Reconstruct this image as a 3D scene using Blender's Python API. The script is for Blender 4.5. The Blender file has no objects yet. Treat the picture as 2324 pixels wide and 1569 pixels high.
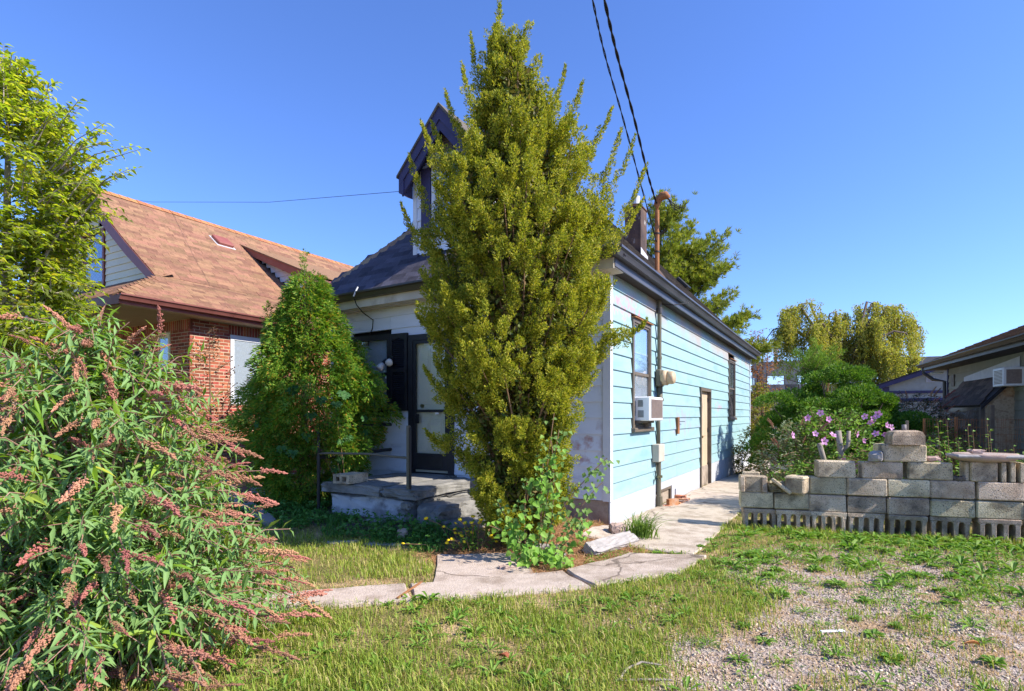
import bpy, bmesh, math, random
import numpy as np
from mathutils import Vector, Matrix, Euler
random.seed(7)
rng = np.random.default_rng(7)
S = bpy.context.scene
COL = S.collection
R = math.radians

# ------------------------------------------------------------------ camera, sky, sun, exposure
EYE = 1.36
cam = bpy.data.cameras.new('camera')
cam.sensor_width = 36.0
cam.lens = 36.0 * 1290 / 2324
cam.shift_y = (943 - 784.5) / 2324
cam.clip_start = 0.05
cam.clip_end = 3000
camo = bpy.data.objects.new('camera', cam)
camo.location = (0, 0, EYE)
camo.rotation_euler = (R(90), 0, 0)
COL.objects.link(camo)
S.camera = camo

SUN_EL = R(39.5)
sh = Vector((0.935, -0.355)).normalized()
sunv = Vector((sh.x * math.cos(SUN_EL), sh.y * math.cos(SUN_EL), math.sin(SUN_EL)))
W = bpy.data.worlds.new('World')
S.world = W
W.use_nodes = True
wn = W.node_tree.nodes
wl = W.node_tree.links
sky = wn.new('ShaderNodeTexSky')
sky.sky_type = 'NISHITA'
sky.sun_disc = False
sky.sun_elevation = SUN_EL
sky.sun_rotation = math.atan2(sh.x, sh.y)
sky.air_density = 1.0
sky.dust_density = 0.2
sky.ozone_density = 4.0
tintn = wn.new('ShaderNodeMix'); tintn.data_type = 'RGBA'; tintn.blend_type = 'MULTIPLY'
tintn.inputs[0].default_value = 1.0
tintn.inputs[7].default_value = (0.45, 0.555, 0.83, 1)      # clear, dry, deep autumn sky, the same all round
wl.new(sky.outputs[0], tintn.inputs[6])
wl.new(tintn.outputs[2], wn['Background'].inputs[0])
wn['Background'].inputs[1].default_value = 0.15
sun = bpy.data.lights.new('sun', 'SUN')
sun.energy = 3.8
sun.angle = R(0.53)
sun.color = (1.0, 0.93, 0.82)
suno = bpy.data.objects.new('sun', sun)
suno.rotation_euler = sunv.to_track_quat('Z', 'Y').to_euler()
suno.location = (8, -4, 12)
COL.objects.link(suno)
S.view_settings.view_transform = 'Standard'
S.view_settings.look = 'None'
S.view_settings.gamma = 1
S.view_settings.use_curve_mapping = False
S.view_settings.exposure = 1.22
S.cycles.max_bounces = 8
S.cycles.transparent_max_bounces = 12

# ------------------------------------------------------------------ house frame (every house on the street is parallel)
C0 = np.array((1.198, 6.96))
AX = np.array((math.cos(R(30)), -math.sin(R(30))))     # along the front, to the right
AY = np.array((math.sin(R(30)), math.cos(R(30))))      # away from the street
def HW(x, y, z=0.0):
    p = C0 + AX * x + AY * y
    return Vector((p[0], p[1], z))
def hloc(X, Y):
    a = X - C0[0]; b = Y - C0[1]
    return a * AX[0] + b * AX[1], a * AY[0] + b * AY[1]
HROT = R(-30)

def smooth(t):
    t = np.clip(t, 0, 1)
    return t * t * (3 - 2 * t)
def ground_h(X, Y):
    X = np.asarray(X, float); Y = np.asarray(Y, float)
    x, y = hloc(X, Y)
    h = -0.02 * np.clip(y, 0, 10)
    bed = smooth((y + 2.3) / 0.9) * smooth((0.9 - y) / 0.6) * smooth((x + 7.5) / 1.5) * smooth((-0.9 - x) / 0.5)
    h = h + 0.09 * bed
    h = h + 0.16 * np.exp(-((x + 0.45) ** 2 / 0.35 + (y + 0.75) ** 2 / 0.30))
    h = h + 0.008 * np.sin(X * 3.1 + 1.3) * np.sin(Y * 2.7) + 0.005 * np.sin(X * 9.7 + Y * 4) * np.sin(Y * 11.3 - X * 3)
    return h
def gh(X, Y):
    return float(ground_h(X, Y))

# ------------------------------------------------------------------ materials
def _set(b, **k):
    for n, v in k.items():
        b.inputs[n].default_value = v
def ramp(nt, cols, pos=None):
    r = nt.nodes.new('ShaderNodeValToRGB')
    e = r.color_ramp.elements
    n = len(cols)
    pos = pos or [i / (n - 1) for i in range(n)]
    while len(e) < n:
        e.new(0.5)
    for i in range(n):
        e[i].position = pos[i]
        c = cols[i]
        e[i].color = (c[0], c[1], c[2], 1)
    return r
def math_n(nt, op, a, b=None, c=None):
    m = nt.nodes.new('ShaderNodeMath'); m.operation = op
    for i, v in enumerate((a, b, c)):
        if v is None: continue
        if isinstance(v, (int, float)): m.inputs[i].default_value = v
        else: nt.links.new(v, m.inputs[i])
    return m.outputs[0]
def noise(nt, vec, scale, detail=4, rough=0.55):
    n = nt.nodes.new('ShaderNodeTexNoise')
    n.inputs['Scale'].default_value = scale
    n.inputs['Detail'].default_value = detail
    n.inputs['Roughness'].default_value = rough
    if vec is not None: nt.links.new(vec, n.inputs['Vector'])
    return n.outputs['Fac']
def mixc(nt, fac, a, b, mode='MIX'):
    m = nt.nodes.new('ShaderNodeMix'); m.data_type = 'RGBA'; m.blend_type = mode
    if isinstance(fac, (int, float)): m.inputs[0].default_value = fac
    else: nt.links.new(fac, m.inputs[0])
    for i, v in ((6, a), (7, b)):
        if isinstance(v, tuple): m.inputs[i].default_value = (v[0], v[1], v[2], 1)
        else: nt.links.new(v, m.inputs[i])
    return m.outputs[2]
def new_mat(name):
    m = bpy.data.materials.new(name); m.use_nodes = True
    nt = m.node_tree
    return m, nt, nt.nodes['Principled BSDF']
def surf(name, cols, scale=6, rough=0.8, bump=0.15, bscale=60, stretch=None, rand=None, rv=0.15, rh=0.01,
         pos=None, metal=0.0, spec=0.3, grime=None, gscale=1.3, gpos=(0.5, 0.7), speck=None, sscale=140, sthr=(.60, .68), cracks=0, detail=5, spots=None, bdist=0.01):
    """noise-coloured solid. rand: None | 'object' | 'island' gives each piece its own tone"""
    m, nt, b = new_mat(name)
    tc = nt.nodes.new('ShaderNodeTexCoord')
    vec = tc.outputs['Object']
    rnd = None
    if rand == 'object':
        oi = nt.nodes.new('ShaderNodeObjectInfo'); rnd = oi.outputs['Random']
    elif rand == 'island':
        g = nt.nodes.new('ShaderNodeNewGeometry'); rnd = g.outputs['Random Per Island']
    base_vec = vec
    if rnd is not None:
        va = nt.nodes.new('ShaderNodeVectorMath'); va.operation = 'ADD'
        cb = nt.nodes.new('ShaderNodeCombineXYZ')
        for i, k in enumerate((17.0, 31.0, 7.0)):
            nt.links.new(math_n(nt, 'MULTIPLY', rnd, k), cb.inputs[i])
        nt.links.new(vec, va.inputs[0]); nt.links.new(cb.outputs[0], va.inputs[1])
        vec = va.outputs[0]
    if stretch:
        mp = nt.nodes.new('ShaderNodeMapping'); mp.inputs['Scale'].default_value = stretch
        nt.links.new(vec, mp.inputs[0]); svec = mp.outputs[0]
    else:
        svec = vec
    rp = ramp(nt, cols, pos)
    nt.links.new(noise(nt, svec, scale, detail), rp.inputs[0])
    col = rp.outputs[0]
    if pos is None and len(cols) > 1:
        e = rp.color_ramp.elements
        for i, el in enumerate(e): el.position = 0.28 + 0.44 * i / (len(cols) - 1)
    if speck:
        sp = ramp(nt, [(0, 0, 0), (1, 1, 1)], list(sthr))
        nt.links.new(noise(nt, vec, sscale, 2), sp.inputs[0])
        col = mixc(nt, sp.outputs[0], col, speck)
    if grime:
        gr = ramp(nt, [(0, 0, 0), (1, 1, 1)], list(gpos))
        nt.links.new(noise(nt, svec, gscale, 6, 0.65), gr.inputs[0])
        col = mixc(nt, gr.outputs[0], col, grime)
    for (c, size, scol, sc) in (spots or []):
        sub = nt.nodes.new('ShaderNodeVectorMath'); sub.operation = 'SUBTRACT'
        nt.links.new(base_vec, sub.inputs[0]); sub.inputs[1].default_value = c
        dv = nt.nodes.new('ShaderNodeVectorMath'); dv.operation = 'DIVIDE'
        nt.links.new(sub.outputs[0], dv.inputs[0]); dv.inputs[1].default_value = size
        ln = nt.nodes.new('ShaderNodeVectorMath'); ln.operation = 'LENGTH'
        nt.links.new(dv.outputs[0], ln.inputs[0])
        f = math_n(nt, 'SUBTRACT', 1.0, ln.outputs['Value'])
        f = math_n(nt, 'ADD', f, math_n(nt, 'MULTIPLY', math_n(nt, 'SUBTRACT', noise(nt, base_vec, sc, 3), 0.55), 5.0))
        cl = nt.nodes.new('ShaderNodeClamp'); nt.links.new(f, cl.inputs[0])
        inside = math_n(nt, 'LESS_THAN', ln.outputs['Value'], 1.0)
        col = mixc(nt, math_n(nt, 'MULTIPLY', math_n(nt, 'MULTIPLY', cl.outputs[0], inside), 0.75), col, scol)
    if cracks:
        dn = nt.nodes.new('ShaderNodeVectorMath'); dn.operation = 'MULTIPLY_ADD'
        nz_ = nt.nodes.new('ShaderNodeTexNoise'); nz_.inputs['Scale'].default_value = 4; nt.links.new(vec, nz_.inputs['Vector'])
        nt.links.new(nz_.outputs['Color'], dn.inputs[0]); dn.inputs[1].default_value = (.35, .35, .35); nt.links.new(vec, dn.inputs[2])
        vo = nt.nodes.new('ShaderNodeTexVoronoi'); vo.feature = 'DISTANCE_TO_EDGE'; vo.inputs['Scale'].default_value = cracks
        nt.links.new(dn.outputs[0], vo.inputs['Vector'])
        cr = ramp(nt, [(1, 1, 1), (0, 0, 0)], [.002, .008]); nt.links.new(vo.outputs['Distance'], cr.inputs[0])
        col = mixc(nt, math_n(nt, 'MULTIPLY', cr.outputs[0], .8), col, (.10, .075, .055))
    if rnd is not None:
        hs = nt.nodes.new('ShaderNodeHueSaturation')
        nt.links.new(math_n(nt, 'MULTIPLY_ADD', rnd, 2 * rv, 1 - rv), hs.inputs['Value'])
        r2 = math_n(nt, 'FRACT', math_n(nt, 'MULTIPLY', rnd, 13.7))
        nt.links.new(math_n(nt, 'MULTIPLY_ADD', r2, 2 * rh, 0.5 - rh), hs.inputs['Hue'])
        nt.links.new(col, hs.inputs['Color']); col = hs.outputs[0]
    nt.links.new(col, b.inputs['Base Color'])
    _set(b, Roughness=rough, Metallic=metal)
    b.inputs['Specular IOR Level'].default_value = spec
    if bump:
        bp = nt.nodes.new('ShaderNodeBump')
        bp.inputs['Strength'].default_value = bump
        bp.inputs['Distance'].default_value = bdist
        nt.links.new(noise(nt, svec, bscale, 4, 0.6), bp.inputs['Height'])
        nt.links.new(bp.outputs[0], b.inputs['Normal'])
    return m
def leafm(name, cols, trans=0.35, back=None, rand='island', pos=None, rough=0.55, spec=0.25, tint=(1.2, 1.25, 0.6)):
    """leaf: each leaf its own tone; thin, so light passes through"""
    m, nt, b = new_mat(name)
    if rand == 'island':
        g0 = nt.nodes.new('ShaderNodeNewGeometry'); rnd = g0.outputs['Random Per Island']
    else:
        oi = nt.nodes.new('ShaderNodeObjectInfo'); rnd = oi.outputs['Random']
    rp = ramp(nt, cols, pos); nt.links.new(rnd, rp.inputs[0])
    col = rp.outputs[0]
    if back:
        g = nt.nodes.new('ShaderNodeNewGeometry')
        col = mixc(nt, g.outputs['Backfacing'], col, back)
    nt.links.new(col, b.inputs['Base Color'])
    _set(b, Roughness=rough); b.inputs['Specular IOR Level'].default_value = spec
    tr = nt.nodes.new('ShaderNodeBsdfTranslucent')
    nt.links.new(mixc(nt, 1.0, col, tint, 'MULTIPLY'), tr.inputs[0])
    mx = nt.nodes.new('ShaderNodeMixShader'); mx.inputs[0].default_value = trans
    nt.links.new(b.outputs[0], mx.inputs[1]); nt.links.new(tr.outputs[0], mx.inputs[2])
    nt.links.new(mx.outputs[0], nt.nodes['Material Output'].inputs[0])
    return m
def glassm(name, tint=(0.9, 0.95, 1), refl=0.12, rough=0.02):
    m, nt, b = new_mat(name)
    nt.nodes.remove(b)
    t = nt.nodes.new('ShaderNodeBsdfTransparent'); t.inputs[0].default_value = (*tint, 1)
    g = nt.nodes.new('ShaderNodeBsdfGlossy'); g.inputs['Roughness'].default_value = rough
    lw = nt.nodes.new('ShaderNodeLayerWeight'); lw.inputs[0].default_value = .5
    f = math_n(nt, 'MULTIPLY_ADD', math_n(nt, 'POWER', lw.outputs['Facing'], 4.0), 1 - refl, refl)
    mx = nt.nodes.new('ShaderNodeMixShader')
    nt.links.new(f, mx.inputs[0]); nt.links.new(t.outputs[0], mx.inputs[1]); nt.links.new(g.outputs[0], mx.inputs[2])
    nt.links.new(mx.outputs[0], nt.nodes['Material Output'].inputs[0])
    return m

M = {}
M['side'] = surf('pale_aqua_siding', [(.215, .365, .395), (.285, .435, .455), (.245, .38, .45)], 2.2, .55, .06, 30, (1, .5, 2), 'object', .035, .012,
    grime=(.33, .36, .44), gscale=4.2, gpos=(.56, .78), bdist=.004,
    spots=[((0, .5, 2.80), (.3, .9, .22), (.48, .24, .27), 9), ((0, 1.1, 2.66), (.2, .3, .2), (.50, .24, .25), 9),
           ((0, 4.2, 2.98), (.3, 30, .36), (.40, .31, .27), .9), ((0, 7.2, 1.55), (.2, .5, .14), (.46, .26, .31), 8),
           ((0, 3.7, 1.25), (.2, .9, .4), (.32, .34, .43), 5)])
M['front'] = surf('grey_white_siding', [(.64, .68, .74), (.72, .76, .82), (.67, .71, .78)], 2.2, .5, .06, 30, (.5, 1, 2), 'object', .04, .01,
    grime=(.40, .44, .52), gscale=2.2, gpos=(.56, .74), bdist=.004,
    spots=[((-.42, 0, 1.02), (.28, .3, .10), (.42, .17, .13), 9), ((-.38, 0, .82), (.26, .3, .09), (.40, .19, .16), 9),
           ((-.1, 0, 1.0), (.1, .3, .4), (.5, .42, .42), 6)])
M['trimw'] = surf('white_trim', [(.62, .64, .66), (.70, .72, .74)], 3, .45, .04, 40, grime=(.45, .43, .38), gpos=(.6, .8), bdist=.003)
M['cream'] = surf('cream_fascia', [(.50, .44, .34), (.62, .57, .46)], 4, .6, .06, 40, grime=(.28, .22, .14), gpos=(.58, .75), bdist=.004)
M['navy'] = surf('navy_trim', [(.036, .032, .080), (.060, .052, .12)], 3, .5, .05, 40, speck=(.16, .16, .2), sscale=30, sthr=(.72, .75), bdist=.004)
M['brownmetal'] = surf('dark_brown_gutter', [(.030, .024, .020), (.055, .045, .038)], 4, .38, .04, 30, spec=.5, bdist=.003)
M['gutterblue'] = surf('sky_tinted_dark_gutter', [(.045, .045, .055), (.085, .085, .10)], 4, .40, .04, 30, (1, .3, 1), spec=.5, bdist=.003)  # bluish grey puts the sky's reflection into the right gutter's colour
M['soffit'] = surf('dark_soffit', [(.035, .032, .034), (.07, .06, .06)], 20, .8, .3, 30, (.3, 6, 1))
M['shingle_dark'] = surf('charcoal_shingle', [(.042, .040, .056), (.070, .066, .088), (.055, .053, .070)], 8, .9, .5, 300, None, 'object', .42, .01, speck=(.09, .09, .11), sscale=240)
M['shingle_dark_i'] = surf('weathered_shingle', [(.075, .062, .052), (.13, .105, .085), (.055, .05, .05)], 5, .9, .5, 300, None, 'island', .35, .012, speck=(.17, .15, .12), sscale=240)
M['cap'] = surf('tan_ridge_cap', [(.30, .19, .11), (.40, .27, .16)], 12, .9, .4, 250, None, 'object', .12, .01, speck=(.2, .12, .07), sscale=200)
M['shingle_brown'] = surf('brown_shingle', [(.20, .10, .058), (.275, .145, .085), (.155, .08, .05)], 9, .9, .4, 250, None, 'object', .25, .012, speck=(.12, .06, .04), sscale=220)
M['shingle_brown_i'] = surf('brown_shingle_far', [(.20, .10, .058), (.275, .145, .085), (.155, .08, .05)], 9, .9, .4, 250, None, 'island', .25, .012, speck=(.12, .06, .04), sscale=220)
M['shingle_cap_red'] = surf('red_brown_ridge_cap', [(.36, .15, .06), (.46, .21, .09)], 12, .9, .4, 250, None, 'object', .15, .012)
M['deck'] = surf('roof_deck_felt', [(.03, .028, .03), (.05, .045, .045)], 5, .95, .2, 50)
M['deckb'] = surf('roof_deck_brown', [(.10, .05, .03), (.14, .075, .045)], 5, .95, .2, 50)
M['brick'] = surf('red_brick', [(.27, .065, .036), (.36, .10, .055), (.20, .055, .04)], 7, .9, .4, 120, None, 'object', .45, .014, speck=(.10, .04, .035), sscale=160)
M['brick_i'] = surf('red_brick_rest', [(.27, .065, .036), (.36, .10, .055), (.20, .055, .04)], 7, .9, .4, 120, None, 'island', .45, .014, speck=(.10, .04, .035), sscale=160)
M['mortar'] = surf('tan_mortar', [(.42, .32, .215), (.52, .41, .29)], 20, .95, .3, 120)
M['vinyl'] = surf('cream_vinyl', [(.72, .70, .50), (.80, .78, .58)], 3, .5, .04, 30, None, 'object', .03, .01, bdist=.003)
M['browntrim'] = surf('brown_trim', [(.24, .07, .052), (.30, .10, .075)], 4, .45, .04, 30, spec=.4, bdist=.003)
M['gutterred'] = surf('brown_red_gutter', [(.16, .055, .045), (.24, .09, .075)], 4, .35, .03, 30, spec=.5, bdist=.003)
M['beige'] = surf('beige_soffit', [(.42, .37, .27), (.50, .45, .33)], 6, .6, .06, 40, bdist=.003)
M['found'] = surf('concrete_foundation', [(.24, .18, .13), (.36, .30, .24), (.20, .15, .12)], 5, .92, .5, 40, grime=(.12, .09, .07), gpos=(.5, .65))
M['foundw'] = surf('painted_foundation', [(.38, .40, .43), (.47, .48, .51)], 3, .8, .3, 40, (1, 3, .35), 'object', .04, .01, grime=(.16, .15, .15), gscale=7, gpos=(.645, .68), spots=[((0, 3, -.22), (.3, 12, .16), (.38, .25, .19), 5)])
M['conc'] = surf('path_concrete', [(.43, .345, .27), (.53, .44, .36), (.36, .285, .22)], 5.5, .92, .9, 70, None, 'object', .05, .01, speck=(.30, .24, .19), sscale=170, grime=(.32, .25, .19), gscale=3.1, gpos=(.50, .66), cracks=.42)
M['concg'] = surf('porch_concrete', [(.15, .145, .13), (.24, .23, .21), (.30, .285, .26)], 4, .95, .6, 60, speck=(.10, .095, .085), sscale=150, grime=(.09, .085, .07), gscale=2.4, gpos=(.5, .7))
M['concw'] = surf('whitewashed_porch_wall', [(.36, .36, .37), (.48, .48, .49), (.26, .25, .25)], 4, .95, .7, 26, grime=(.13, .12, .12), gscale=3.2, gpos=(.52, .68))
M['block'] = surf('cinder_block', [(.42, .31, .19), (.61, .49, .33), (.70, .58, .41)], 4.5, .97, 1.0, 85, None, 'object', .24, .02, speck=(.12, .10, .08), sscale=95, sthr=(.58, .66), grime=(.15, .12, .085), gscale=3.4, gpos=(.48, .70), bdist=.02)
M['stone'] = surf('grey_stone', [(.22, .20, .19), (.34, .31, .29), (.28, .24, .21)], 6, .9, .5, 50, None, 'object', .2, .015)
M['pink'] = surf('pinkish_paver', [(.38, .27, .22), (.48, .36, .30)], 8, .92, .5, 90, None, 'object', .12, .01, speck=(.25, .18, .15))
M['chim'] = surf('sooty_chimney', [(.045, .032, .030), (.09, .06, .05), (.16, .10, .07)], 3.5, .95, .6, 60, (1, 1, .6), grime=(.30, .28, .26), gscale=5, gpos=(.62, .70))
M['flash'] = surf('pale_flashing', [(.42, .42, .46), (.55, .54, .56)], 6, .5, .1, 40)
M['galv'] = surf('galvanised_pipe', [(.45, .42, .38), (.62, .60, .56)], 8, .4, .05, 40, metal=.5)
M['rust'] = surf('rusty_pipe', [(.23, .085, .03), (.34, .15, .06), (.14, .06, .035)], 7, .8, .3, 60, (1, 1, .4))
M['olive'] = surf('grey_olive_conduit', [(.10, .09, .06), (.16, .14, .10)], 6, .6, .15, 50, (1, 1, .3))
M['tanmetal'] = surf('tan_meter', [(.45, .33, .20), (.56, .43, .28)], 6, .5, .08, 40)
M['greybox'] = surf('putty_box', [(.42, .37, .30), (.50, .45, .38)], 6, .6, .06, 40)
M['white'] = surf('white_enamel', [(.70, .71, .72), (.78, .79, .80)], 5, .35, .02, 30, grime=(.5, .47, .42), gpos=(.65, .85))
M['grille'] = surf('grey_brown_grille', [(.20, .15, .13), (.28, .22, .19)], 20, .6, .1, 60)
M['black'] = surf('black_metal', [(.010, .010, .012), (.022, .022, .024)], 6, .45, .1, 60, spec=.4)
M['blackwood'] = surf('black_paint', [(.010, .010, .013), (.020, .020, .026)], 6, .5, .1, 40, spec=.4)
M['winframe'] = surf('bronze_window_frame', [(.10, .08, .06), (.16, .13, .10)], 6, .5, .06, 40)
M['doorw'] = surf('off_white_door', [(.60, .58, .47), (.67, .65, .54)], 3, .5, .03, 30)
M['doortan'] = surf('tan_door', [(.42, .31, .20), (.55, .43, .30)], 5, .7, .15, 40, (1, 1, .2), grime=(.20, .14, .08), gscale=5, gpos=(.6, .7))
M['curtain'] = surf('lace_curtain', [(.50, .46, .42), (.66, .63, .60)], 30, .9, .2, 40, (4, 4, .5))
M['dark'] = surf('dark_interior', [(.012, .012, .014), (.02, .02, .022)], 3, .9, 0)
M['blueblind'] = surf('sky_tinted_blind', [(.42, .52, .66), (.5, .6, .72)], 3, .6, 0)  # blue of the sky reflected in the pane, painted on the sheet behind
M['plywood'] = surf('plywood', [(.40, .33, .26), (.50, .43, .36)], 8, .8, .1, 40, (1, 1, .2))
M['osb'] = surf('osb_board', [(.34, .24, .14), (.50, .38, .25), (.24, .15, .08)], 14, .85, .3, 60, grime=(.40, .14, .03), gscale=1.0, gpos=(.52, .68))
M['tarp'] = surf('black_tarp', [(.008, .008, .012), (.016, .016, .022)], 5, .35, .6, 9, spec=.5, bdist=.05)
M['sidegrey'] = surf('grey_olive_siding', [(.22, .215, .17), (.28, .27, .22)], 4, .7, .08, 40, None, 'object', .04, .01)
M['garage'] = surf('grey_garage_board', [(.26, .27, .25), (.33, .34, .32)], 4, .8, .1, 40)
M['trestle'] = surf('far_concrete', [(.16, .16, .17), (.25, .24, .23), (.20, .18, .16)], .5, .95, .4, 3, grime=(.09, .085, .085), gscale=.35, gpos=(.5, .7))
M['fence'] = surf('dark_fence_board', [(.055, .05, .055), (.095, .085, .085)], 5, .9, .3, 40, (3, 3, .4), 'object', .25, .01)
M['bark'] = surf('bark', [(.09, .065, .045), (.17, .13, .10)], 9, .95, .8, 40, (3, 3, .5))
M['barkpale'] = surf('pale_bark', [(.24, .20, .16), (.36, .31, .26)], 9, .9, .6, 40, (3, 3, .5))
M['twig'] = surf('brown_twig', [(.16, .09, .05), (.26, .16, .09)], 9, .9, .2, 40)
M['purplestem'] = surf('purple_stem', [(.22, .10, .09), (.34, .22, .15)], 5, .7, .1, 40)
M['wire'] = surf('black_cable', [(.006, .006, .008), (.012, .012, .014)], 4, .6, 0)
M['glass'] = glassm('window_glass')
M['glassd'] = glassm('door_glass', (.98, .99, .98), .05)
M['chrome'] = surf('brass_lock', [(.20, .16, .08), (.30, .25, .14)], 10, .35, .05, 40, metal=.8)
M['bulb'] = surf('bulb_glass', [(.62, .60, .55), (.72, .70, .66)], 6, .25, 0, spec=.5)
# foliage
M['juniper'] = leafm('juniper_needles', [(.13, .18, .018), (.26, .30, .025), (.42, .41, .04), (.54, .46, .06)], .42)
M['juniper_in'] = leafm('inner_juniper_needles', [(.07, .11, .016), (.13, .16, .024), (.19, .13, .05)], .3)  # darker needles that fill the inside of the crown
M['cedar'] = leafm('cedar_sprays', [(.055, .16, .018), (.12, .26, .026), (.20, .34, .035), (.32, .38, .05), (.50, .19, .03)], .38, pos=[0, .30, .66, .90, 1])
M['creeper'] = leafm('creeper_leaf', [(.035, .11, .03), (.05, .15, .04), (.07, .17, .04)], .30, (.06, .13, .06), 'object')
M['budd'] = leafm('butterfly_bush_leaf', [(.15, .30, .026), (.26, .41, .042), (.37, .47, .085), (.50, .46, .05)], .38, (.22, .37, .12), 'object', [0, .4, .97, 1], .5)
M['budd_i'] = leafm('butterfly_bush_leaf_mass', [(.13, .26, .022), (.23, .38, .038), (.36, .46, .085), (.46, .42, .05)], .38, (.22, .37, .12), 'island', [0, .4, .97, 1], .5)
M['spike'] = surf('faded_flower_spike', [(.30, .11, .075), (.42, .19, .125), (.22, .085, .05)], 40, .9, 0, 60, None, 'object', .28, .025)
M['lilac'] = surf('lilac_flower_spike', [(.36, .22, .50), (.45, .32, .58)], 40, .9, 0, 60, None, 'object', .1, .01)
M['elm'] = leafm('yellow_green_leaf', [(.30, .42, .028), (.44, .53, .042), (.58, .58, .06), (.60, .46, .06)], .55, (.16, .20, .04), pos=[0, .45, .9, 1])
M['purpleleaf'] = leafm('purple_leaf', [(.075, .035, .028), (.13, .065, .04), (.18, .10, .05), (.10, .11, .05)], .25)
M['pine'] = leafm('pine_needles', [(.14, .20, .025), (.26, .31, .035), (.38, .36, .05)], .4)
M['weep'] = leafm('weeping_leaf', [(.24, .26, .04), (.40, .40, .06), (.46, .36, .09), (.28, .36, .07)], .48)
M['mound'] = leafm('dark_juniper', [(.045, .13, .014), (.10, .21, .022), (.18, .28, .032)], .3)
M['fern'] = leafm('bright_feathery', [(.14, .25, .03), (.20, .31, .04)], .4)
M['hib'] = leafm('hibiscus_leaf', [(.10, .22, .025), (.16, .29, .04), (.22, .33, .07)], .35)
M['greyleaf'] = leafm('grey_green_leaf', [(.16, .22, .11), (.27, .33, .19), (.36, .32, .22)], .30)
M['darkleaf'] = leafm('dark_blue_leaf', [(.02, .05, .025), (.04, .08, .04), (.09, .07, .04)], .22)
M['yellowleaf'] = leafm('yellow_leaf', [(.16, .20, .03), (.26, .27, .04), (.34, .28, .05)], .4)
M['redleaf'] = leafm('red_brown_leaf', [(.30, .10, .05), (.36, .16, .08), (.20, .14, .05)], .35)
M['petal'] = leafm('pink_petal', [(.62, .26, .52), (.70, .36, .60)], .3, None, 'object', tint=(1.1, .9, 1.1))
M['petalc'] = surf('crimson_eye', [(.45, .02, .12), (.5, .04, .16)], 9, .7, 0)
M['vine'] = leafm('light_green_vine_leaf', [(.17, .36, .045), (.23, .42, .06), (.28, .44, .08)], .4, (.20, .32, .08), 'object')
M['vine_i'] = leafm('light_green_vine_mass', [(.13, .30, .04), (.22, .40, .06)], .4, (.18, .30, .08))
M['yellowfl'] = surf('yellow_flower', [(.75, .50, .01), (.85, .62, .02)], 20, .7, 0)
M['grass'] = leafm('grass_blade', [(.15, .25, .022), (.25, .345, .038), (.38, .41, .07), (.54, .43, .19)], .35, pos=[0, .4, .78, 1])
M['drygrass'] = leafm('dry_grass_blade', [(.50, .32, .14), (.60, .42, .22), (.40, .26, .12)], .25)
M['weed'] = leafm('weed_leaf', [(.11, .24, .025), (.17, .32, .04), (.25, .36, .07)], .35)
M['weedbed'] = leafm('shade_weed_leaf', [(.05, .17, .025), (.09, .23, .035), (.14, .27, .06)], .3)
M['tuft'] = leafm('ribbon_grass', [(.12, .22, .03), (.22, .32, .06)], .35)
M['gravel'] = surf('gravel_stone', [(.38, .305, .235), (.49, .405, .32)], 40, .9, .1, 100, None, 'island', .5, .03)
M['straw'] = leafm('pine_straw', [(.26, .12, .05), (.38, .20, .09), (.48, .30, .16)], .15)
M['dryleaf'] = surf('dry_leaf', [(.45, .16, .06), (.55, .22, .09)], 20, .8, 0, 60, None, 'object', .2, .02)

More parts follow.
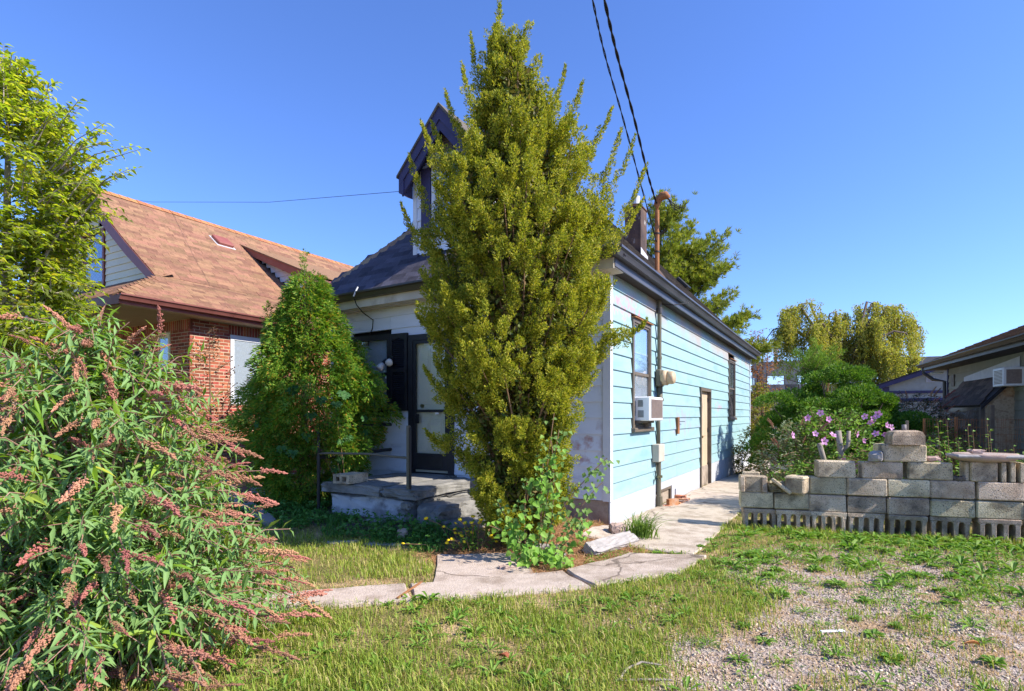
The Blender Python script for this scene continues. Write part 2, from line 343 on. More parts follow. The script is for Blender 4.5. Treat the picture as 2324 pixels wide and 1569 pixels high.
# ------------------------------------------------------------------ mesh builders
def tag(o, label=None, cat=None, group=None, kind=None):
    if label: o['label'] = label
    if cat: o['category'] = cat
    if group: o['group'] = group
    if kind: o['kind'] = kind
    return o
def empty(name, loc=(0, 0, 0), rz=0.0):
    o = bpy.data.objects.new(name, None)
    o.empty_display_size = .2
    o.location = loc; o.rotation_euler = (0, 0, rz)
    COL.objects.link(o)
    return o
def link(name, me, parent=None, mat=None):
    o = bpy.data.objects.new(name, me)
    if mat is not None and not me.materials: me.materials.append(mat)
    if parent: o.parent = parent
    COL.objects.link(o)
    return o
class MB:
    def __init__(s, off=(0, 0, 0)):
        s.v = []; s.f = []; s.off = Vector(off)
    def add(s, vs, fs):
        n = len(s.v)
        s.v += [Vector(p) - s.off for p in vs]
        s.f += [tuple(i + n for i in f) for f in fs]
        return s
    def box(s, a, b, bev=0.0, M4=None):
        x0, y0, z0 = a; x1, y1, z1 = b
        if x0 > x1: x0, x1 = x1, x0
        if y0 > y1: y0, y1 = y1, y0
        if z0 > z1: z0, z1 = z1, z0
        if bev <= 0:
            vs = [(x0, y0, z0), (x1, y0, z0), (x1, y1, z0), (x0, y1, z0), (x0, y0, z1), (x1, y0, z1), (x1, y1, z1), (x0, y1, z1)]
            fs = [(0, 3, 2, 1), (4, 5, 6, 7), (0, 1, 5, 4), (1, 2, 6, 5), (2, 3, 7, 6), (3, 0, 4, 7)]
        else:
            vs = []; fs = []
            cx, cy, cz = (x0 + x1) / 2, (y0 + y1) / 2, (z0 + z1) / 2
            hx, hy, hz = (x1 - x0) / 2, (y1 - y0) / 2, (z1 - z0) / 2
            bev = min(bev, hx * .9, hy * .9, hz * .9)
            idx = {}
            for sx in (-1, 1):
                for sy in (-1, 1):
                    for sz in (-1, 1):
                        for ax in range(3):
                            h = [hx - bev, hy - bev, hz - bev]; h[ax] += bev
                            idx[(sx, sy, sz, ax)] = len(vs)
                            vs.append((cx + sx * h[0], cy + sy * h[1], cz + sz * h[2]))
            for ax in range(3):
                o1, o2 = (ax + 1) % 3, (ax + 2) % 3
                for sg in (-1, 1):
                    q = []
                    for (p, r_) in ((-1, -1), (1, -1), (1, 1), (-1, 1)):
                        k = [0, 0, 0]; k[ax] = sg; k[o1] = p; k[o2] = r_
                        q.append(idx[(*k, ax)])
                    fs.append(tuple(q if sg > 0 else q[::-1]))
            for ax in range(3):
                o1, o2 = (ax + 1) % 3, (ax + 2) % 3
                for p in (-1, 1):
                    for r_ in (-1, 1):
                        k0 = [0, 0, 0]; k0[ax] = -1; k0[o1] = p; k0[o2] = r_
                        k1 = list(k0); k1[ax] = 1
                        q = [idx[(*k0, o1)], idx[(*k1, o1)], idx[(*k1, o2)], idx[(*k0, o2)]]
                        fs.append(tuple(q if p * r_ < 0 else q[::-1]))
            for sx in (-1, 1):
                for sy in (-1, 1):
                    for sz in (-1, 1):
                        q = [idx[(sx, sy, sz, a_)] for a_ in range(3)]
                        fs.append(tuple(q if sx * sy * sz > 0 else q[::-1]))
        if M4 is not None: vs = [M4 @ Vector(p) for p in vs]
        return s.add(vs, fs)
    def prism(s, poly, d):
        """poly: planar 3-D outline; d: extrusion vector"""
        n = len(poly); d = Vector(d)
        a = [Vector(p) for p in poly]; b = [p + d for p in a]
        nr = Vector((0, 0, 0))
        for i in range(n): nr += a[i].cross(a[(i + 1) % n])
        fs = [tuple(range(n)), tuple(range(2 * n - 1, n - 1, -1))] + [((i + 1) % n, i, n + i, n + (i + 1) % n) for i in range(n)]
        if nr.dot(d) > 0: fs = [f[::-1] for f in fs]
        return s.add(a + b, fs)
    def tube(s, pts, rad, n=7, cap=True):
        pts = [Vector(p) for p in pts]
        if isinstance(rad, (int, float)): rad = [rad] * len(pts)
        vs = []; fs = []
        up = Vector((0, 0, 1)) if abs((pts[-1] - pts[0]).normalized().z) < .9 else Vector((1, 0, 0))
        for i, p in enumerate(pts):
            t = (pts[min(i + 1, len(pts) - 1)] - pts[max(i - 1, 0)]).normalized()
            a = t.cross(up).normalized(); b = t.cross(a)
            for k in range(n):
                th = 2 * math.pi * k / n
                vs.append(p + a * math.cos(th) * rad[i] + b * math.sin(th) * rad[i])
        for i in range(len(pts) - 1):
            for k in range(n):
                fs.append((i * n + k, i * n + (k + 1) % n, (i + 1) * n + (k + 1) % n, (i + 1) * n + k))
        if cap:
            fs.append(tuple(range(n - 1, -1, -1))); fs.append(tuple((len(pts) - 1) * n + k for k in range(n)))
        fs = [f[::-1] for f in fs]
        return s.add(vs, fs)
    def quad(s, *p):
        return s.add(p, [tuple(range(len(p)))])
    def mesh(s, name):
        me = bpy.data.meshes.new(name)
        me.from_pydata([tuple(p) for p in s.v], [], s.f); me.update()
        return me
    def build(s, name, mat, parent=None, smooth=False):
        me = s.mesh(name)
        if smooth:
            me.polygons.foreach_set('use_smooth', [True] * len(me.polygons))
        return link(name, me, parent, mat)
def np_mesh(name, V, Fc, smooth=False):
    V = np.asarray(V, np.float32); Fc = np.asarray(Fc, np.int32)
    me = bpy.data.meshes.new(name)
    n, k = Fc.shape
    me.vertices.add(len(V)); me.vertices.foreach_set('co', V.ravel())
    me.loops.add(n * k); me.loops.foreach_set('vertex_index', Fc.ravel())
    me.polygons.add(n)
    me.polygons.foreach_set('loop_start', np.arange(0, n * k, k, dtype=np.int32))
    try: me.polygons.foreach_set('loop_total', np.full(n, k, np.int32))
    except Exception: pass
    if smooth: me.polygons.foreach_set('use_smooth', np.ones(n, bool))
    me.update(calc_edges=True); me.validate()
    return me
def nrm(a):
    return a / np.maximum(np.linalg.norm(a, axis=-1, keepdims=True), 1e-9)
def rvec(n):
    return nrm(rng.normal(size=(n, 3)))
def blades(P, D, N, L, Wd, mid=.45):
    """flat pointed blades: one quad each"""
    D = nrm(D); X = nrm(np.cross(D, N))
    L = np.broadcast_to(np.asarray(L, float), (len(P),))[:, None]; Wd = np.broadcast_to(np.asarray(Wd, float), (len(P),))[:, None]
    V = np.stack([P, P + D * L * mid + X * Wd * .5, P + D * L, P + D * L * mid - X * Wd * .5], 1).reshape(-1, 3)
    Fc = np.arange(len(P) * 4).reshape(-1, 4)
    return V, Fc
def leaves(P, D, N, L, Wd, fold=.25, droop=.15):
    """folded, drooping leaves: two quads meeting along the midrib, tip bent down"""
    D = nrm(D); X = nrm(np.cross(D, N)); Nn = np.cross(X, D)
    L = np.broadcast_to(np.asarray(L, float), (len(P),))[:, None]; Wd = np.broadcast_to(np.asarray(Wd, float), (len(P),))[:, None]
    m = P + D * L * .45
    tip = P + D * L - Nn * L * droop
    l = m + X * Wd * .5 + Nn * Wd * fold; r_ = m - X * Wd * .5 + Nn * Wd * fold
    V = np.stack([P, r_, tip, l, m - Nn * L * droop * .1], 1).reshape(-1, 3)
    b = np.arange(len(P))[:, None] * 5
    Fc = np.concatenate([b + np.array([[0, 4, 2, 3]]), b + np.array([[0, 1, 2, 4]])], 1).reshape(-1, 4)
    return V, Fc
def cat(parts):
    Vs = []; Fs = []; n = 0
    for V, Fc in parts:
        Vs.append(V); Fs.append(Fc + n); n += len(V)
    return np.concatenate(Vs), np.concatenate(Fs)
def foliage(name, parts, mat, parent, kind=None, off=None):
    V, Fc = cat(parts) if isinstance(parts, list) else parts
    if off is not None: V = V - np.asarray(off)
    o = link(name, np_mesh(name, V, Fc), parent, mat)
    if kind: o['kind'] = kind
    return o
def frame(d, n):
    """rotation whose Y is d and Z is near n"""
    d = Vector(d).normalized(); n = Vector(n)
    x = d.cross(n).normalized(); z = x.cross(d)
    return Matrix((x, d, z)).transposed()
def place(name, me, parent, loc, rot3, scale, off=(0, 0, 0)):
    o = bpy.data.objects.new(name, me)
    m = Matrix.Translation(Vector(loc) - Vector(off)) @ rot3.to_4x4() @ Matrix.Diagonal((scale[0], scale[1], scale[2], 1))
    o.parent = parent
    o.matrix_basis = m
    COL.objects.link(o)
    return o

# ------------------------------------------------------------------ ground
def gravel_mask(X, Y):
    """1 where the driveway gravel shows"""
    d = X - (0.25 + (Y - 2.8) * 0.62)
    n = .35 * np.sin(X * 2.3 + Y * 1.7) + .25 * np.sin(Y * 4.1 - X * 3.3)
    return smooth((d + n * .6) / 0.9) * smooth((6.4 - Y + .2 * n) / .8)
def build_ground():
    xs = np.concatenate([[-900, -400, -200, -100, -60, -35, -22, -14, -10.5], np.arange(-8, 8.01, .09), [9, 10.5, 13, 18, 26, 40, 60, 100, 200, 400, 900]])
    ys = np.concatenate([[-900, -400, -150, -60, -25, -10, -4, -1, .5], np.arange(1.5, 11.01, .09), [12, 13.5, 15.5, 18, 22, 28, 40, 60, 100, 200, 400, 900]])
    X, Y = np.meshgrid(xs, ys)
    Z = ground_h(X, Y)
    V = np.stack([X, Y, Z], -1).reshape(-1, 3)
    nx, ny = len(xs), len(ys)
    i = (np.arange(ny - 1)[:, None] * nx + np.arange(nx - 1)[None, :]).reshape(-1, 1)
    Fc = np.concatenate([i, i + 1, i + nx + 1, i + nx], 1)
    me = np_mesh('ground', V, Fc, True)
    x, y = hloc(X, Y)
    gm = gravel_mask(X, Y)
    bed = smooth((y + 2.05) / .35) * smooth((x + 8) / 1) * smooth((-.95 - x) / .4) * smooth((2 - y))
    mul = smooth((x + 1.15) / .3) * smooth((.85 - x) / .15) * smooth((y + 2.7) / .5) * smooth((.1 - y) / .1)
    for nm, a in (('gravel', gm), ('bed', bed), ('mulch', mul)):
        at = me.attributes.new(nm, 'FLOAT', 'POINT'); at.data.foreach_set('value', a.astype(np.float32).ravel())
    m, nt, b = new_mat('ground_soil')
    tc = nt.nodes.new('ShaderNodeTexCoord'); vec = tc.outputs['Object']
    def at(nm):
        n = nt.nodes.new('ShaderNodeAttribute'); n.attribute_name = nm; return n.outputs['Fac']
    def rn(sc, cols, d=6):
        r_ = ramp(nt, cols, [.3 + .4 * k / (len(cols) - 1) for k in range(len(cols))]); nt.links.new(noise(nt, vec, sc, d, .65), r_.inputs[0]); return r_.outputs[0]
    def brk(a, amp=.9, sc=5):
        f = math_n(nt, 'ADD', a, math_n(nt, 'MULTIPLY', math_n(nt, 'SUBTRACT', noise(nt, vec, sc, 5, .6), .5), amp))
        r_ = ramp(nt, [(0, 0, 0), (1, 1, 1)], [.38, .58]); nt.links.new(f, r_.inputs[0]); return r_.outputs[0]
    lawn = rn(9, [(.13, .13, .035), (.20, .17, .06), (.34, .24, .11)])
    dry = rn(16, [(.36, .23, .11), (.50, .36, .20), (.28, .18, .09)])
    dm = ramp(nt, [(0, 0, 0), (1, 1, 1)], [.5, .62]); nt.links.new(noise(nt, vec, 1.9, 5, .6), dm.inputs[0])
    lawn = mixc(nt, dm.outputs[0], lawn, dry)
    vo = nt.nodes.new('ShaderNodeTexVoronoi'); vo.inputs['Scale'].default_value = 55; nt.links.new(vec, vo.inputs['Vector'])
    hs = nt.nodes.new('ShaderNodeSeparateColor'); nt.links.new(vo.outputs['Color'], hs.inputs[0])
    gr = ramp(nt, [(.24, .18, .15), (.40, .32, .27), (.50, .42, .36), (.32, .27, .25)]); nt.links.new(hs.outputs[0], gr.inputs[0])
    dirt = rn(14, [(.30, .20, .12), (.46, .33, .21)])
    gmix = mixc(nt, brk(noise(nt, vec, 3.2, 4), .5, 11), dirt, gr.outputs[0])
    c = mixc(nt, brk(at('gravel'), .8, 6), lawn, gmix)
    soil = rn(11, [(.07, .05, .045), (.13, .095, .08), (.19, .14, .11)])
    c = mixc(nt, brk(at('bed'), .7, 7), c, soil)
    straw = rn(24, [(.20, .09, .04), (.34, .17, .08), (.45, .28, .15)])
    c = mixc(nt, brk(at('mulch'), .5, 7), c, straw)
    nt.links.new(c, b.inputs['Base Color']); _set(b, Roughness=.95); b.inputs['Specular IOR Level'].default_value = .15
    bp = nt.nodes.new('ShaderNodeBump'); bp.inputs['Strength'].default_value = .8; bp.inputs['Distance'].default_value = .02
    h = math_n(nt, 'ADD', noise(nt, vec, 45, 5, .7), math_n(nt, 'MULTIPLY', vo.outputs['Distance'], .8))
    nt.links.new(h, bp.inputs['Height']); nt.links.new(bp.outputs[0], b.inputs['Normal'])
    o = link('ground', me, None, m); tag(o, 'front yard ground with lawn, driveway gravel and planting bed', None, None, 'structure')
build_ground()

def slab(poly, top, name, parent, mat=None, thick=.16, jag=.012, seg=.16):
    """concrete slab with a slightly broken outline, following the ground"""
    pts = []
    n = len(poly)
    for i in range(n):
        a = Vector(poly[i]); b = Vector(poly[(i + 1) % n]); L = (b - a).length
        k = max(1, int(L / seg))
        for j in range(k):
            p = a.lerp(b, j / k)
            pts.append((p.x + random.uniform(-jag, jag), p.y + random.uniform(-jag, jag)))
    mb = MB(); k = len(pts)
    cx = sum(p[0] for p in pts) / k; cy = sum(p[1] for p in pts) / k
    hz = [gh(*p) + top for p in pts]
    bevel = .985
    top_v = [(cx + (p[0] - cx) * bevel, cy + (p[1] - cy) * bevel, z) for p, z in zip(pts, hz)]
    mid = [(p[0], p[1], z - .012) for p, z in zip(pts, hz)]
    bot = [(p[0], p[1], z - thick) for p, z in zip(pts, hz)]
    vs = [(cx, cy, gh(cx, cy) + top)] + top_v + mid + bot
    fs = []
    for i in range(k):
        j = (i + 1) % k
        fs += [(0, 1 + i, 1 + j), (1 + i, 1 + k + i, 1 + k + j, 1 + j), (1 + k + i, 1 + 2 * k + i, 1 + 2 * k + j, 1 + k + j)]
    mb.add(vs, fs)
    return mb.build(name, mat or M['conc'], parent)
path = empty('path'); tag(path, 'cracked concrete front path and side path along the blue house', None, None, 'structure')
slab([(-5.2, 2.80), (-4.05, 3.21), (-4.2, 3.64), (-5.35, 3.2)], .030, 'slab', path)
slab([(-4.03, 3.22), (-2.4, 3.70), (-2.52, 4.10), (-4.18, 3.65)], .026, 'slab', path)
slab([(-2.38, 3.70), (-.72, 4.10), (-.84, 4.50), (-2.50, 4.11)], .030, 'slab', path)
slab([(-.70, 4.105), (.62, 4.45), (.44, 4.90), (-.82, 4.51)], .022, 'slab', path)
slab([(.64, 4.46), (1.42, 4.84), (1.86, 5.42), (1.15, 5.52), (.46, 4.91)], .030, 'slab', path, M['conc'])
slab([(-.63, 4.59), (.20, 4.84), (.02, 5.55), (-.72, 5.52)], .014, 'slab', path)
def hslab(x0, x1, y0, y1, top):
    return slab([tuple(HW(x, y).xy) for x, y in ((x0, y0), (x1, y0), (x1, y1), (x0, y1))], top, 'slab', path)
hslab(.02, 1.22, -.98, .75, .016); hslab(.02, 1.20, .765, 2.5, .020); hslab(.02, 1.16, 2.515, 4.4, .016); hslab(.02, 1.10, 4.415, 6.6, .020)
hslab(.02, 1.0, 6.615, 9.0, .016); hslab(.02, 1.0, 9.015, 12.4, .02); hslab(-.5, 3.0, 12.415, 14.5, .016)

# ------------------------------------------------------------------ blue cottage
HL, HWD = 12.45, 4.85          # length, width
EX = .60
ROOFS, EZ = 1.06, 3.27         # slope, eave height
house = empty('blue_cottage', HW(0, 0, 0), HROT)
tag(house, 'small pale blue lap-sided cottage with charcoal hip roof and narrow gabled dormer', 'house')
mb = MB(); mb.box((-HWD + .06, .1, -.3), (-.10, HL - .06, 3.12)); mb.build('wall', M['dark'], house)
mb = MB(); mb.box((-HWD + .02, .02, -.4), (-.03, HL - .02, .30)); mb.build('foundation', M['found'], house)
def sag(x, z):   # the front eave of the old house has sunk towards its left end
    return z - .022 * abs(x) * min(1, max(0, (z - 1.3) / 1.8))
OPEN_R = [(.85, 1.70, 1.19, 2.69), (5.16, 6.19, -.2, 1.92), (8.55, 9.52, 1.30, 2.80)]
OPEN_F = [(-3.16, -2.34, .3, 2.56), (-4.35, -3.53, 1.43, 2.61)]
def runs(a, b, ops, z0, z1, step, stagger):
    cuts = [(a, b)]
    for o in ops:
        if o[2] < z1 - .03 and o[3] > z0 + .03:
            nc = []
            for (p, q) in cuts:
                if o[1] <= p or o[0] >= q: nc.append((p, q)); continue
                if o[0] > p: nc.append((p, o[0]))
                if o[1] < q: nc.append((o[1], q))
            cuts = nc
    out = []
    for (p, q) in cuts:
        x = p; first = True
        while q - x > .01:
            n = min(q, x + (step if not first else stagger)); first = False
            if q - n < .35: n = q
            out.append((x, n)); x = n
    return out
def board_r(y0, y1, z0, z1):
    mb = MB()
    mb.prism([(0.004, y0 + .002, z0), (.004, y0 + .002, z0 + .012), (-.016, y0 + .002, z1 + .015), (-.045, y0 + .002, z1 + .015), (-.045, y0 + .002, z0)], (0, y1 - y0 - .004, 0))
    return mb.build('siding_board', M['side'], house)
def board_f(x0, x1, z0, z1):
    mb = MB()
    P = []
    for x in (x0 + .002, x1 - .002):
        P.append([(x, -.004, sag(x, z0)), (x, -.004, sag(x, z0 + .012)), (x, .016, sag(x, z1 + .015)), (x, .045, sag(x, z1 + .015)), (x, .045, sag(x, z0))])
    vs = P[0] + P[1]
    fs = [(0, 1, 2, 3, 4), (9, 8, 7, 6, 5)] + [(i, 5 + i, 5 + (i + 1) % 5, (i + 1) % 5) for i in range(5)]
    mb.add(vs, fs)
    return mb.build('siding_board', M['front'], house)
z = .31; row = 0
while z < 3.1:
    z1 = min(z + .203, 3.16)
    for (a, b) in runs(.0, HL, OPEN_R, z, z1, 3.66, random.choice((1.6, 2.4, 3.3))): board_r(a, b, z, z1)
    for (a, b) in runs(-HWD, -.03, OPEN_F, z, z1, 3.66, random.choice((1.3, 2.2, 3.0))): board_f(a, b, z, z1)
    z = z1; row += 1
mb = MB(); mb.box((-.085, -.016, .30), (.014, .006, 3.13)); mb.box((-.006, .006, .30), (.014, .07, 3.13)); mb.build('corner_trim', M['trimw'], house)
mb = MB(); mb.box((-.03, HL - .06, -.1), (.016, HL + .02, 3.1)); mb.build('corner_trim', M['trimw'], house)
for y0, y1 in ((.012, 2.0), (2.96, 4.0), (4.004, 5.14), (6.21, 8.1), (8.104, 10.2), (10.204, HL)):
    mb = MB(); mb.box((-.02, y0, -.42), (.0, y1, .306)); mb.build('foundation_panel', M['foundw'], house)
mb = MB(); mb.box((-.02, 2.0, .19), (0, 2.96, .306)); mb.build('foundation_panel', M['foundw'], house)
# eaves
def eave_poly(lx, lz): return lx, lz
mb = MB()
mb.box((-.02, -.30, 3.125), (.16, HL + .15, 3.14)); mb.build('soffit', M['soffit'], house)
def xbar(x0, x1, ya, yb, za, zb):       # bar along the front that follows the sag
    mb = MB()
    vs = []
    for x in (x0, x1):
        vs += [(x, ya, sag(x, za)), (x, yb, sag(x, za)), (x, yb, sag(x, zb)), (x, ya, sag(x, zb))]
    mb.add(vs, [(0, 1, 2, 3), (7, 6, 5, 4), (0, 4, 5, 1), (1, 5, 6, 2), (2, 6, 7, 3), (3, 7, 4, 0)])
    return mb
xbar(-HWD - .15, .16, -.30, .03, 3.09, 3.105).build('soffit', M['cream'], house)
xbar(-HWD - .17, .165, -.322, -.302, 3.08, 3.24).build('fascia', M['cream'], house)
for i in range(34):
    x = -HWD + .05 + i * .145
    mb = xbar(x, x + .012, -.295, -.01, 3.078, 3.0895); mb.build('soffit_batten', M['cream'], house)
mb = MB(); mb.box((.16, -.302, 3.10), (.178, HL + .15, 3.27)); mb.build('fascia', M['gutterblue'], house)
# gutters (K profile)
prof = [(0, 0), (.07, 0), (.085, .03), (.10, .055), (.125, .075), (.125, .10), (.115, .10), (.113, .085), (.01, .085), (0, .1)]
mb = MB(); mb.prism([(.18 + a, -.44, 3.20 + b) for a, b in prof], (0, HL + .66, 0)); mb.build('gutter', M['gutterblue'], house)
mb = MB(); vs = []
for x in (-HWD - .22, .178):
    vs += [(x, -.325 - a, sag(x, 3.20 + b)) for a, b in prof]
n = len(prof)
mb.add(vs, [tuple(range(n)), tuple(range(2 * n - 1, n - 1, -1))] + [(i, n + i, n + (i + 1) % n, (i + 1) % n) for i in range(n)])
mb.build('gutter', M['brownmetal'], house)
# roof planes
XE, XW, YF, YB = .22, -HWD - .17, -.36, HL + .2
RX = (XE + XW) / 2
RZ = EZ + ROOFS * (XE - RX)
YA = YF + (XE - RX); YZ = YB - (XE - RX)
def sx(x): return -.022 * max(0, -x) * .9
mb = MB()
E1, E2, E3, E4 = (XE, YF, EZ), (XW, YF, EZ + sx(XW)), (XW, YB, EZ), (XE, YB, EZ)
A, B = (RX, YA, RZ), (RX, YZ, RZ)
mb.quad(E1, A, E2); mb.quad(E1, E4, B, A); mb.quad(E2, A, B, E3); mb.quad(E3, B, E4)
roof = mb.build('roof', M['deck'], house)
def shingle_mesh(w, l, t, name):
    return MB().box((-w / 2, 0, 0), (w / 2, l, t)).mesh(name)
SH_ME = [shingle_mesh(w, .165, .014, 'dark_shingle') for w in (.20, .27, .34, .15)]
for m_ in SH_ME: m_.materials.append(M['shingle_dark'])
nf = Vector((0, -ROOFS, 1)).normalized()
up_f = Vector((0, 1, ROOFS)).normalized()
cs = 1 / math.sqrt(1 + ROOFS ** 2)
r0 = 0; d = .0; row = 0
DX, DW = -2.58, .66        # dormer centre, half width
while True:
    y = YF + d * cs
    if d > 3.3: break
    s_ = y - YF
    xa, xb = XW + s_ + .03, XE - s_ - .03
    if xb - xa < .2: break
    x = xa - random.uniform(0, .12)
    while x < xb:
        k = random.randrange(4); w = (.20, .27, .34, .15)[k]
        cxm = x + w / 2
        if cxm - w / 2 > xa - .12 and cxm + w / 2 < xb + .12 and not (y > .12 and abs(cxm - DX) < DW) and not (cxm > -1.4 and row % 1 == 0 and cxm > -.9 and False):
            z = EZ + ROOFS * s_ + sx(cxm)
            if cxm < -1.75 or y < .4:
                place('shingle', SH_ME[k], roof, (cxm, y, z + .006 + random.uniform(0, .004)), frame(up_f + nf * .045, nf), (.985, 1, 1))
        x += w
    d += .142; row += 1
# the other slopes of the roof, one part
def shingle_field(p0, ux, uy, nrml, width_at, length, expo, wlist, t=.009, lift=.006):
    """rows of lapped shingles as one mesh"""
    mb = MB(); d = 0; row = 0
    ux = Vector(ux); uy = Vector(uy); nrml = Vector(nrml); p0 = Vector(p0)
    while d < length - .02:
        a, b = width_at(d)
        x = a - random.uniform(0, .15)
        while x < b:
            w = random.choice(wlist)
            x0, x1 = max(x, a), min(x + w, b)
            if x1 - x0 > .02:
                l = expo * 1.15; z0 = lift + t + random.uniform(0, .004)
                q = [p0 + ux * (x0 + .003) + uy * d, p0 + ux * (x1 - .003) + uy * d, p0 + ux * (x1 - .003) + uy * (d + l), p0 + ux * (x0 + .003) + uy * (d + l)]
                up = [q[0] + nrml * z0, q[1] + nrml * z0, q[2] + nrml * lift * .5, q[3] + nrml * lift * .5]
                mb.add(q[:2] + up, [(0, 1, 3, 2), (2, 3, 4, 5)])
            x += w
        d += expo; row += 1
    return mb
upr = Vector((-1, 0, ROOFS)).normalized(); nr_ = Vector((ROOFS, 0, 1)).normalized()
SL = (XE - RX) / cs
mb = shingle_field((XE, 0, EZ), (0, 1, 0), upr, nr_, lambda d: (YF + d * cs + .02, YB - d * cs), SL, .142, [.2, .27, .34, .42])
tag(mb.build('shingle', M['shingle_dark_i'], roof), kind='stuff')
# hip and ridge caps
def cap_line(a, b, step, mat, parent, w=.15, n=None, name='ridge_cap', slope_drop=.07):
    a = Vector(a); b = Vector(b); d = (b - a); L = d.length; d.normalize()
    side = d.cross(Vector((0, 0, 1))).normalized()
    upv = side.cross(d)
    me = MB()
    vs = [(-w, 0, -slope_drop), (0, 0, .012), (w, 0, -slope_drop), (-w, step * 1.12, -slope_drop - .012), (0, step * 1.12, 0), (w, step * 1.12, -slope_drop - .012),
          (-w, 0, -slope_drop - .02), (0, 0, -.008), (w, 0, -slope_drop - .02)]
    me.add(vs, [(0, 1, 4, 3), (1, 2, 5, 4), (6, 7, 1, 0), (7, 8, 2, 1)])
    me = me.mesh(name); me.materials.append(mat)
    rot = Matrix((side, d, upv)).transposed()
    k = int(L / step) if n is None else n
    for i in range(k):
        place(name, me, parent, a + d * (i * step) + upv * (.022 + random.uniform(0, .005)), rot, (1, 1, 1))
cap_line(E2, A, .185, M['cap'], roof, .13, slope_drop=.085)
cap_line(E1, A, .185, M['shingle_dark'], roof, .13, slope_drop=.085)
cap_line(A, B, .22, M['shingle_dark'], roof, .14, slope_drop=.14)
# roof vent on the ridge
mb = MB(); mb.box((-.28, 0, 0), (.12, .35, .09), .02, Matrix.Translation((RX + .25, YA + 1.15, RZ - .20)) @ Matrix.Rotation(R(28), 4, 'Y')); mb.build('roof_vent', M['black'], roof)
mb = MB(); mb.box((-.2, 0, 0), (.2, .4, .10), .02, Matrix.Translation((RX + 1.0, 9.4, RZ - 1.02)) @ Matrix.Rotation(R(46), 4, 'Y')); mb.build('roof_vent', M['black'], roof)
# chimney
ch = MB().box((-1.33, 4.46, 4.0), (-.99, 4.85, 5.52), .012).build('chimney', M['chim'], roof)
MB().box((-1.35, 4.44, 5.52), (-.97, 4.87, 5.56), .01).build('chimney_cap', M['chim'], ch)
MB().tube([(-1.16, 4.65, 5.56), (-1.16, 4.65, 5.66)], .075, 14).build('flue', M['rust'], ch)
MB().tube([(-1.16, 4.65, 5.64), (-1.16, 4.65, 5.80)], .09, 14).build('flue_cap', M['galv'], ch)
mb = MB(); mb.prism([(-.985, 4.42, 4.42), (-.985, 4.89, 4.42), (-.985, 4.89, 4.62), (-.985, 4.42, 4.70)], (.006, 0, 0)); mb.build('flashing', M['flash'], ch)
# electric mast
ms = MB().tube([(-.08, 2.36, 3.40), (-.08, 2.36, 4.62)], .036, 12).build('service_mast', M['rust'], house)
MB().tube([(-.08, 2.36, 3.52), (-.08, 2.36, 3.56), (-.08, 2.36, 3.66)], [.14, .12, .045], 14).build('roof_flange', M['chim'], ms)
mb = MB(); mb.tube([(-.08, 2.36, 4.60), (-.08, 2.36, 4.72), (-.06, 2.36, 4.79), (-.0, 2.35, 4.83), (.06, 2.34, 4.83), (.11, 2.33, 4.78)], [.042, .05, .06, .065, .06, .035], 10)
mb.build('weather_head', M['rust'], ms, True)
for zz in (3.95, 4.24): MB().tube([(-.08, 2.36, zz), (-.08, 2.36, zz + .02)], .046, 12).build('mast_clamp', M['black'], ms)
mb = MB()
for k in range(3):
    mb.tube([(.09, 2.33, 4.79), (.16, 2.35, 4.70 - .04 * k), (.24, 2.38, 4.63 - .03 * k), (.33 - .08 * k, 2.42, 4.60), (.36 - .09 * k, 2.43, 4.68)], .008, 5)
mb.build('service_drop_loop', M['wire'], ms)
# conduit and meter down the wall
cd = MB().tube([(.045, 2.04, 3.12), (.045, 2.04, 2.05)], .032, 10).build('conduit', M['olive'], house)
MB().tube([(.045, 2.04, 2.22), (.045, 2.04, 2.26)], .040, 10).build('coupling', M['olive'], cd)
MB().tube([(.045, 2.04, 2.92), (.045, 2.04, 3.00)], .045, 10).build('conduit_sleeve', M['brownmetal'], cd)
mt = MB().box((.01, 1.93, 1.80), (.10, 2.15, 2.06), .02).build('electric_meter', M['olive'], house)
MB().tube([(.09, 2.04, 1.93), (.17, 2.04, 1.93)], .115, 20).build('meter_ring', M['tanmetal'], mt, True)
MB().tube([(.165, 2.04, 1.93), (.25, 2.04, 1.93), (.275, 2.04, 1.93)], [.10, .098, .085], 20).build('meter_cover', M['tanmetal'], mt, True)
mb = MB(); mb.tube([(.05, 2.04, 1.80), (.05, 2.04, 1.64), (.07, 2.02, 1.60), (.06, 1.96, 1.585)], [.045, .045, .05, .05], 10); mb.tube([(.03, 2.04, 1.6), (.03, 2.04, .92)], .03, 8)
mb.build('lower_conduit', M['olive'], cd, True)
MB().box((.0, 1.80, .66), (.11, 2.10, .925), .008).build('junction_box', M['greybox'], house)
mb = MB(); mb.tube([(.04, 2.03, .66), (.04, 2.03, .12)], .034, 10); mb.tube([(.045, 2.03, .12), (.045, 2.03, -.06)], .05, 10); mb.tube([(.03, 1.93, .66), (.035, 1.92, .5), (.03, 2.0, .42)], .008, 5); mb.tube([(.03, 2.09, .62), (.05, 2.1, .4), (.03, 2.08, .3)], .008, 5)
mb.build('ground_conduit', M['olive'], house)
mb = MB(); mb.tube([(.02, 2.0, .42), (.06, 1.93, .415), (.10, 1.88, .40), (.10, 1.88, .36)], .014, 7); mb.tube([(.07, 1.89, .44), (.13, 1.89, .44)], .02, 8); mb.build('garden_tap', M['chrome'], house)
mb = MB(); mb.box((.02, 2.0, -.3), (.09, 2.12, -.02)); mb.build('conduit_footing', M['foundw'], house)
mb = MB(); mb.tube([(-.08, 2.4, 3.7), (.0, 2.55, 3.5), (.18, 2.75, 3.33), (.31, 2.85, 3.27), (.30, 2.8, 3.18), (.16, 2.35, 3.09), (.05, 2.08, 3.07)], .008, 6)
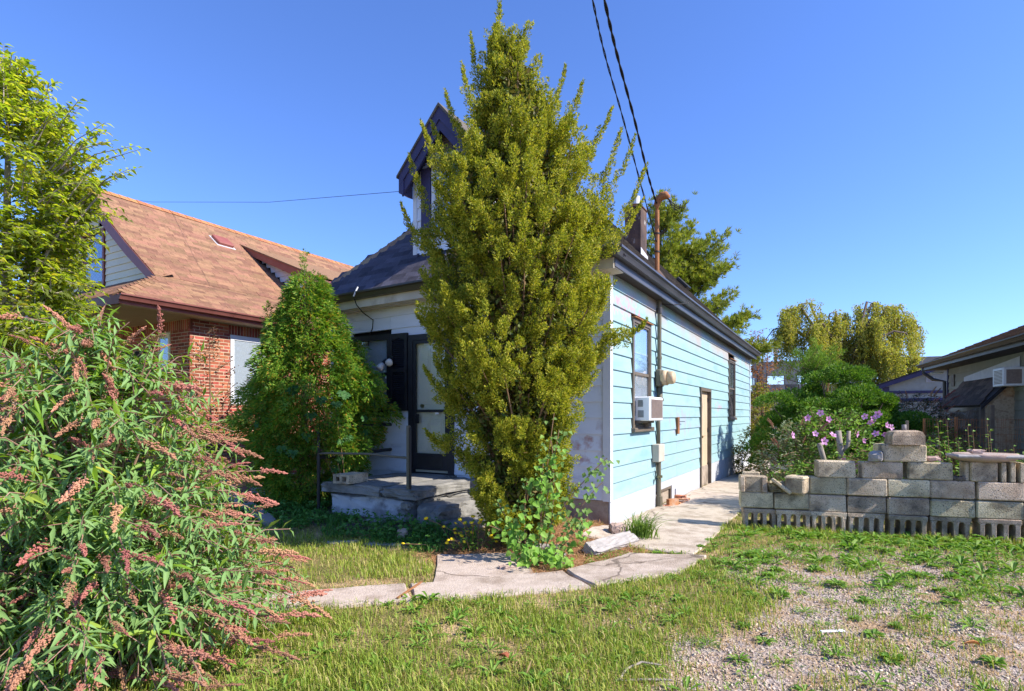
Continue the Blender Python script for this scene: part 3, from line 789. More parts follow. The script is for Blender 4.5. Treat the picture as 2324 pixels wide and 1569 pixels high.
mb.build('loose_wire', M['wire'], house)
# side windows
def side_window(y0, y1, z0, z1, lower, upper):
    w = MB()
    t = .055
    w.box((-.03, y0, z0), (.022, y0 + t, z1)); w.box((-.03, y1 - t, z0), (.022, y1, z1)); w.box((-.03, y0 + t, z1 - t), (.022, y1 - t, z1)); w.box((-.03, y0 + t, z0), (.022, y1 - t, z0 + .04))
    w = w.build('window', M['winframe'], house)
    zi = z0 + (z1 - z0) * .50
    f = MB(); f.box((-.015, y0 + t, z0 + .04), (.008, y0 + t + .03, z1 - t)); f.box((-.015, y1 - t - .03, z0 + .04), (.008, y1 - t, z1 - t)); f.box((-.015, y0 + t + .03, z1 - t - .03), (.008, y1 - t - .03, z1 - t)); f.box((-.02, y0 + t + .03, zi - .02), (.006, y1 - t - .03, zi + .02))
    f.build('sash', M['winframe'], w)
    MB().box((-.010, y0 + .086, zi + .021), (-.007, y1 - .086, z1 - .086)).build('pane', M['glass'], w)
    MB().box((-.012, y0 + .086, z0 + .041), (-.009, y1 - .086, zi - .021)).build('pane', M['glass'], w)
    MB().box((-.026, y0 + .06, zi), (-.018, y1 - .06, z1 - .06)).build('blind', upper, w)
    MB().box((-.026, y0 + .06, z0 + .04), (-.018, y1 - .06, zi - .001)).build('curtain', lower, w)
    MB().box((-.02, y0 - .03, z0 - .06), (.06, y1 + .03, z0), .008).build('sill', M['winframe'], w)
    MB().box((-.02, y0 - .01, z1), (.055, y1 + .01, z1 + .012)).build('drip_cap', M['rust'], w)
    return w
w1 = side_window(.85, 1.70, 1.19, 2.69, M['curtain'], M['blueblind'])
MB().box((-.016, .937, 2.22), (-.011, 1.613, 2.245)).build('sash_bar', M['trimw'], w1)
w2 = side_window(8.55, 9.52, 1.30, 2.80, M['winframe'], M['garage'])
# side door
sd = MB(); sd.box((-.08, 5.16, -.12), (.03, 5.22, 1.92)); sd.box((-.08, 6.13, -.12), (.03, 6.19, 1.92)); sd.box((-.08, 5.22, 1.86), (.03, 6.13, 1.92))
sd = sd.build('side_door', M['winframe'], house)
MB().box((-.078, 5.222, -.10), (.0, 5.27, 1.858)).build('door_jamb', M['trimw'], sd)
lf = MB().box((-.085, 5.272, -.09), (-.045, 6.128, 1.858)).build('door_leaf', M['doortan'], sd)
for (a, b) in ((.08, .78), (.92, 1.72)): MB().box((-.047, 5.40, a), (-.038, 6.0, b), .006).build('door_panel', M['doortan'], sd)
MB().tube([(-.04, 5.36, .92), (.0, 5.36, .92), (.02, 5.36, .92)], [.018, .02, .03], 10).build('door_knob', M['chrome'], sd)
MB().tube([(-.04, 5.36, 1.08), (-.02, 5.36, 1.08)], .025, 10).build('door_lock', M['chrome'], sd)
for zz in (.25, 1.0, 1.65): MB().box((-.042, 6.10, zz), (-.03, 6.128, zz + .09)).build('hinge', M['black'], sd)
MB().box((-.06, 5.14, -.32), (.10, 6.21, -.115), .01).build('door_sill', M['conc'], sd)
# wooden stub with a hook
wb = MB().box((.004, 3.24, 1.04), (.04, 3.34, 1.33), .006).build('wall_bracket', M['rust'], house)
MB().tube([(.03, 3.34, 1.255), (.06, 3.62, 1.25)], .006, 6).build('hook', M['black'], wb)
MB().box((.002, 3.16, -.13), (.022, 3.30, .11), .004).build('patch_board', M['foundw'], house)
# basement window and its brick well
bw = MB(); bw.box((-.15, 2.0, -.25), (-.10, 2.96, .19)); bw = bw.build('basement_window', M['plywood'], house)
fr = MB(); fr.box((-.10, 2.06, .15), (.006, 2.90, .19)); fr.box((-.10, 2.86, -.25), (.006, 2.90, .15)); fr.box((-.10, 2.60, -.25), (-.07, 2.68, .15)); fr.build('window_frame', M['winframe'], bw)
MB().box((-.096, 2.70, -.25), (-.09, 2.85, .14)).build('pane', M['glass'], bw)
BR = MB().box((-.052, -.032, -.105), (.052, .032, .105), .005).mesh('well_brick'); BR.materials.append(surf('orange_brick', [(.40, .14, .06), (.52, .24, .13), (.55, .48, .42)], 6, .9, .4, 80, None, 'object', .25, .015))
well = empty('window_well', HW(0, 2.6, 0), HROT); tag(well, 'low row of upright bricks round the basement window of the blue cottage', 'window well')
for i in range(13):
    y = 2.18 + i * .075
    place('brick', BR, well, (.22 + random.uniform(-.012, .012), y, -.12 + random.uniform(-.02, .02)), Euler((0, 0, random.uniform(-.1, .1))).to_matrix(), (1, 1, 1), (0, 2.6, 0))
for i in range(3):
    place('brick', BR, well, (.13 - .07 * i + .02, 3.18, -.10), Euler((0, 0, R(90))).to_matrix(), (1, 1, 1), (0, 2.6, 0))
    place('brick', BR, well, (.13 - .07 * i + .02, 2.12, -.12), Euler((0, 0, R(90))).to_matrix(), (1, 1, 1), (0, 2.6, 0))
place('brick', BR, well, (.20, 2.22, .02), Euler((0, R(90), R(60))).to_matrix(), (1, 1, 1), (0, 2.6, 0))

# front door
fd = MB(); fd.box((-3.16, -.035, .50), (-3.075, .05, 2.56)); fd.box((-2.425, -.035, .50), (-2.34, .05, 2.56)); fd.box((-3.075, -.035, 2.475), (-2.425, .05, 2.56))
fd = fd.build('front_door', M['blackwood'], house)
st = MB(); st.box((-3.07, -.03, .56), (-3.02, -.005, 2.47)); st.box((-2.48, -.03, .56), (-2.43, -.005, 2.47)); st.box((-3.02, -.03, 2.42), (-2.48, -.005, 2.47)); st.box((-3.02, -.03, 1.405), (-2.48, -.005, 1.445)); st.box((-3.02, -.03, .56), (-2.48, -.005, .80))
st.build('storm_door', M['blackwood'], fd)
MB().box((-2.98, -.036, .60), (-2.52, -.031, .76), .003).build('kick_plate', M['black'], fd)
MB().box((-3.02, -.02, 1.445), (-2.48, -.016, 2.42)).build('glass_pane', M['glassd'], fd)
MB().box((-3.02, -.02, .80), (-2.48, -.016, 1.405)).build('glass_pane', M['glassd'], fd)
MB().box((-3.07, .03, .52), (-2.43, .06, 2.47)).build('door_leaf', M['doorw'], fd)
for (x0, x1) in ((-2.95, -2.79), (-2.71, -2.55)):
    for (z0, z1) in ((.80, 1.30), (1.52, 2.36)):
        mb = MB(); mb.box((x0, .022, z0), (x1, .03, z1), .006); mb.box((x0 + .03, .014, z0 + .03), (x1 - .03, .022, z1 - .03), .006); mb.build('door_panel', M['doorw'], fd)
MB().tube([(-2.93, .03, 1.50), (-2.93, .0, 1.50)], .028, 14).build('deadbolt', M['chrome'], fd)
mb = MB(); mb.box((-3.0, -.045, 1.24), (-2.945, -.03, 1.38), .006); mb.tube([(-2.975, -.04, 1.27), (-2.975, -.08, 1.27), (-2.94, -.085, 1.27)], .009, 8); mb.build('door_handle', M['black'], fd)
MB().box((-2.66, -.022, 1.375), (-2.60, -.0165, 1.403)).build('sticker', M['white'], fd)
MB().box((-3.2, -.09, .46), (-2.3, .06, .50), .006).build('threshold', M['concg'], fd)
# front window, shutters, lamp
fw = MB(); fw.box((-4.35, -.03, 1.43), (-4.29, .04, 2.61)); fw.box((-3.59, -.03, 1.43), (-3.53, .04, 2.61)); fw.box((-4.29, -.03, 2.53), (-3.59, .04, 2.61)); fw.box((-4.29, -.03, 1.43), (-3.59, .04, 1.49)); fw.box((-4.29, -.015, 1.98), (-3.59, .03, 2.02))
fw = fw.build('window', M['blackwood'], house)
MB().box((-4.29, .0, 1.49), (-3.59, .004, 2.53)).build('pane', M['glass'], fw)
MB().box((-4.29, .05, 1.49), (-3.59, .06, 2.53)).build('curtain', M['curtain'], fw)
def shutter(x0, x1):
    s = MB(); s.box((x0, -.045, 1.43), (x0 + .045, -.006, 2.60)); s.box((x1 - .045, -.045, 1.43), (x1, -.006, 2.60)); s.box((x0 + .045, -.045, 1.43), (x1 - .045, -.006, 1.52)); s.box((x0 + .045, -.045, 2.54), (x1 - .045, -.006, 2.60)); s.box((x0 + .045, -.045, 2.01), (x1 - .045, -.006, 2.07))
    s.prism([(x0 + .045, -.042, 2.54), (x0 + .045, -.042, 2.50), ((x0 + x1) / 2, -.042, 2.53), (x1 - .045, -.042, 2.50), (x1 - .045, -.042, 2.54)], (0, .03, 0))
    s = s.build('shutter', M['blackwood'], house)
    l = MB()
    for (a, b) in ((1.53, 2.005), (2.075, 2.50)):
        z = a
        while z < b:
            l.box((x0 + .045, -.004, -.018), (x1 - .045, .004, .018), 0, Matrix.Translation((0, -.024, z + .015)) @ Matrix.Rotation(R(-38), 4, 'X')); z += .030
    tag(l.build('slat', M['blackwood'], s), kind='stuff')
    MB().box((x0 + .04, -.008, 1.5), (x1 - .04, -.006, 2.53)).build('shutter_back', M['black'], s)
shutter(-3.515, -3.18); shutter(-4.70, -4.365)
fl = MB().box((-3.55, -.075, 2.16), (-3.44, -.045, 2.27), .01).build('flood_lamp', M['black'], house)
for (a, b) in (((-3.53, -.10, 2.20), (-3.57, -.22, 2.06)), ((-3.45, -.10, 2.21), (-3.37, -.22, 2.14))):
    a = Vector(a); b = Vector(b)
    MB().tube([a + Vector((0, .03, 0)), a, a.lerp(b, .45)], [.018, .03, .04], 10).build('lamp_socket', M['black'], fl)
    MB().tube([a.lerp(b, .4), a.lerp(b, .7), b, b + (b - a) * .06], [.032, .05, .056, .03], 14).build('bulb', M['bulb'], fl, True)
mb = MB(); mb.tube([(-3.82, -.44, 3.22), (-3.86, -.45, 3.14), (-3.85, -.40, 3.02), (-3.87, -.25, 2.93), (-3.88, -.02, 2.85), (-3.90, -.012, 2.72), (-3.97, -.012, 2.60), (-3.99, -.012, 2.45)], .008, 6)
mb.build('hanging_wire', M['wire'], house)
MB().tube([(-3.80, -.42, 3.28), (-3.82, -.44, 3.22), (-3.86, -.45, 3.14)], .011, 6).build('wire_clip', M['white'], house)

# dormer
DY = .20
dz0, dze, dzp = 3.72, 5.02, 5.86
dm = MB(); dm.box((DX - DW + .04, DY + .05, 3.5), (DX + DW - .04, 2.0, dze)); dm.prism([(DX - DW + .04, DY + .05, dze), (DX + DW - .04, DY + .05, dze), (DX, DY + .05, dzp - .1)], (0, 1.9, 0))
dm = dm.build('dormer', M['trimw'], house)
z = dz0
while z < 5.75:
    z1 = z + .205
    hw = DW if z1 < dze else DW * max(0.05, (dzp - .06 - z1) / (dzp - .06 - dze))
    mb = MB(); mb.prism([(DX - hw, DY - .004, z), (DX - hw, DY - .004, z + .01), (DX - hw, DY + .014, z1 + .01), (DX - hw, DY + .045, z1 + .01), (DX - hw, DY + .045, z)], (2 * hw, 0, 0))
    mb.build('siding_board', M['front'], dm)
    mb = MB(); mb.prism([(DX - DW - .004, DY + .05, z), (DX - DW - .004, DY + .05, z + .01), (DX - DW + .012, DY + .05, z1 + .01), (DX - DW + .05, DY + .05, z)], (0, 1.7, 0))
    if z1 < dze + .2: mb.build('siding_board', M['side'], dm)
    z = z1
for s in (-1, 1):
    MB().box((DX + s * (DW + .012), DY - .012, dz0 - .15), (DX + s * (DW - .06), DY - .006 + .02, dze)).build('corner_trim', M['trimw'], dm)
# gable rakes: two layers, wide navy boards
YD0 = -.02
def rake(s, inset, drop, y, t, mat, name):
    ex = DX + s * (DW + .09 - inset * .3); ez = dze - .03
    k = (dzp - ez) / (DX - ex) if s < 0 else (dzp - ez) / (ex - DX)
    p = [(DX, y, dzp - inset), (ex, y, ez - inset), (ex, y, ez - inset - drop), (DX, y, dzp - inset - drop * 1.25)]
    return MB().prism(p, (0, t, 0)).build(name, mat, dm)
for s in (-1, 1):
    rake(s, .0, .17, YD0 - .02, .02, M['navy'], 'rake_board')
    rake(s, .13, .19, YD0, .03, M['navy'], 'rake_board')
    ex = DX + s * (DW + .10); ez = dze - .04
    MB().prism([(DX, YD0 - .04, dzp + .02), (ex + s * .03, YD0 - .04, ez - .0), (ex + s * .03, YD0 - .04, ez - .035), (DX, YD0 - .04, dzp - .03)], (0, 2.2, 0)).build('dormer_roof', M['shingle_dark_i'], dm)
    MB().prism([(DX, YD0 + .02, dzp - .14), (ex, YD0 + .02, ez - .14), (ex, YD0 + .02, ez - .16), (DX, YD0 + .02, dzp - .16)], (0, .2, 0)).build('rake_soffit', M['navy'], dm)
    MB().prism([(ex, YD0 - .018, ez - .01), (ex, YD0 - .018, ez - .26), (DX + s * (DW + .01), YD0 - .018, ez - .30), (DX + s * (DW + .01), YD0 - .018, ez - .05)], (0, .22, 0)).build('eave_return', M['navy'], dm)
vt = MB(); vt.box((DX - .12, DY - .03, 5.24), (DX + .12, DY, 5.54)); vt = vt.build('gable_vent', M['navy'], dm)
mb = MB()
for k in range(6): mb.box((DX - .09, DY - .036, 5.27 + k * .042), (DX + .09, DY - .031, 5.30 + k * .042))
mb.build('louvre', M['winframe'], vt)
MB().box((DX - .14, DY - .035, 5.215), (DX + .14, DY + .0, 5.24)).build('vent_sill', M['trimw'], dm)
dw = MB(); dw.box((DX - .30, DY - .03, 4.05), (DX - .24, DY, 5.12)); dw.box((DX + .24, DY - .03, 4.05), (DX + .30, DY, 5.12)); dw.box((DX - .24, DY - .03, 5.06), (DX + .24, DY, 5.12)); dw.box((DX - .24, DY - .03, 4.05), (DX + .24, DY, 4.11)); dw.box((DX - .24, DY - .02, 4.55), (DX + .24, DY, 4.60))
dw = dw.build('dormer_window', M['trimw'], dm)
MB().box((DX - .24, DY - .012, 4.11), (DX + .24, DY - .008, 5.06)).build('pane', M['glass'], dw)
MB().box((DX - .24, DY - .004, 4.11), (DX + .24, DY - .002, 5.06)).build('blind', M['blueblind'], dw)
for s in (-1, 1): MB().box((DX + s * .32, DY - .035, 4.05), (DX + s * .50, DY - .004, 5.10), .004).build('shutter', M['navy'], dm)
mb = MB(); mb.prism([(DX - .32, DY - .02, 5.20), (DX - .32, DY - .16, 5.10), (DX - .32, DY - .16, 5.08), (DX - .32, DY - .02, 5.12)], (.90, 0, 0)); mb.build('window_hood', M['navy'], dm)
# air conditioner in the side window
ac = empty('air_conditioner', HW(.1, 1.28, 1.27), HROT); tag(ac, 'white window air conditioner jutting from the front side window of the blue cottage', 'air conditioner')
AO = (.1, 1.28, 1.27)
MB(AO).box((-.02, .96, 1.285), (.215, 1.60, 1.615), .012).build('casing', M['white'], ac)
MB(AO).box((.2155, .985, 1.31), (.222, 1.575, 1.59), .003).build('grille_frame', M['white'], ac)
mb = MB(AO)
for k in range(17): mb.box((.2225, 1.0, 1.325 + k * .0152), (.229, 1.56, 1.333 + k * .0152))
mb.build('grille', M['grille'], ac)
MB(AO).box((.2222, 1.0, 1.322), (.2224, 1.56, 1.582)).build('grille_back', M['grille'], ac)
mb = MB(AO)
for k in range(7):
    mb.box((.05, .955, 1.335 + k * .014), (.13, .9595, 1.342 + k * .014)); mb.box((.05, .955, 1.48 + k * .013), (.12, .9595, 1.487 + k * .013))
for k in range(12): mb.box((.0, .955, 1.36 + k * .017), (.02, .9595, 1.368 + k * .017))
mb.build('side_louvre', M['black'], ac)
mb = MB(AO); mb.box((.0, .95, 1.25), (.09, 1.60, 1.284)); mb.box((.02, 1.3, 1.20), (.10, 1.42, 1.25)); mb.build('support', M['winframe'], ac)

# ------------------------------------------------------------------ porch with broken steps
def rough_block(mb, a, b, n=(6, 4, 3), amp=.015, seed=0):
    """box with worn, uneven faces"""
    r_ = np.random.default_rng(seed)
    bm = bmesh.new()
    bmesh.ops.create_cube(bm, size=1)
    bmesh.ops.subdivide_edges(bm, edges=bm.edges[:], cuts=max(n), use_grid_fill=True)
    a = Vector(a); b = Vector(b)
    idx = {}
    vs = []; fs = []
    for v in bm.verts:
        c = [a[i] + (v.co[i] + .5) * (b[i] - a[i]) for i in range(3)]
        edge = sum(abs(abs(v.co[i]) - .5) < 1e-4 for i in range(3))
        k = amp * (1.0 if edge == 1 else 1.5)
        cen = (a + b) / 2
        for i in range(3):
            if abs(abs(v.co[i]) - .5) < 1e-4:
                pull = r_.random() * k * (1.6 if edge > 1 else .8)
                c[i] += -pull if v.co[i] > 0 else pull
            else:
                c[i] += r_.normal() * k * .3
        idx[v.index] = len(vs); vs.append(c)
    bm.verts.index_update()
    for f in bm.faces: fs.append(tuple(v.index for v in f.verts))
    bm.free()
    return mb.add(vs, fs)
PO = (-2.6, -.7, 0)
porch = empty('porch', HW(*PO), HROT); tag(porch, 'worn concrete porch with crumbling side steps under the front door', 'porch')
rough_block(MB(PO), (-3.42, -1.47, .36), (-2.40, .0, .505), amp=.012, seed=1).build('porch_slab', M['concg'], porch)
rough_block(MB(PO), (-2.40, -1.46, .36), (-1.84, .0, .500), amp=.022, seed=2).build('porch_slab', M['concg'], porch)
rough_block(MB(PO), (-3.34, -1.40, -.2), (-1.98, -.02, .37), amp=.025, seed=3).build('porch_wall', M['concw'], porch)
rough_block(MB(PO), (-1.98, -1.30, -.2), (-1.85, -.2, .36), amp=.03, seed=8).build('porch_wall', M['concg'], porch)
rough_block(MB(PO), (-1.90, -1.45, -.1), (-1.46, -.35, .325), amp=.035, seed=4).build('step', M['concg'], porch)
rough_block(MB(PO), (-1.50, -1.47, -.1), (-1.12, -.45, .170), amp=.025, seed=5).build('step', M['concg'], porch)
rough_block(MB(PO), (-1.62, -1.72, -.1), (-.95, -1.48, .045), amp=.02, seed=6).build('step', M['concg'], porch)
for i, (x, y, z, s) in enumerate(((-1.96, -1.47, .30, .07), (-2.02, -1.46, .22, .06), (-1.92, -1.46, .16, .05), (-1.88, -1.35, .42, .05))):
    rough_block(MB(PO), (x - s, y - s * .7, z - s * .6), (x + s, y + s * .7, z + s * .6), amp=.02, seed=20 + i).build('rubble', M['concg'], porch)
RO = (-2.7, -1.4, .5)
rail = empty('porch_railing', HW(*RO), HROT); tag(rail, 'black pipe railing with a bare corner post on the porch', 'railing')
MB(RO).box((-1.975, -1.465, .49), (-1.935, -1.425, 1.24), .004).build('post', M['olive'], rail)
MB(RO).box((-1.932, -1.455, .49), (-1.915, -1.435, 1.22), .003).build('post_strap', M['black'], rail)
MB(RO).tube([(-1.955, -1.445, .86), (-2.6, -1.445, .885), (-3.3, -1.445, .87), (-3.48, -1.44, .86)], .014, 7).build('rail', M['olive'], rail)
MB(RO).tube([(-3.52, -.01, 1.22), (-3.515, -.7, 1.215), (-3.50, -1.44, 1.20)], .024, 8).build('rail', M['black'], rail)
MB(RO).tube([(-3.52, -.01, .84), (-3.515, -.7, .82), (-3.50, -1.44, .80)], .024, 8).build('rail', M['black'], rail)
MB(RO).tube([(-3.48, -1.44, .0), (-3.48, -1.44, 1.25)], .022, 8).build('post', M['black'], rail)
# one hollow block on the porch
def hollow_block(L=.39, Wd=.19, Hh=.14, holes=2):
    """concrete block lying down, core holes showing on the -y side"""
    mb = MB(); t = .03
    mb.box((-L / 2, -Wd / 2, 0), (L / 2, Wd / 2, t)); mb.box((-L / 2, -Wd / 2, Hh - t), (L / 2, Wd / 2, Hh))
    mb.box((-L / 2, -Wd / 2 + .10, t), (L / 2, Wd / 2, Hh - t))
    w = .045; gap = (L - w * (holes + 1)) / holes
    for k in range(holes + 1):
        x = -L / 2 + k * (gap + w); mb.box((x, -Wd / 2, t), (x + w, -Wd / 2 + .10, Hh - t))
    return mb
b = empty('concrete_block', HW(-3.0, -1.34, .50), HROT + R(4)); tag(b, 'concrete block with two slots lying on the porch slab', 'concrete block')
hollow_block(.26, .36, .115).build('block', M['block'], b)

# ------------------------------------------------------------------ brick house next door
BX, BY = -8.56, -.16
bh = empty('brick_house', HW(BX, BY, 0), HROT); tag(bh, 'red brick house with brown shingle roof, shed dormer and cream sided gable', 'house')
BO = (BX, BY, 0)
bwall = MB(BO)
bwall.box((-16.6, BY + .012, -.3), (BX - .012, 9.5, 3.26)); bwall = bwall.build('wall', M['mortar'], bh)
ME_S = MB().box((-.099, -.02, -.0275), (.099, .03, .0275), .003).mesh('brick_stretcher')
ME_H = MB().box((-.0465, -.02, -.0285), (.0465, .03, .0285), .003).mesh('brick_half')
ME_V = MB().box((-.0285, -.02, -.099), (.0285, .03, .099), .003).mesh('brick_soldier')
for m_ in (ME_S, ME_H, ME_V): m_.materials.append(M['brick'])
bricks = []
CO = .0677
def in_open(a, z, ops):
    return any(o[0] < a < o[1] and o[2] < z < o[3] for o in ops)
FO = [(-9.68, -9.24, 2.30, 3.05), (-10.9, -10.15, 0, 2.75)]
RO_ = [(.70, 1.54, 1.60, 3.04), (5.0, 6.2, 1.6, 3.04)]
nrow = 48
def brick_run(side, sgn, base, z, first_half, length, ops):
    ho = sorted([(min(abs(o[0] - base), abs(o[1] - base)), max(abs(o[0] - base), abs(o[1] - base))) for o in ops if o[2] < z < o[3]])
    d = 0.0; half = first_half
    while d < length:
        w = .10 if half else .205
        half = False
        for (p, q) in ho:
            if d >= p - .03 and d < q: d = q + .004; break
        lim = min([p for (p, q) in ho if p > d] + [1e9])
        w_ = min(w, lim - d)
        if w_ > .03:
            bricks.append((side, base + sgn * (d + w_ / 2), z, ME_H if w_ < .15 else ME_S, (w_ - .009) / (.093 if w_ < .15 else .198)))
        d += w_ if w_ > .001 else .01
for r_ in range(nrow):
    z = .02 + CO * r_ + CO / 2
    if z > 3.05: break
    brick_run('f', -1, BX, z, r_ % 2 == 1, 3.0, FO)
    brick_run('r', 1, BY, z, r_ % 2 == 0, 7.0, RO_)
x = BX - .03
while x > BX - 3.0:
    bricks.append(('f', x, 3.152, ME_V, 1)); x -= .0685
for r_ in range(3):
    brick_run('r', 1, BY, 3.056 + .034 + CO * r_, r_ % 2 == 1, 7.0, [(.68, 1.56, 0, 4)])
y = .69
while y < 1.56: bricks.append(('r', y, 3.145, ME_V, 1)); y += .0685
def bpri(b_):
    side, a, z, me, k_ = b_
    if z < 1.45: return 1e6 - z
    if side == 'f': return (BX - a) * 1.15
    return (a - BY) * .95
bricks.sort(key=bpri)
restm = MB(BO)
for i, (side, a, z, me, k_) in enumerate(bricks):
    loc = (a, BY + .030 + random.uniform(-.002, .002), z) if side == 'f' else (BX - .030 + random.uniform(-.002, .002), a, z)
    rot = Matrix.Identity(3) if side == 'f' else Matrix.Rotation(R(90), 3, 'Z')
    if i < 300:
        place('brick', me, bwall, loc, rot, (k_, 1, 1), BO)
    else:
        hx = .0285 if me is ME_V else (.0465 if me is ME_H else .099); hz = .099 if me is ME_V else .0285
        m4 = Matrix.Translation(loc) @ rot.to_4x4()
        restm.box((-hx * k_, -.02, -hz), (hx * k_, .03, hz), 0, m4)
tag(restm.build('brick', M['brick_i'], bwall), kind='stuff')
# small front window, side window, dark porch opening
w_ = MB(BO); w_.box((-9.66, BY - .005, 2.34), (-9.61, BY + .06, 3.03)); w_.box((-9.31, BY - .005, 2.34), (-9.26, BY + .06, 3.03)); w_.box((-9.61, BY - .005, 2.93), (-9.31, BY + .06, 3.03)); w_.box((-9.61, BY - .005, 2.34), (-9.31, BY + .06, 2.39))
w_ = w_.build('window', M['vinyl'], bh)
MB(BO).box((-9.61, BY + .003, 2.39), (-9.31, BY + .005, 2.93)).build('pane', M['glass'], w_)
MB(BO).box((-9.61, BY + .008, 2.39), (-9.31, BY + .010, 2.93)).build('curtain', M['garage'], w_)
MB(BO).box((-9.92, BY - .09, 2.19), (-9.17, BY + .03, 2.335), .008).build('stone_sill', M['stone'], w_)
w_ = MB(BO); w_.box((BX - .06, .70, 1.60), (BX + .006, .78, 3.04)); w_.box((BX - .06, 1.46, 1.60), (BX + .006, 1.54, 3.04)); w_.box((BX - .06, .78, 2.94), (BX + .006, 1.46, 3.04)); w_.box((BX - .06, .78, 1.60), (BX + .006, 1.46, 1.68))
w_ = w_.build('window', M['trimw'], bh)
MB(BO).box((BX - .005, .78, 1.68), (BX - .003, 1.46, 2.94)).build('pane', M['glass'], w_)
MB(BO).box((BX - .011, .78, 1.68), (BX - .008, 1.46, 2.94)).build('curtain', M['curtain'], w_)
MB(BO).box((-10.88, BY + .0, 0), (-10.17, BY + .011, 2.72)).build('door_opening', M['dark'], bh)
# roof: bell-cast right slope
BEX, BEZ, BYF = -8.15, 3.43, -1.58
K = [(-8.15, 3.43), (-9.45, 4.13), (-10.6, 5.00), (-12.6, 6.62)]
RKY, GY, BYB = -.32, .0, 9.8
sof = MB(BO); sof.box((-16.9, BYF + .05, 3.262), (BEX - .05, 9.6, 3.28)); sof.build('soffit', M['beige'], bh)
mb = MB(BO)
for k in range(26): mb.box((-11.6, BYF + .1 + k * .055, 3.259), (BEX - .15, BYF + .104 + k * .055, 3.2615))
mb.build('soffit_groove', M['browntrim'], bh)
d_ = MB(BO)
def kz(x):
    for (a, b) in zip(K, K[1:]):
        if b[0] <= x <= a[0]: return a[1] + (x - a[0]) / (b[0] - a[0]) * (b[1] - a[1])
ya0 = lambda x: BYF + (BEX - x) if x >= K[1][0] else RKY
for (a, b) in zip(K, K[1:]):
    d_.quad((a[0], ya0(a[0]), a[1]), (a[0], BYB, a[1]), (b[0], BYB, b[1]), (b[0], ya0(b[0]), b[1]))
    ax, bx = -25.2 - a[0], -25.2 - b[0]
    d_.quad((ax, ya0(a[0]), a[1]), (bx, ya0(b[0]), b[1]), (bx, BYB, b[1]), (ax, BYB, a[1]))
d_.quad((K[0][0], BYF, 3.43), (K[1][0], -.28, 4.13), (-25.2 - K[1][0], -.28, 4.13), (-25.2 - K[0][0], BYF, 3.43))
d_.quad((K[1][0], -.28, 4.13), (K[1][0], GY + .1, 4.30), (-25.2 - K[1][0], GY + .1, 4.30), (-25.2 - K[1][0], -.28, 4.13))
d_.quad((-8.15, BYB, 3.43), (-17.05, BYB, 3.43), (-12.6, BYB, 6.62))
broof = d_.build('roof', M['deckb'], bh)
SB = [(w, shingle_mesh(w, .165, .015, 'brown_shingle')) for w in (.18, .25, .33, .42)]
for w, m_ in SB: m_.materials.append(M['shingle_brown'])
cand = []
SEG = []
for (a, b) in zip(K, K[1:]):
    dv = Vector((b[0] - a[0], 0, b[1] - a[1])); SEG.append((Vector((a[0], 0, a[1])), dv.normalized(), dv.length))
d = 0.0
tot = sum(s[2] for s in SEG)
row = 0
while d < tot - .06:
    dd = d
    for (p, u, L) in SEG:
        if dd < L: break
        dd -= L
    P_ = p + u * dd
    nn = Vector((-u.z, 0, u.x)) if u.x > 0 else Vector((u.z, 0, -u.x))
    y = ya0(P_.x); first = random.uniform(.35, 1)
    while y < BYB - .1:
        k = random.choices(range(4), (2, 3, 3, 2))[0]; w = SB[k][0] * first; kx = first; first = 1
        yc = y + w / 2
        if not (yc - w / 2 < ya0(P_.x) - .03):
            inside_dormer = 3.45 < yc < 7.5 and -11.6 < P_.x < -9.4
            if not inside_dormer: cand.append((Vector((P_.x, yc, P_.z)), u, nn, k, w, kx))
        y += w
    d += .142; row += 1
cand.sort(key=lambda c: (c[0] - Vector((-8.6, -1.6, 4.6))).length)
st_ = MB(BO)
for i, (p, u, nn, k, w, kx) in enumerate(cand):
    rot = frame(u + nn * .05, nn)
    if i < 300:
        place('shingle', SB[k][1], broof, p + nn * (.006 + random.uniform(0, .004)), rot, (.985 * kx, 1, 1), BO)
    else:
        st_.box((-w / 2 + .002, 0, 0), (w / 2 - .002, .165, .015), 0, Matrix.Translation(p + nn * (.006 + random.uniform(0, .004))) @ rot.to_4x4())
# front skirt rows
us = Vector((0, 1, .54)).normalized(); ns = Vector((0, -.54, 1)).normalized()
d = 0
while d < 1.75:
    y = BYF + d * us.y
    x = BEX - d * us.y + random.uniform(-.02, .1) - .1
    while x > -13:
        w = random.choice((.18, .25, .33, .42)); x -= w
        st_.box((-w / 2 + .002, 0, 0), (w / 2 - .002, .165, .015), 0, Matrix.Translation(Vector((x + w / 2 - .02, y, BEZ + .54 * (y - BYF))) + ns * (.007 + random.uniform(0, .004))) @ frame(us + ns * .05, ns).to_4x4())
    d += .142
tag(st_.build('shingle', M['shingle_brown_i'], broof), kind='stuff')
def cap_line_o(a, b, step, mat, parent, w, drop, off):
    n0 = len(bpy.data.objects)
    a = Vector(a) - Vector(off); b = Vector(b) - Vector(off)
    cap_line(a, b, step, mat, parent, w, None, 'ridge_cap', drop)
cap_line_o((-12.6, RKY, 6.65), (-12.6, BYB, 6.62), .2, M['shingle_cap_red'], broof, .15, .11, BO)
cap_line_o((BEX, BYF, 3.45), (-9.45, -.28, 4.16), .2, M['shingle_brown'], broof, .13, .06, BO)
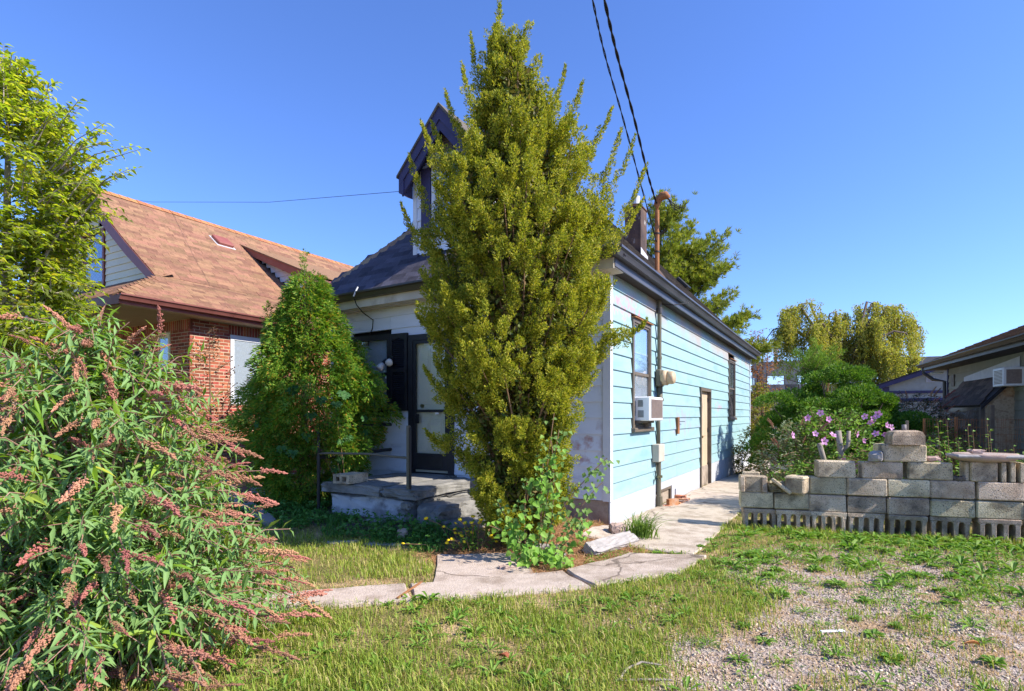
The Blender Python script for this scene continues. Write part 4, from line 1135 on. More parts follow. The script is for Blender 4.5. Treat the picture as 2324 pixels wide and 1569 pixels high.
# rake boards on the gable
for s in (1, -1):
    mx = lambda x: x if s > 0 else -25.2 - x
    for (a, b) in zip(K[1:], K[2:]):
        MB(BO).prism([(mx(a[0]), RKY - .012, a[1] + .01), (mx(b[0]), RKY - .012, b[1] + .01), (mx(b[0]), RKY - .012, b[1] - .25), (mx(a[0]), RKY - .012, a[1] - (.20 if a is K[1] else .25))], (0, .03, 0)).build('rake_board', M['browntrim'], broof)
        MB(BO).prism([(mx(a[0]), RKY + .02, a[1] - .03), (mx(b[0]), RKY + .02, b[1] - .03), (mx(b[0]), GY + .02, b[1] - .03), (mx(a[0]), GY + .02, a[1] - .03)], (0, 0, -.02)).build('rake_soffit', M['browntrim'], broof)
vb = Matrix.Translation(Vector((-11.7, 2.55, kz(-11.7) + .02))) @ frame(SEG[2][1], Vector((SEG[2][1].z * 1, 0, -SEG[2][1].x))).to_4x4()
mb = MB(BO); mb.box((-.22, -.2, .0), (.22, .2, .10), .02, vb); mb.build('roof_vent', M['browntrim'], broof)
mb = MB(BO); mb.box((-.26, -.26, .012), (.26, .24, .02), 0, vb); mb.build('vent_flange', M['flash'], broof)
# gable siding
gw = MB(BO); gw.prism([(-9.9, GY + .05, 4.28), (-15.3, GY + .05, 4.28), (-12.6, GY + .05, 6.45)], (0, .1, 0)); gw = gw.build('gable_wall', M['dark'], bh)
z = 4.27
def gx(z_):
    for (a, b) in zip(K, K[1:]):
        if a[1] <= z_ <= b[1]: return a[0] + (z_ - a[1]) / (b[1] - a[1]) * (b[0] - a[0])
    return -12.6
while z < 6.4:
    z1 = z + .155
    xr = gx(z1 + .1) - .06; xl = -25.2 - xr
    segs = [(xl, xr)] if z > 5.75 or z1 < 4.36 else [(xl, -13.22), (-12.15, xr)]
    for a, b in segs:
        if b - a > .05:
            mb = MB(BO); mb.prism([(a, GY - .006, z), (a, GY - .006, z + .012), (a, GY + .014, z1 + .008), (a, GY + .05, z1 + .008), (a, GY + .05, z)], (b - a, 0, 0)); mb.build('siding_board', M['vinyl'], gw)
    z = z1
w_ = MB(BO); w_.box((-13.20, -.03, 4.36), (-13.13, .03, 5.66)); w_.box((-12.24, -.03, 4.36), (-12.17, .03, 5.66)); w_.box((-13.13, -.03, 5.59), (-12.24, .03, 5.66)); w_.box((-13.13, -.03, 4.36), (-12.24, .03, 4.44)); w_.box((-13.13, -.015, 4.95), (-12.24, .03, 5.0))
w_ = w_.build('gable_window', M['browntrim'], bh)
MB(BO).box((-13.13, .0, 4.44), (-12.24, .004, 5.59)).build('pane', M['glass'], w_)
MB(BO).box((-13.13, -.012, 5.42), (-12.24, .012, 5.47)).build('sash_bar', M['trimw'], w_)
MB(BO).box((-13.24, -.035, 5.665), (-12.13, .0, 5.70)).build('window_head', M['vinyl'], w_)
MB(BO).box((-12.78, -.02, 5.74), (-12.42, .0, 6.04)).build('gable_vent', M['vinyl'], bh)
# eave gutter and fascia
prof2 = prof
mb = MB(BO); mb.prism([(BEX - .02 + a, BYF - .05, BEZ - .10 + b) for a, b in prof], (0, 11.3, 0)); mb.build('gutter', M['gutterred'], bh)
MB(BO).box((BEX - .045, BYF - .02, 3.27), (BEX - .021, BYB, 3.43)).build('fascia', M['browntrim'], bh)
MB(BO).box((-16.9, BYF - .02, 3.27), (BEX - .046, BYF + .004, 3.44)).build('fascia', M['browntrim'], bh)
MB(BO).box((BX - .0, BY + .2, 3.245), (BX + .02, 9.4, 3.261)).build('trim_strip', M['beige'], bh)
# shed dormer
DYc = 3.42
sdm = MB(BO); sdm.prism([(-11.65, DYc, kz(-11.65) + .03), (-9.35, DYc, 4.87), (-9.35, DYc, kz(-9.45) - .1), (-10.4, DYc, kz(-10.4) - .1)], (0, 4.0, 0)); sdm = sdm.build('shed_dormer', M['dark'], bh)
z = 4.0
while z < 5.9:
    z1 = z + .15
    # cheek boards clipped between main roof and dormer roof lines
    rx = lambda zz: gx(min(max(zz, 3.44), 6.6))
    tx = lambda zz: -9.3 - (zz - 4.86) / (5.92 - 4.86) * 2.35
    xl = rx(z); xr = -9.33 if z1 < 4.80 else tx(z1)
    if xr - xl > .06:
        mb = MB(BO); mb.prism([(xl, DYc - .022, z), (xl, DYc - .022, z + .012), (xl - .05, DYc - .004, z1), (xl, DYc - .001, z)], (xr - xl, 0, 0)); mb.build('siding_board', M['trimw'], sdm)
    z = z1
MB(BO).prism([(-11.8, DYc - .2, 6.02), (-8.98, DYc - .2, 4.86), (-8.98, DYc - .2, 4.64), (-11.55, DYc - .2, 5.74)], (0, .03, 0)).build('rake_board', M['browntrim'], sdm)
MB(BO).prism([(-11.9, DYc - .24, 6.085), (-8.93, DYc - .24, 4.88), (-8.93, DYc - .24, 4.855), (-11.9, DYc - .24, 6.05)], (0, 4.4, 0)).build('dormer_roof', M['shingle_brown_i'], sdm)
MB(BO).box((-8.98, DYc - .21, 4.70), (-8.90, DYc + 4.2, 4.80)).build('gutter', M['gutterred'], sdm)
tag(MB().tube([HW(-3.27, .5, 4.95), HW(-8, 1.2, 5.86) , HW(-14, 2.0, 7.25), HW(-24, 3.4, 10.0)], .0045, 5).build('overhead_wire', M['wire'], None), 'thin black wire strung from the dormer over the brown roof', 'wire')

# ------------------------------------------------------------------ dry-stacked block wall
WP = np.array((2.84, 6.93)); WD = np.array((.959, -.284)); WD /= np.linalg.norm(WD)
WANG = math.atan2(WD[1], WD[0])
wall = empty('block_wall', (WP[0], WP[1], 0), WANG); tag(wall, 'stepped dry-stacked wall of weathered concrete blocks across the side yard', 'wall')
def block_mesh(L, Dp, Hh, seed):
    r_ = random.Random(seed)
    mb = MB(); mb.box((0, 0, 0), (L, Dp, Hh), .011)
    mb.v = [p + Vector((r_.uniform(-.005, .005), r_.uniform(-.004, .004), r_.uniform(-.004, .004))) for p in mb.v]
    me = mb.mesh('solid_block'); me.materials.append(M['block']); return me
BM_ = [block_mesh(.40, .19, .19, s) for s in range(5)]
def bl(s, z, L=.40, rot=0, dy=0, Hh=.19):
    me = random.choice(BM_)
    place('concrete_block', me, wall, (s + random.uniform(-.003, .003), dy + random.uniform(-.012, .012), z), Matrix.Rotation(R(random.uniform(-1.2, 1.2) + rot), 3, 'Z') @ Matrix.Rotation(R(random.uniform(-.5, .5)), 3, 'Y'), (L / .40, 1, Hh / .19))
def comb_mesh(seed):
    r_ = random.Random(seed); mb = MB(); L = .395
    mb.box((0, 0, .145), (L, .19, .195), .006)
    n = 4; w = .046; gap = (L - .03 - n * w) / (n - 1)
    for k in range(n):
        x = .015 + k * (w + gap); mb.box((x, .0, -.04), (x + w, .19, .146), .004)
        mb.prism([(x - .012, .002, .146), (x, .002, .125), (x + w, .002, .125), (x + w + .012, .002, .146)], (0, .186, 0))
    mb.box((.02, .16, -.04), (L - .02, .186, .03))
    me = mb.mesh('slotted_block'); me.materials.append(M['block']); return me
CM_ = [comb_mesh(s) for s in range(2)]
for m_ in CM_[1:]:
    for v in m_.vertices: v.co = v.co + Vector((random.uniform(-.006, .006), random.uniform(-.004, .004), random.uniform(-.006, .004)))
for s in (-.02, .345, .725, 1.115, 1.52, 1.935, 2.385, 2.80):
    place('concrete_block', CM_[int(s * 7) % 2], wall, (s, random.uniform(-.018, .018), .03), Matrix.Rotation(R(random.uniform(-2, 2)), 3, 'Z') @ Matrix.Rotation(R(random.uniform(-.6, .6)), 3, 'Y'), (random.uniform(.97, 1.0), 1, 1))
for s, L in ((-.05, .37), (.325, .375)): bl(s, .237, L)
for s, L in ((.71, .39), (1.11, .40), (1.52, .41), (1.94, .42), (2.375, .43), (2.815, .42)):
    bl(s, .227, L); bl(s + random.uniform(-.004, .01), .432, L, Hh=.195)
bl(.795, .632, .395); bl(1.265, .634, .405); bl(1.72, .638, .43); bl(1.48, .835, .42)
bl(1.44, .84, .10, 0, .06); 
# loose pieces lying on top of it: each is a thing
def on_wall(name, s, z, rot, label, cat_, group=None, dy=0.0):
    p = WP + WD * s + np.array((-WD[1], WD[0])) * dy
    o = empty(name, (p[0], p[1], z), WANG + R(rot)); tag(o, label, cat_, group); return o
o = on_wall('concrete_block', .10, .43, 2, 'concrete block with hollow end showing on the low left end of the block wall', 'concrete block')
mb = MB(); mb.box((-.15, 0, 0), (.155, .19, .19), .008); mb.build('block', M['block'], o)
MB().box((-.155, -.03, 0), (-.105, .0, .185), .006).build('block_web', M['block'], o)
MB().box((.09, -.03, 0), (.145, .0, .185), .006).build('block_web', M['block'], o)
MB().box((-.10, .20, .02), (.10, .26, .225), .01).build('broken_end', M['block'], o)
o = on_wall('corner_block', .57, .43, -28, 'upright grooved corner block standing on the left part of the block wall', 'concrete block')
mb = MB(); mb.box((-.10, -.10, 0), (.115, .12, .205), .02); mb.build('block', M['block'], o)
mb = MB()
for k in range(3): mb.box((-.103, -.07 + k * .055, .02), (-.0985, -.045 + k * .055, .16))
mb.build('groove', M['dark'], o)
MB().box((-.106, -.106, .165), (.121, .126, .212), .02).build('block_top', M['block'], o)
o = on_wall('broken_block', .36, .43, 0, 'broken chunk of concrete block between the two top blocks at the wall left end', 'rubble')
rough_block(MB(), (-.10, -.02, 0), (.10, .14, .13), amp=.05, seed=31).build('chunk', M['block'], o)
mb = MB(); mb.box((-.13, -.02, -.022), (.13, .07, .022), .01, Matrix.Translation((.04, -.06, .085)) @ Matrix.Rotation(R(38), 4, 'Y')); mb.build('shard', M['block'], o)
o = on_wall('brick', 1.40, .83, -20, 'half brick lying left of the highest block course', 'brick')
rough_block(MB(), (-.075, -.12, 0), (.075, .10, .125), n=(2, 2, 2), amp=.012, seed=32).build('brick_body', M['stone'], o)
o = on_wall('concrete_footing', 1.69, 1.03, 3, 'domed concrete footing with a pipe stub on top of the block wall peak', 'concrete footing')
mb = MB(); vs = []; fs = []
for (sx_, zz) in ((.165, 0), (.160, .10), (.14, .145), (.10, .16)):
    vs += [(-sx_, -sx_ * .62, zz), (sx_, -sx_ * .62, zz), (sx_, sx_ * .75, zz), (-sx_, sx_ * .75, zz)]
for k in range(3):
    for i in range(4): fs.append((k * 4 + i, k * 4 + (i + 1) % 4, k * 4 + 4 + (i + 1) % 4, k * 4 + 4 + i))
fs += [(3, 2, 1, 0), (12, 13, 14, 15)]
mb.add(vs, fs).build('footing', M['block'], o)
MB().tube([(-.01, .0, .15), (-.01, .0, .225)], .023, 12).build('pipe_stub', M['stone'], o, True)
MB().box((.02, .02, .15), (.045, .045, .27), .003).build('post_stub', M['winframe'], o)
o = on_wall('brick', 1.98, .83, 10, 'pale orange brick piece behind the right shoulder of the block wall', 'brick', None, .10)
rough_block(MB(), (-.09, -.05, 0), (.09, .06, .07), n=(2, 2, 2), amp=.014, seed=33).build('brick_body', M['pink'], o)
o = on_wall('stone', 2.235, .63, 5, 'dark flat stone lying low on the wall beside the bird bath', 'stone')
rough_block(MB(), (-.085, 0, 0), (.085, .14, .055), n=(3, 2, 2), amp=.03, seed=34).build('stone_body', M['shingle_dark_i'], o)
o = on_wall('concrete_block', 2.44, .63, 0, 'broad block with a broken edge holding up the left of the bird bath', 'concrete block')
mb = MB(); mb.box((-.12, 0, 0), (.13, .19, .215), .012); mb.build('block', M['block'], o)
MB().box((-.165, .03, 0), (-.121, .17, .21), .008).build('block_web', M['block'], o)
o = on_wall('concrete_block', 2.70, .63, 0, 'narrow ribbed block standing under the right of the bird bath', 'concrete block')
mb = MB()
for k in range(3): mb.box((-.10 + k * .085, 0, 0), (-.055 + k * .085, .15, .215), .006)
mb.box((-.10, .15, 0), (.115, .19, .215)); mb.build('block', M['block'], o)
o = on_wall('bird_bath_bowl', 2.48, .845, 0, 'shallow scalloped concrete bird bath bowl laid on blocks at the right of the wall', 'bird bath', None, .08)
mb = MB(); n = 40
vs = []; prof_b = [(.0, .0), (.16, .0), (.27, .02), (.315, .045), (.32, .075), (.30, .095), (.27, .085), (.0, .05)]
for k in range(n):
    th = 2 * math.pi * k / n; sc = 1 + .025 * math.cos(th * 10)
    for i, (rr, zz) in enumerate(prof_b): vs.append((rr * sc * math.cos(th), .62 * rr * sc * math.sin(th), zz))
m_ = len(prof_b)
fs = [(k * m_ + i, ((k + 1) % n) * m_ + i, ((k + 1) % n) * m_ + i + 1, k * m_ + i + 1) for k in range(n) for i in range(m_ - 1)]
mb.add(vs, fs).build('bowl', M['pink'], o, True)
MB().box((-.33, -.19, .045), (.34, .12, .085), .015).build('rim_slab', M['stone'], o)
o = on_wall('brick', 2.37, .935, 4, 'pinkish brick lying on the bird bath bowl', 'brick')
rough_block(MB(), (-.075, -.04, 0), (.075, .06, .055), n=(2, 2, 2), amp=.01, seed=35).build('brick_body', M['pink'], o)

# ------------------------------------------------------------------ things along the path and the beds
def ground_thing(name, X, Y, rz, label, cat_, group=None, dz=0.0):
    o = empty(name, (X, Y, gh(X, Y) + dz), rz); tag(o, label, cat_, group); return o
a = Vector((.66, 5.42)); b_ = Vector((1.36, 6.14))
o = ground_thing('kerb_stone', (a.x + b_.x) / 2, (a.y + b_.y) / 2, math.atan2(b_.y - a.y, b_.x - a.x), 'long pale concrete kerb piece lying tilted by the cottage corner', 'kerb stone', None, .03)
mb = MB(); rough_block(mb, (-.40, -.085, -.05), (.40, .085, .07), n=(7, 2, 2), amp=.012, seed=41)
rt = Matrix.Rotation(R(28), 4, 'X'); mb.v = [rt @ p for p in mb.v]; mb.build('kerb', M['stone'], o)
o = ground_thing('stone_block', 1.17, 6.32, .4, 'brown square stone between kerb piece and cottage corner', 'stone', None, -.02)
rough_block(MB(), (-.10, -.08, 0), (.10, .08, .15), n=(3, 3, 2), amp=.025, seed=42).build('stone_body', M['pink'], o)
for i, (X, Y, w, d, h, lab) in enumerate(((-1.34, 5.93, .20, .07, .03, 'flat slate slab at the edge of the lawn below the porch'),
        (-1.80, 6.05, .17, .06, .03, 'left flat slate slab half sunk in grass below the porch'),
        (-1.18, 6.10, .055, .05, .11, 'small pointed pinkish rock below the porch'),
        (.33, 5.66, .13, .07, .06, 'flat tan rock in the pine straw left of the kerb piece'),
        (.45, 5.45, .07, .05, .04, 'small tan rock at the left end of the kerb piece'),
        (-.02, 5.02, .10, .04, .04, 'broken brick piece lying at the foot of the light green vine'),
        (-1.62, 6.72, .14, .06, .06, 'grey flat rock among weeds at the bottom porch step'),
        (.40, 5.20, .10, .05, .03, 'thin flat rock on the path edge in front of the kerb piece'))):
    o = ground_thing('stone', X, Y, random.uniform(-.4, .4), lab, 'stone', None, -.012)
    mb = MB(); rough_block(mb, (-w, -d, 0), (w, d, h + .012), n=(3, 2, 2), amp=.28 * min(d, h + .02), seed=50 + i)
    mb.build('stone_body', M['pink'] if i in (2, 5) else M['stone'], o)
ed = empty('edging_strip', (-3.62, 7.75, gh(-3.62, 7.75)), 0); tag(ed, 'curved row of pale scalloped edging pavers beside the shaded weeds', 'edging')
e0 = Vector((-4.25, 8.55)); e1 = Vector((-3.02, 7.02))
me = MB(); pts = [(-.07, -.12), (.07, -.12)] + [(.07 * math.cos(t), .05 + .07 * math.sin(t)) for t in np.linspace(0, math.pi, 7)]
me.prism([(x, y, 0) for x, y in pts], (0, 0, .055)); me = me.mesh('edging_paver'); me.materials.append(M['stone'])
for k in range(13):
    p = e0.lerp(e1, k / 12)
    place('paver', me, ed, (p.x, p.y, gh(p.x, p.y) + .03), Euler((R(-14), 0, R(-140) + random.uniform(-.06, .06))).to_matrix(), (1, 1.15, 1), (-3.62, 7.75, gh(-3.62, 7.75)))
bd = [(-3.88, 9.0, .15), (-3.60, 8.75, .11), (-3.35, 8.55, .20), (-3.12, 8.35, .13), (-4.15, 9.2, .11)]
for i, (X, Y, r_) in enumerate(bd):
    o = ground_thing('rock', X, Y, random.uniform(0, 3), ['rock at the foot of the cedar, second from left', 'small rock in the middle of the row under the cedar', 'largest grey rock under the cedar bush', 'right end rock of the row under the cedar', 'left end rock of the row under the cedar'][i], 'rock')
    rough_block(MB(), (-r_, -r_ * .7, -.05), (r_, r_ * .7, r_ * .95), n=(3, 3, 3), amp=r_ * .22, seed=70 + i).build('rock_body', M['stone'], o)

# ------------------------------------------------------------------ neighbour on the right: eave, siding, lean-to, fence
nb0 = np.array((12.65, 16.5)); NYA = math.atan2(.385, .923)
NO = (nb0[0], nb0[1], 0)
nb = empty('grey_house', NO, -NYA); tag(nb, 'low grey-olive house with brown roof, gutter and downpipe at right edge', 'house')
# local: -y runs toward the viewer, +x away to the right, origin at the far corner
MB().box((.02, -9, -.3), (6, 0, 2.78)).build('wall', M['dark'], nb)
z = .0; 
while z < 2.75:
    z1 = z + .21
    mb = MB(); mb.prism([(-.006, -9, z), (-.006, -9, z + .012), (.014, -9, z1 + .01), (.03, -9, z1 + .01), (.03, -9, z)], (0, 8.95, 0)); mb.build('siding_board', M['sidegrey'], nb)
    mb = MB(); mb.prism([(0, -.0, z), (0, .012, z), (0, -.01, z1 + .01)], (6, 0, 0)); mb.build('siding_board', M['sidegrey'], nb)
    z = z1
MB().box((-.02, -.06, 0), (.012, .02, 2.75)).build('corner_trim', M['navy'], nb)
MB().box((-.50, -9.2, 2.70), (.1, .50, 2.72)).build('soffit', M['soffit'], nb)
MB().box((-.52, -9.2, 2.70), (-.50, .52, 2.86)).build('fascia', M['brownmetal'], nb)
mb = MB(); mb.prism([(-.522 - a, -9.4, 2.78 + b) for a, b in prof], (0, 9.95, 0)); mb.build('gutter', M['brownmetal'], nb)
MB().tube([(-.50, .35, 2.78), (-.50, .35, 2.62), (-.30, .20, 2.42), (-.06, .06, 2.35), (-.05, .05, 1.0)], .05, 8).build('downpipe', M['brownmetal'], nb)
mb = MB(); mb.quad((-.55, .55, 2.86), (-.55, -9.4, 2.86), (3.2, -9.4, 4.55), (3.2, -3.2, 4.55)); mb.quad((-.55, .55, 2.86), (3.2, -3.2, 4.55), (7, .55, 2.86)); nroof = mb.build('roof', M['deckb'], nb)
un = Vector((3.75, 0, 1.69)).normalized(); nn_ = Vector((-1.69, 0, 3.75)).normalized()
mb = shingle_field((-.55, 0, 2.86), (0, 1, 0), un, nn_, lambda d: (-9.4, .55 - d * .91), 4.0, .16, [.3, .4, .5], .02, .012)
tag(mb.build('shingle', M['shingle_brown_i'], nroof), kind='stuff')
MB().tube([(-.4, .05, 2.60), (-.1, .02, 2.60)], .03, 8).build('white_pipe', M['white'], nb)
MB().box((-.03, -.62, 2.18), (-.005, -.42, 2.50), .004).build('wall_vent', M['winframe'], nb)
# lean-to
lt = empty('lean_to', (nb0[0] - .385 * 1.5, nb0[1] - .923 * 1.5, 0), -NYA); tag(lt, 'small lean-to shed with brown shingles, particle board end and black tarp', 'shed')
MB().prism([(-.60, .1, 1.58), (.0, .1, 2.23), (.0, .1, 2.20), (-.58, .1, 1.55)], (0, -3.1, 0)).build('roof', M['deck'], lt)
ul = Vector((.6, 0, .65)).normalized(); nl = Vector((-.65, 0, .6)).normalized()
lroof = lt.children[0]
SL_ = [(w, shingle_mesh(w, .19, .014, 'leanto_shingle')) for w in (.28, .36, .22)]
for w, m_ in SL_: m_.materials.append(M['shingle_dark_i'] if False else M['shingle_lt'] if 'shingle_lt' in M else surf('lean_to_shingle', [(.075, .052, .042), (.125, .088, .068), (.055, .042, .036)], 8, .9, .5, 200, None, 'object', .35, .01))
d = 0
while d < .82:
    y = -3.02 - random.uniform(0, .2)
    while y < .08:
        w, m_ = random.choice(SL_)
        if y > -3.02: place('shingle', m_, lroof, Vector((-.60, y + w / 2, 1.58)) + ul * d + nl * (.006 + random.uniform(0, .006)), frame(ul + nl * .07, nl), (.98, 1, 1))
        y += w
    d += .15
MB().prism([(-.60, -3.01, 1.58), (.0, -3.01, 2.23), (.0, -3.01, 2.13), (-.60, -3.01, 1.48)], (0, -.03, 0)).build('rake_board', M['blackwood'], lt)
MB().prism([(-.56, -2.98, 0), (-.56, -2.98, 1.50), (.0, -2.98, 2.12), (.10, -2.98, 2.12), (.10, -2.98, 0)], (0, .02, 0)).build('end_panel', M['osb'], lt)
MB().box((-.60, -3.0, -.1), (-.52, -2.93, 1.55)).build('post', M['winframe'], lt)
MB().prism([(-.01, .1, 2.21), (-.01, -3.3, 2.21), (-.01, -3.3, 2.62), (-.01, .1, 2.38)], (-.006, 0, 0)).build('flashing', M['flash'], lt)
mb = MB()
nx_, nz_ = 22, 10
vs = [(-.57 - .05 * math.sin(i * 1.3 + j * .5) * (1 - j / nz_) - .03 * math.sin(i * .6), -2.95 + 3.0 * i / nx_, .2 + 1.35 * j / nz_ - .10 * math.sin(math.pi * i / nx_) * (j / nz_)) for i in range(nx_ + 1) for j in range(nz_ + 1)]
fs = [(i * (nz_ + 1) + j, (i + 1) * (nz_ + 1) + j, (i + 1) * (nz_ + 1) + j + 1, i * (nz_ + 1) + j + 1) for i in range(nx_) for j in range(nz_)]
mb.add(vs, fs).build('tarp', M['tarp'], lt, True)
ac2 = empty('air_conditioner', (nb0[0] - .385 * 4.45, nb0[1] - .923 * 4.45, 1.98), -NYA); tag(ac2, 'white air conditioner on the grey house wall at the right edge', 'air conditioner')
MB().box((-.36, -.55, .0), (.0, .02, .40), .012).build('casing', M['white'], ac2)
mb = MB()
for k in range(10): mb.box((-.366, -.50, .06 + k * .03), (-.361, -.06, .075 + k * .03))
mb.build('grille', M['grille'], ac2)
MB().box((-.31, .021, .05), (-.05, .024, .35)).build('side_panel', M['grille'], ac2)
MB().box((-.31, -.5535, .05), (-.05, -.5505, .35)).build('side_panel', M['grille'], ac2)
# wire fence
fe = empty('wire_fence', (8.8, 10.6, 0), 0); tag(fe, 'rusty welded wire garden fence on mixed posts in front of the black tarp', 'fence')
FO_ = Vector((8.8, 10.6, 0)); fa = Vector((8.05, 11.1, 0)); fb = Vector((9.75, 10.2, 0)); fdv = (fb - fa)
for t, r_, h, mt_ in ((.0, .018, 1.30, 'rust'), (.26, .022, 1.33, 'rust'), (.53, .04, 1.55, 'winframe'), (.84, .03, 1.34, 'black')):
    p = fa + fdv * t - FO_; MB().box((p.x - r_, p.y - r_, -.2), (p.x + r_, p.y + r_, h), .004).build('post', M[mt_], fe)
mb = MB()
for k in range(46):
    p = fa + fdv * (k / 45) - FO_; q = p + Vector((random.uniform(-.03, .03), 0, 0)); mb.tube([(p.x, p.y, .1), (q.x, q.y, .7), (p.x + random.uniform(-.03, .03), p.y, 1.3)], .0035, 4, False)
for z in np.linspace(.2, 1.29, 9):
    p = fa - FO_; q = fb - FO_; mb.tube([(p.x, p.y, z), ((p.x + q.x) / 2, (p.y + q.y) / 2, z - .02), (q.x, q.y, z)], .0035, 4, False)
mb.build('wire_mesh', M['rust'], fe)
# grey garage behind
gr = empty('garage', (18.25, 24, 0), R(-27)); tag(gr, 'grey garage gable with navy trim behind the shrubs', 'garage')
MB().prism([(-2.2, 0, 0), (2.2, 0, 0), (2.2, 0, 2.62), (0, 0, 3.42), (-2.2, 0, 2.62)], (0, 6, 0)).build('wall', M['garage'], gr)
for s in (-1, 1):
    MB().prism([(0, -.25, 3.56), (s * 2.5, -.25, 2.63), (s * 2.5, -.25, 2.45), (0, -.25, 3.36)], (0, .05, 0)).build('rake_board', M['navy'], gr)
    MB().prism([(0, -.28, 3.62), (s * 2.55, -.28, 2.66), (s * 2.55, -.28, 2.62), (0, -.28, 3.57)], (0, 6.4, 0)).build('roof', M['deck'], gr)
MB().box((-2.2, -.03, 2.30), (2.2, -.002, 2.42)).build('band', M['navy'], gr)
MB().box((-1.9, -.03, 1.95), (2.2, -.002, 2.10)).build('band', M['navy'], gr)
MB().box((-2.2, -.04, 0), (-1.95, -.003, 2.6)).build('corner_trim', M['navy'], gr)
vv = MB().box((-.62, -.03, 2.78), (-.34, -.002, 2.99)).build('gable_vent', M['flash'], gr)
mb = MB()
for k in range(4): mb.box((-.59, -.034, 2.81 + k * .045), (-.37, -.0305, 2.83 + k * .045))
mb.build('louvre', M['winframe'], vv)
# concrete trestle far behind
tr = empty('concrete_trestle', (37, 62, 0), 0); tag(tr, 'long weathered concrete trestle with block piers beyond the gardens', 'trestle')
TO = Vector((37, 62, 0))
A_ = Vector((28, 66, 0)); B_ = Vector((58, 56, 0))
td = (B_ - A_); tn = Vector((-td.y, td.x, 0)).normalized()
def tbar(t0, t1, z0, z1, th, name, mat='trestle'):
    p = A_ + td * t0 - TO; q = A_ + td * t1 - TO
    return MB().prism([(p.x, p.y, z0), (q.x, q.y, z0), (q.x, q.y, z1), (p.x, p.y, z1)], tn * th).build(name, M[mat], tr)
for k in range(6): tbar(k / 6 + .001, (k + 1) / 6 - .001, 5.95 + .05 * (k % 2), 7.55 + .08 * (k % 2), 1.2, 'beam')
for k in range(10): tbar(k / 10 + .006, k / 10 + (.046 if k != 4 else .06), -.2, 5.94, 1.0, 'pier')
for k in range(5): tbar(k / 5 + .001, (k + 1) / 5 - .001, -.2, 4.9, .5, 'block_course')
# dark board fence
fn = empty('board_fence', (16, 30, 0), 0); tag(fn, 'dark weathered board fence glimpsed behind the garden shrubs', 'fence')
FA = Vector((11.6, 27.5)); FB = Vector((24, 33))
me = MB().box((-.145, 0, -.3), (.145, .025, 2.55)).mesh('fence_board'); me.materials.append(M['fence'])
for k in range(45):
    p = FA.lerp(FB, k / 44)
    place('board', me, fn, (p.x, p.y, 0), Matrix.Rotation(math.atan2(5.5, 12.4), 3, 'Z'), (1, 1, 1 + random.uniform(-.02, .02)), (16, 30, 0))
q = MB(); a_ = FA; b_ = FB
q.prism([(a_.x - 16, a_.y - 30 - .05, 2.2), (b_.x - 16, b_.y - 30 - .05, 2.2), (b_.x - 16, b_.y - 30 - .05, 2.3), (a_.x - 16, a_.y - 30 - .05, 2.3)], (0, .04, 0)); q.build('rail', M['fence'], fn)
# pale board at the back of the path
bd_ = empty('shed_side', HW(.75, 11.0, 0), HROT); tag(bd_, 'pale blue painted shed panel at the far end of the side path', 'shed')
MB().box((0, 0, -.35), (.9, .05, 1.12)).build('panel', M['trimw'], bd_)
MB().box((-.03, -.03, -.35), (.05, .07, 1.118)).build('post', M['trimw'], bd_)
MB().box((-.03, -.04, 1.12), (.92, .09, 1.17)).build('cap', M['trimw'], bd_)
# overhead service cables
def sagline(a, b, n, sag_, wob=0):
    a = Vector(a); b = Vector(b); out = []
    for i in range(n + 1):
        t = i / n; p = a.lerp(b, t); p.z -= sag_ * 4 * t * (1 - t)
        out.append(p + Vector((random.uniform(-wob, wob), 0, random.uniform(-wob, wob))))
    return out
mast = HW(-.08, 2.36, 0)
def cable_pts(px_list):
    out = []
    for (px, py, Y) in px_list: out.append(((px - 1162) / 1290 * Y, Y, EYE - (py - 943) / 1290 * Y))
    return out
c1 = cable_pts([(1490, 462, 9.0), (1470, 395, 8.35), (1440, 272, 7.35), (1402, 130, 6.2), (1372, 0, 5.3), (1325, -230, 4.2)])
c2 = cable_pts([(1490, 549, 9.0), (1452, 410, 8.2), (1412, 262, 7.2), (1373, 125, 6.2), (1345, 0, 5.4), (1300, -220, 4.3)])
def twist(ctrl, r_, rad, turns, n=70):
    P = [Vector(p) for p in ctrl]; out = [[], []]
    L = len(P) - 1
    for i in range(n + 1):
        t = i / n * L; k = min(int(t), L - 1); u = t - k
        p0, p1, p2, p3 = P[max(k - 1, 0)], P[k], P[k + 1], P[min(k + 2, L)]
        p = .5 * (2 * p1 + (p2 - p0) * u + (2 * p0 - 5 * p1 + 4 * p2 - p3) * u * u + (3 * p1 - p0 - 3 * p2 + p3) * u ** 3)
        for s in (0, 1):
            th = turns * 2 * math.pi * i / n + math.pi * s
            out[s].append(p + Vector((math.cos(th) * r_, math.sin(th) * r_, 0)))
    mb = MB()
    for s in (0, 1): mb.tube(out[s], rad, 5)
    return mb
tag(twist(c1, .009, .0095, 9).build('power_cable', M['wire'], None), 'thicker twisted black service cable leading to the top of the rusty mast', 'cable')
tag(twist(c2, .007, .006, 9).build('power_cable', M['wire'], None), 'thinner black cable tied lower on the rusty mast', 'cable')

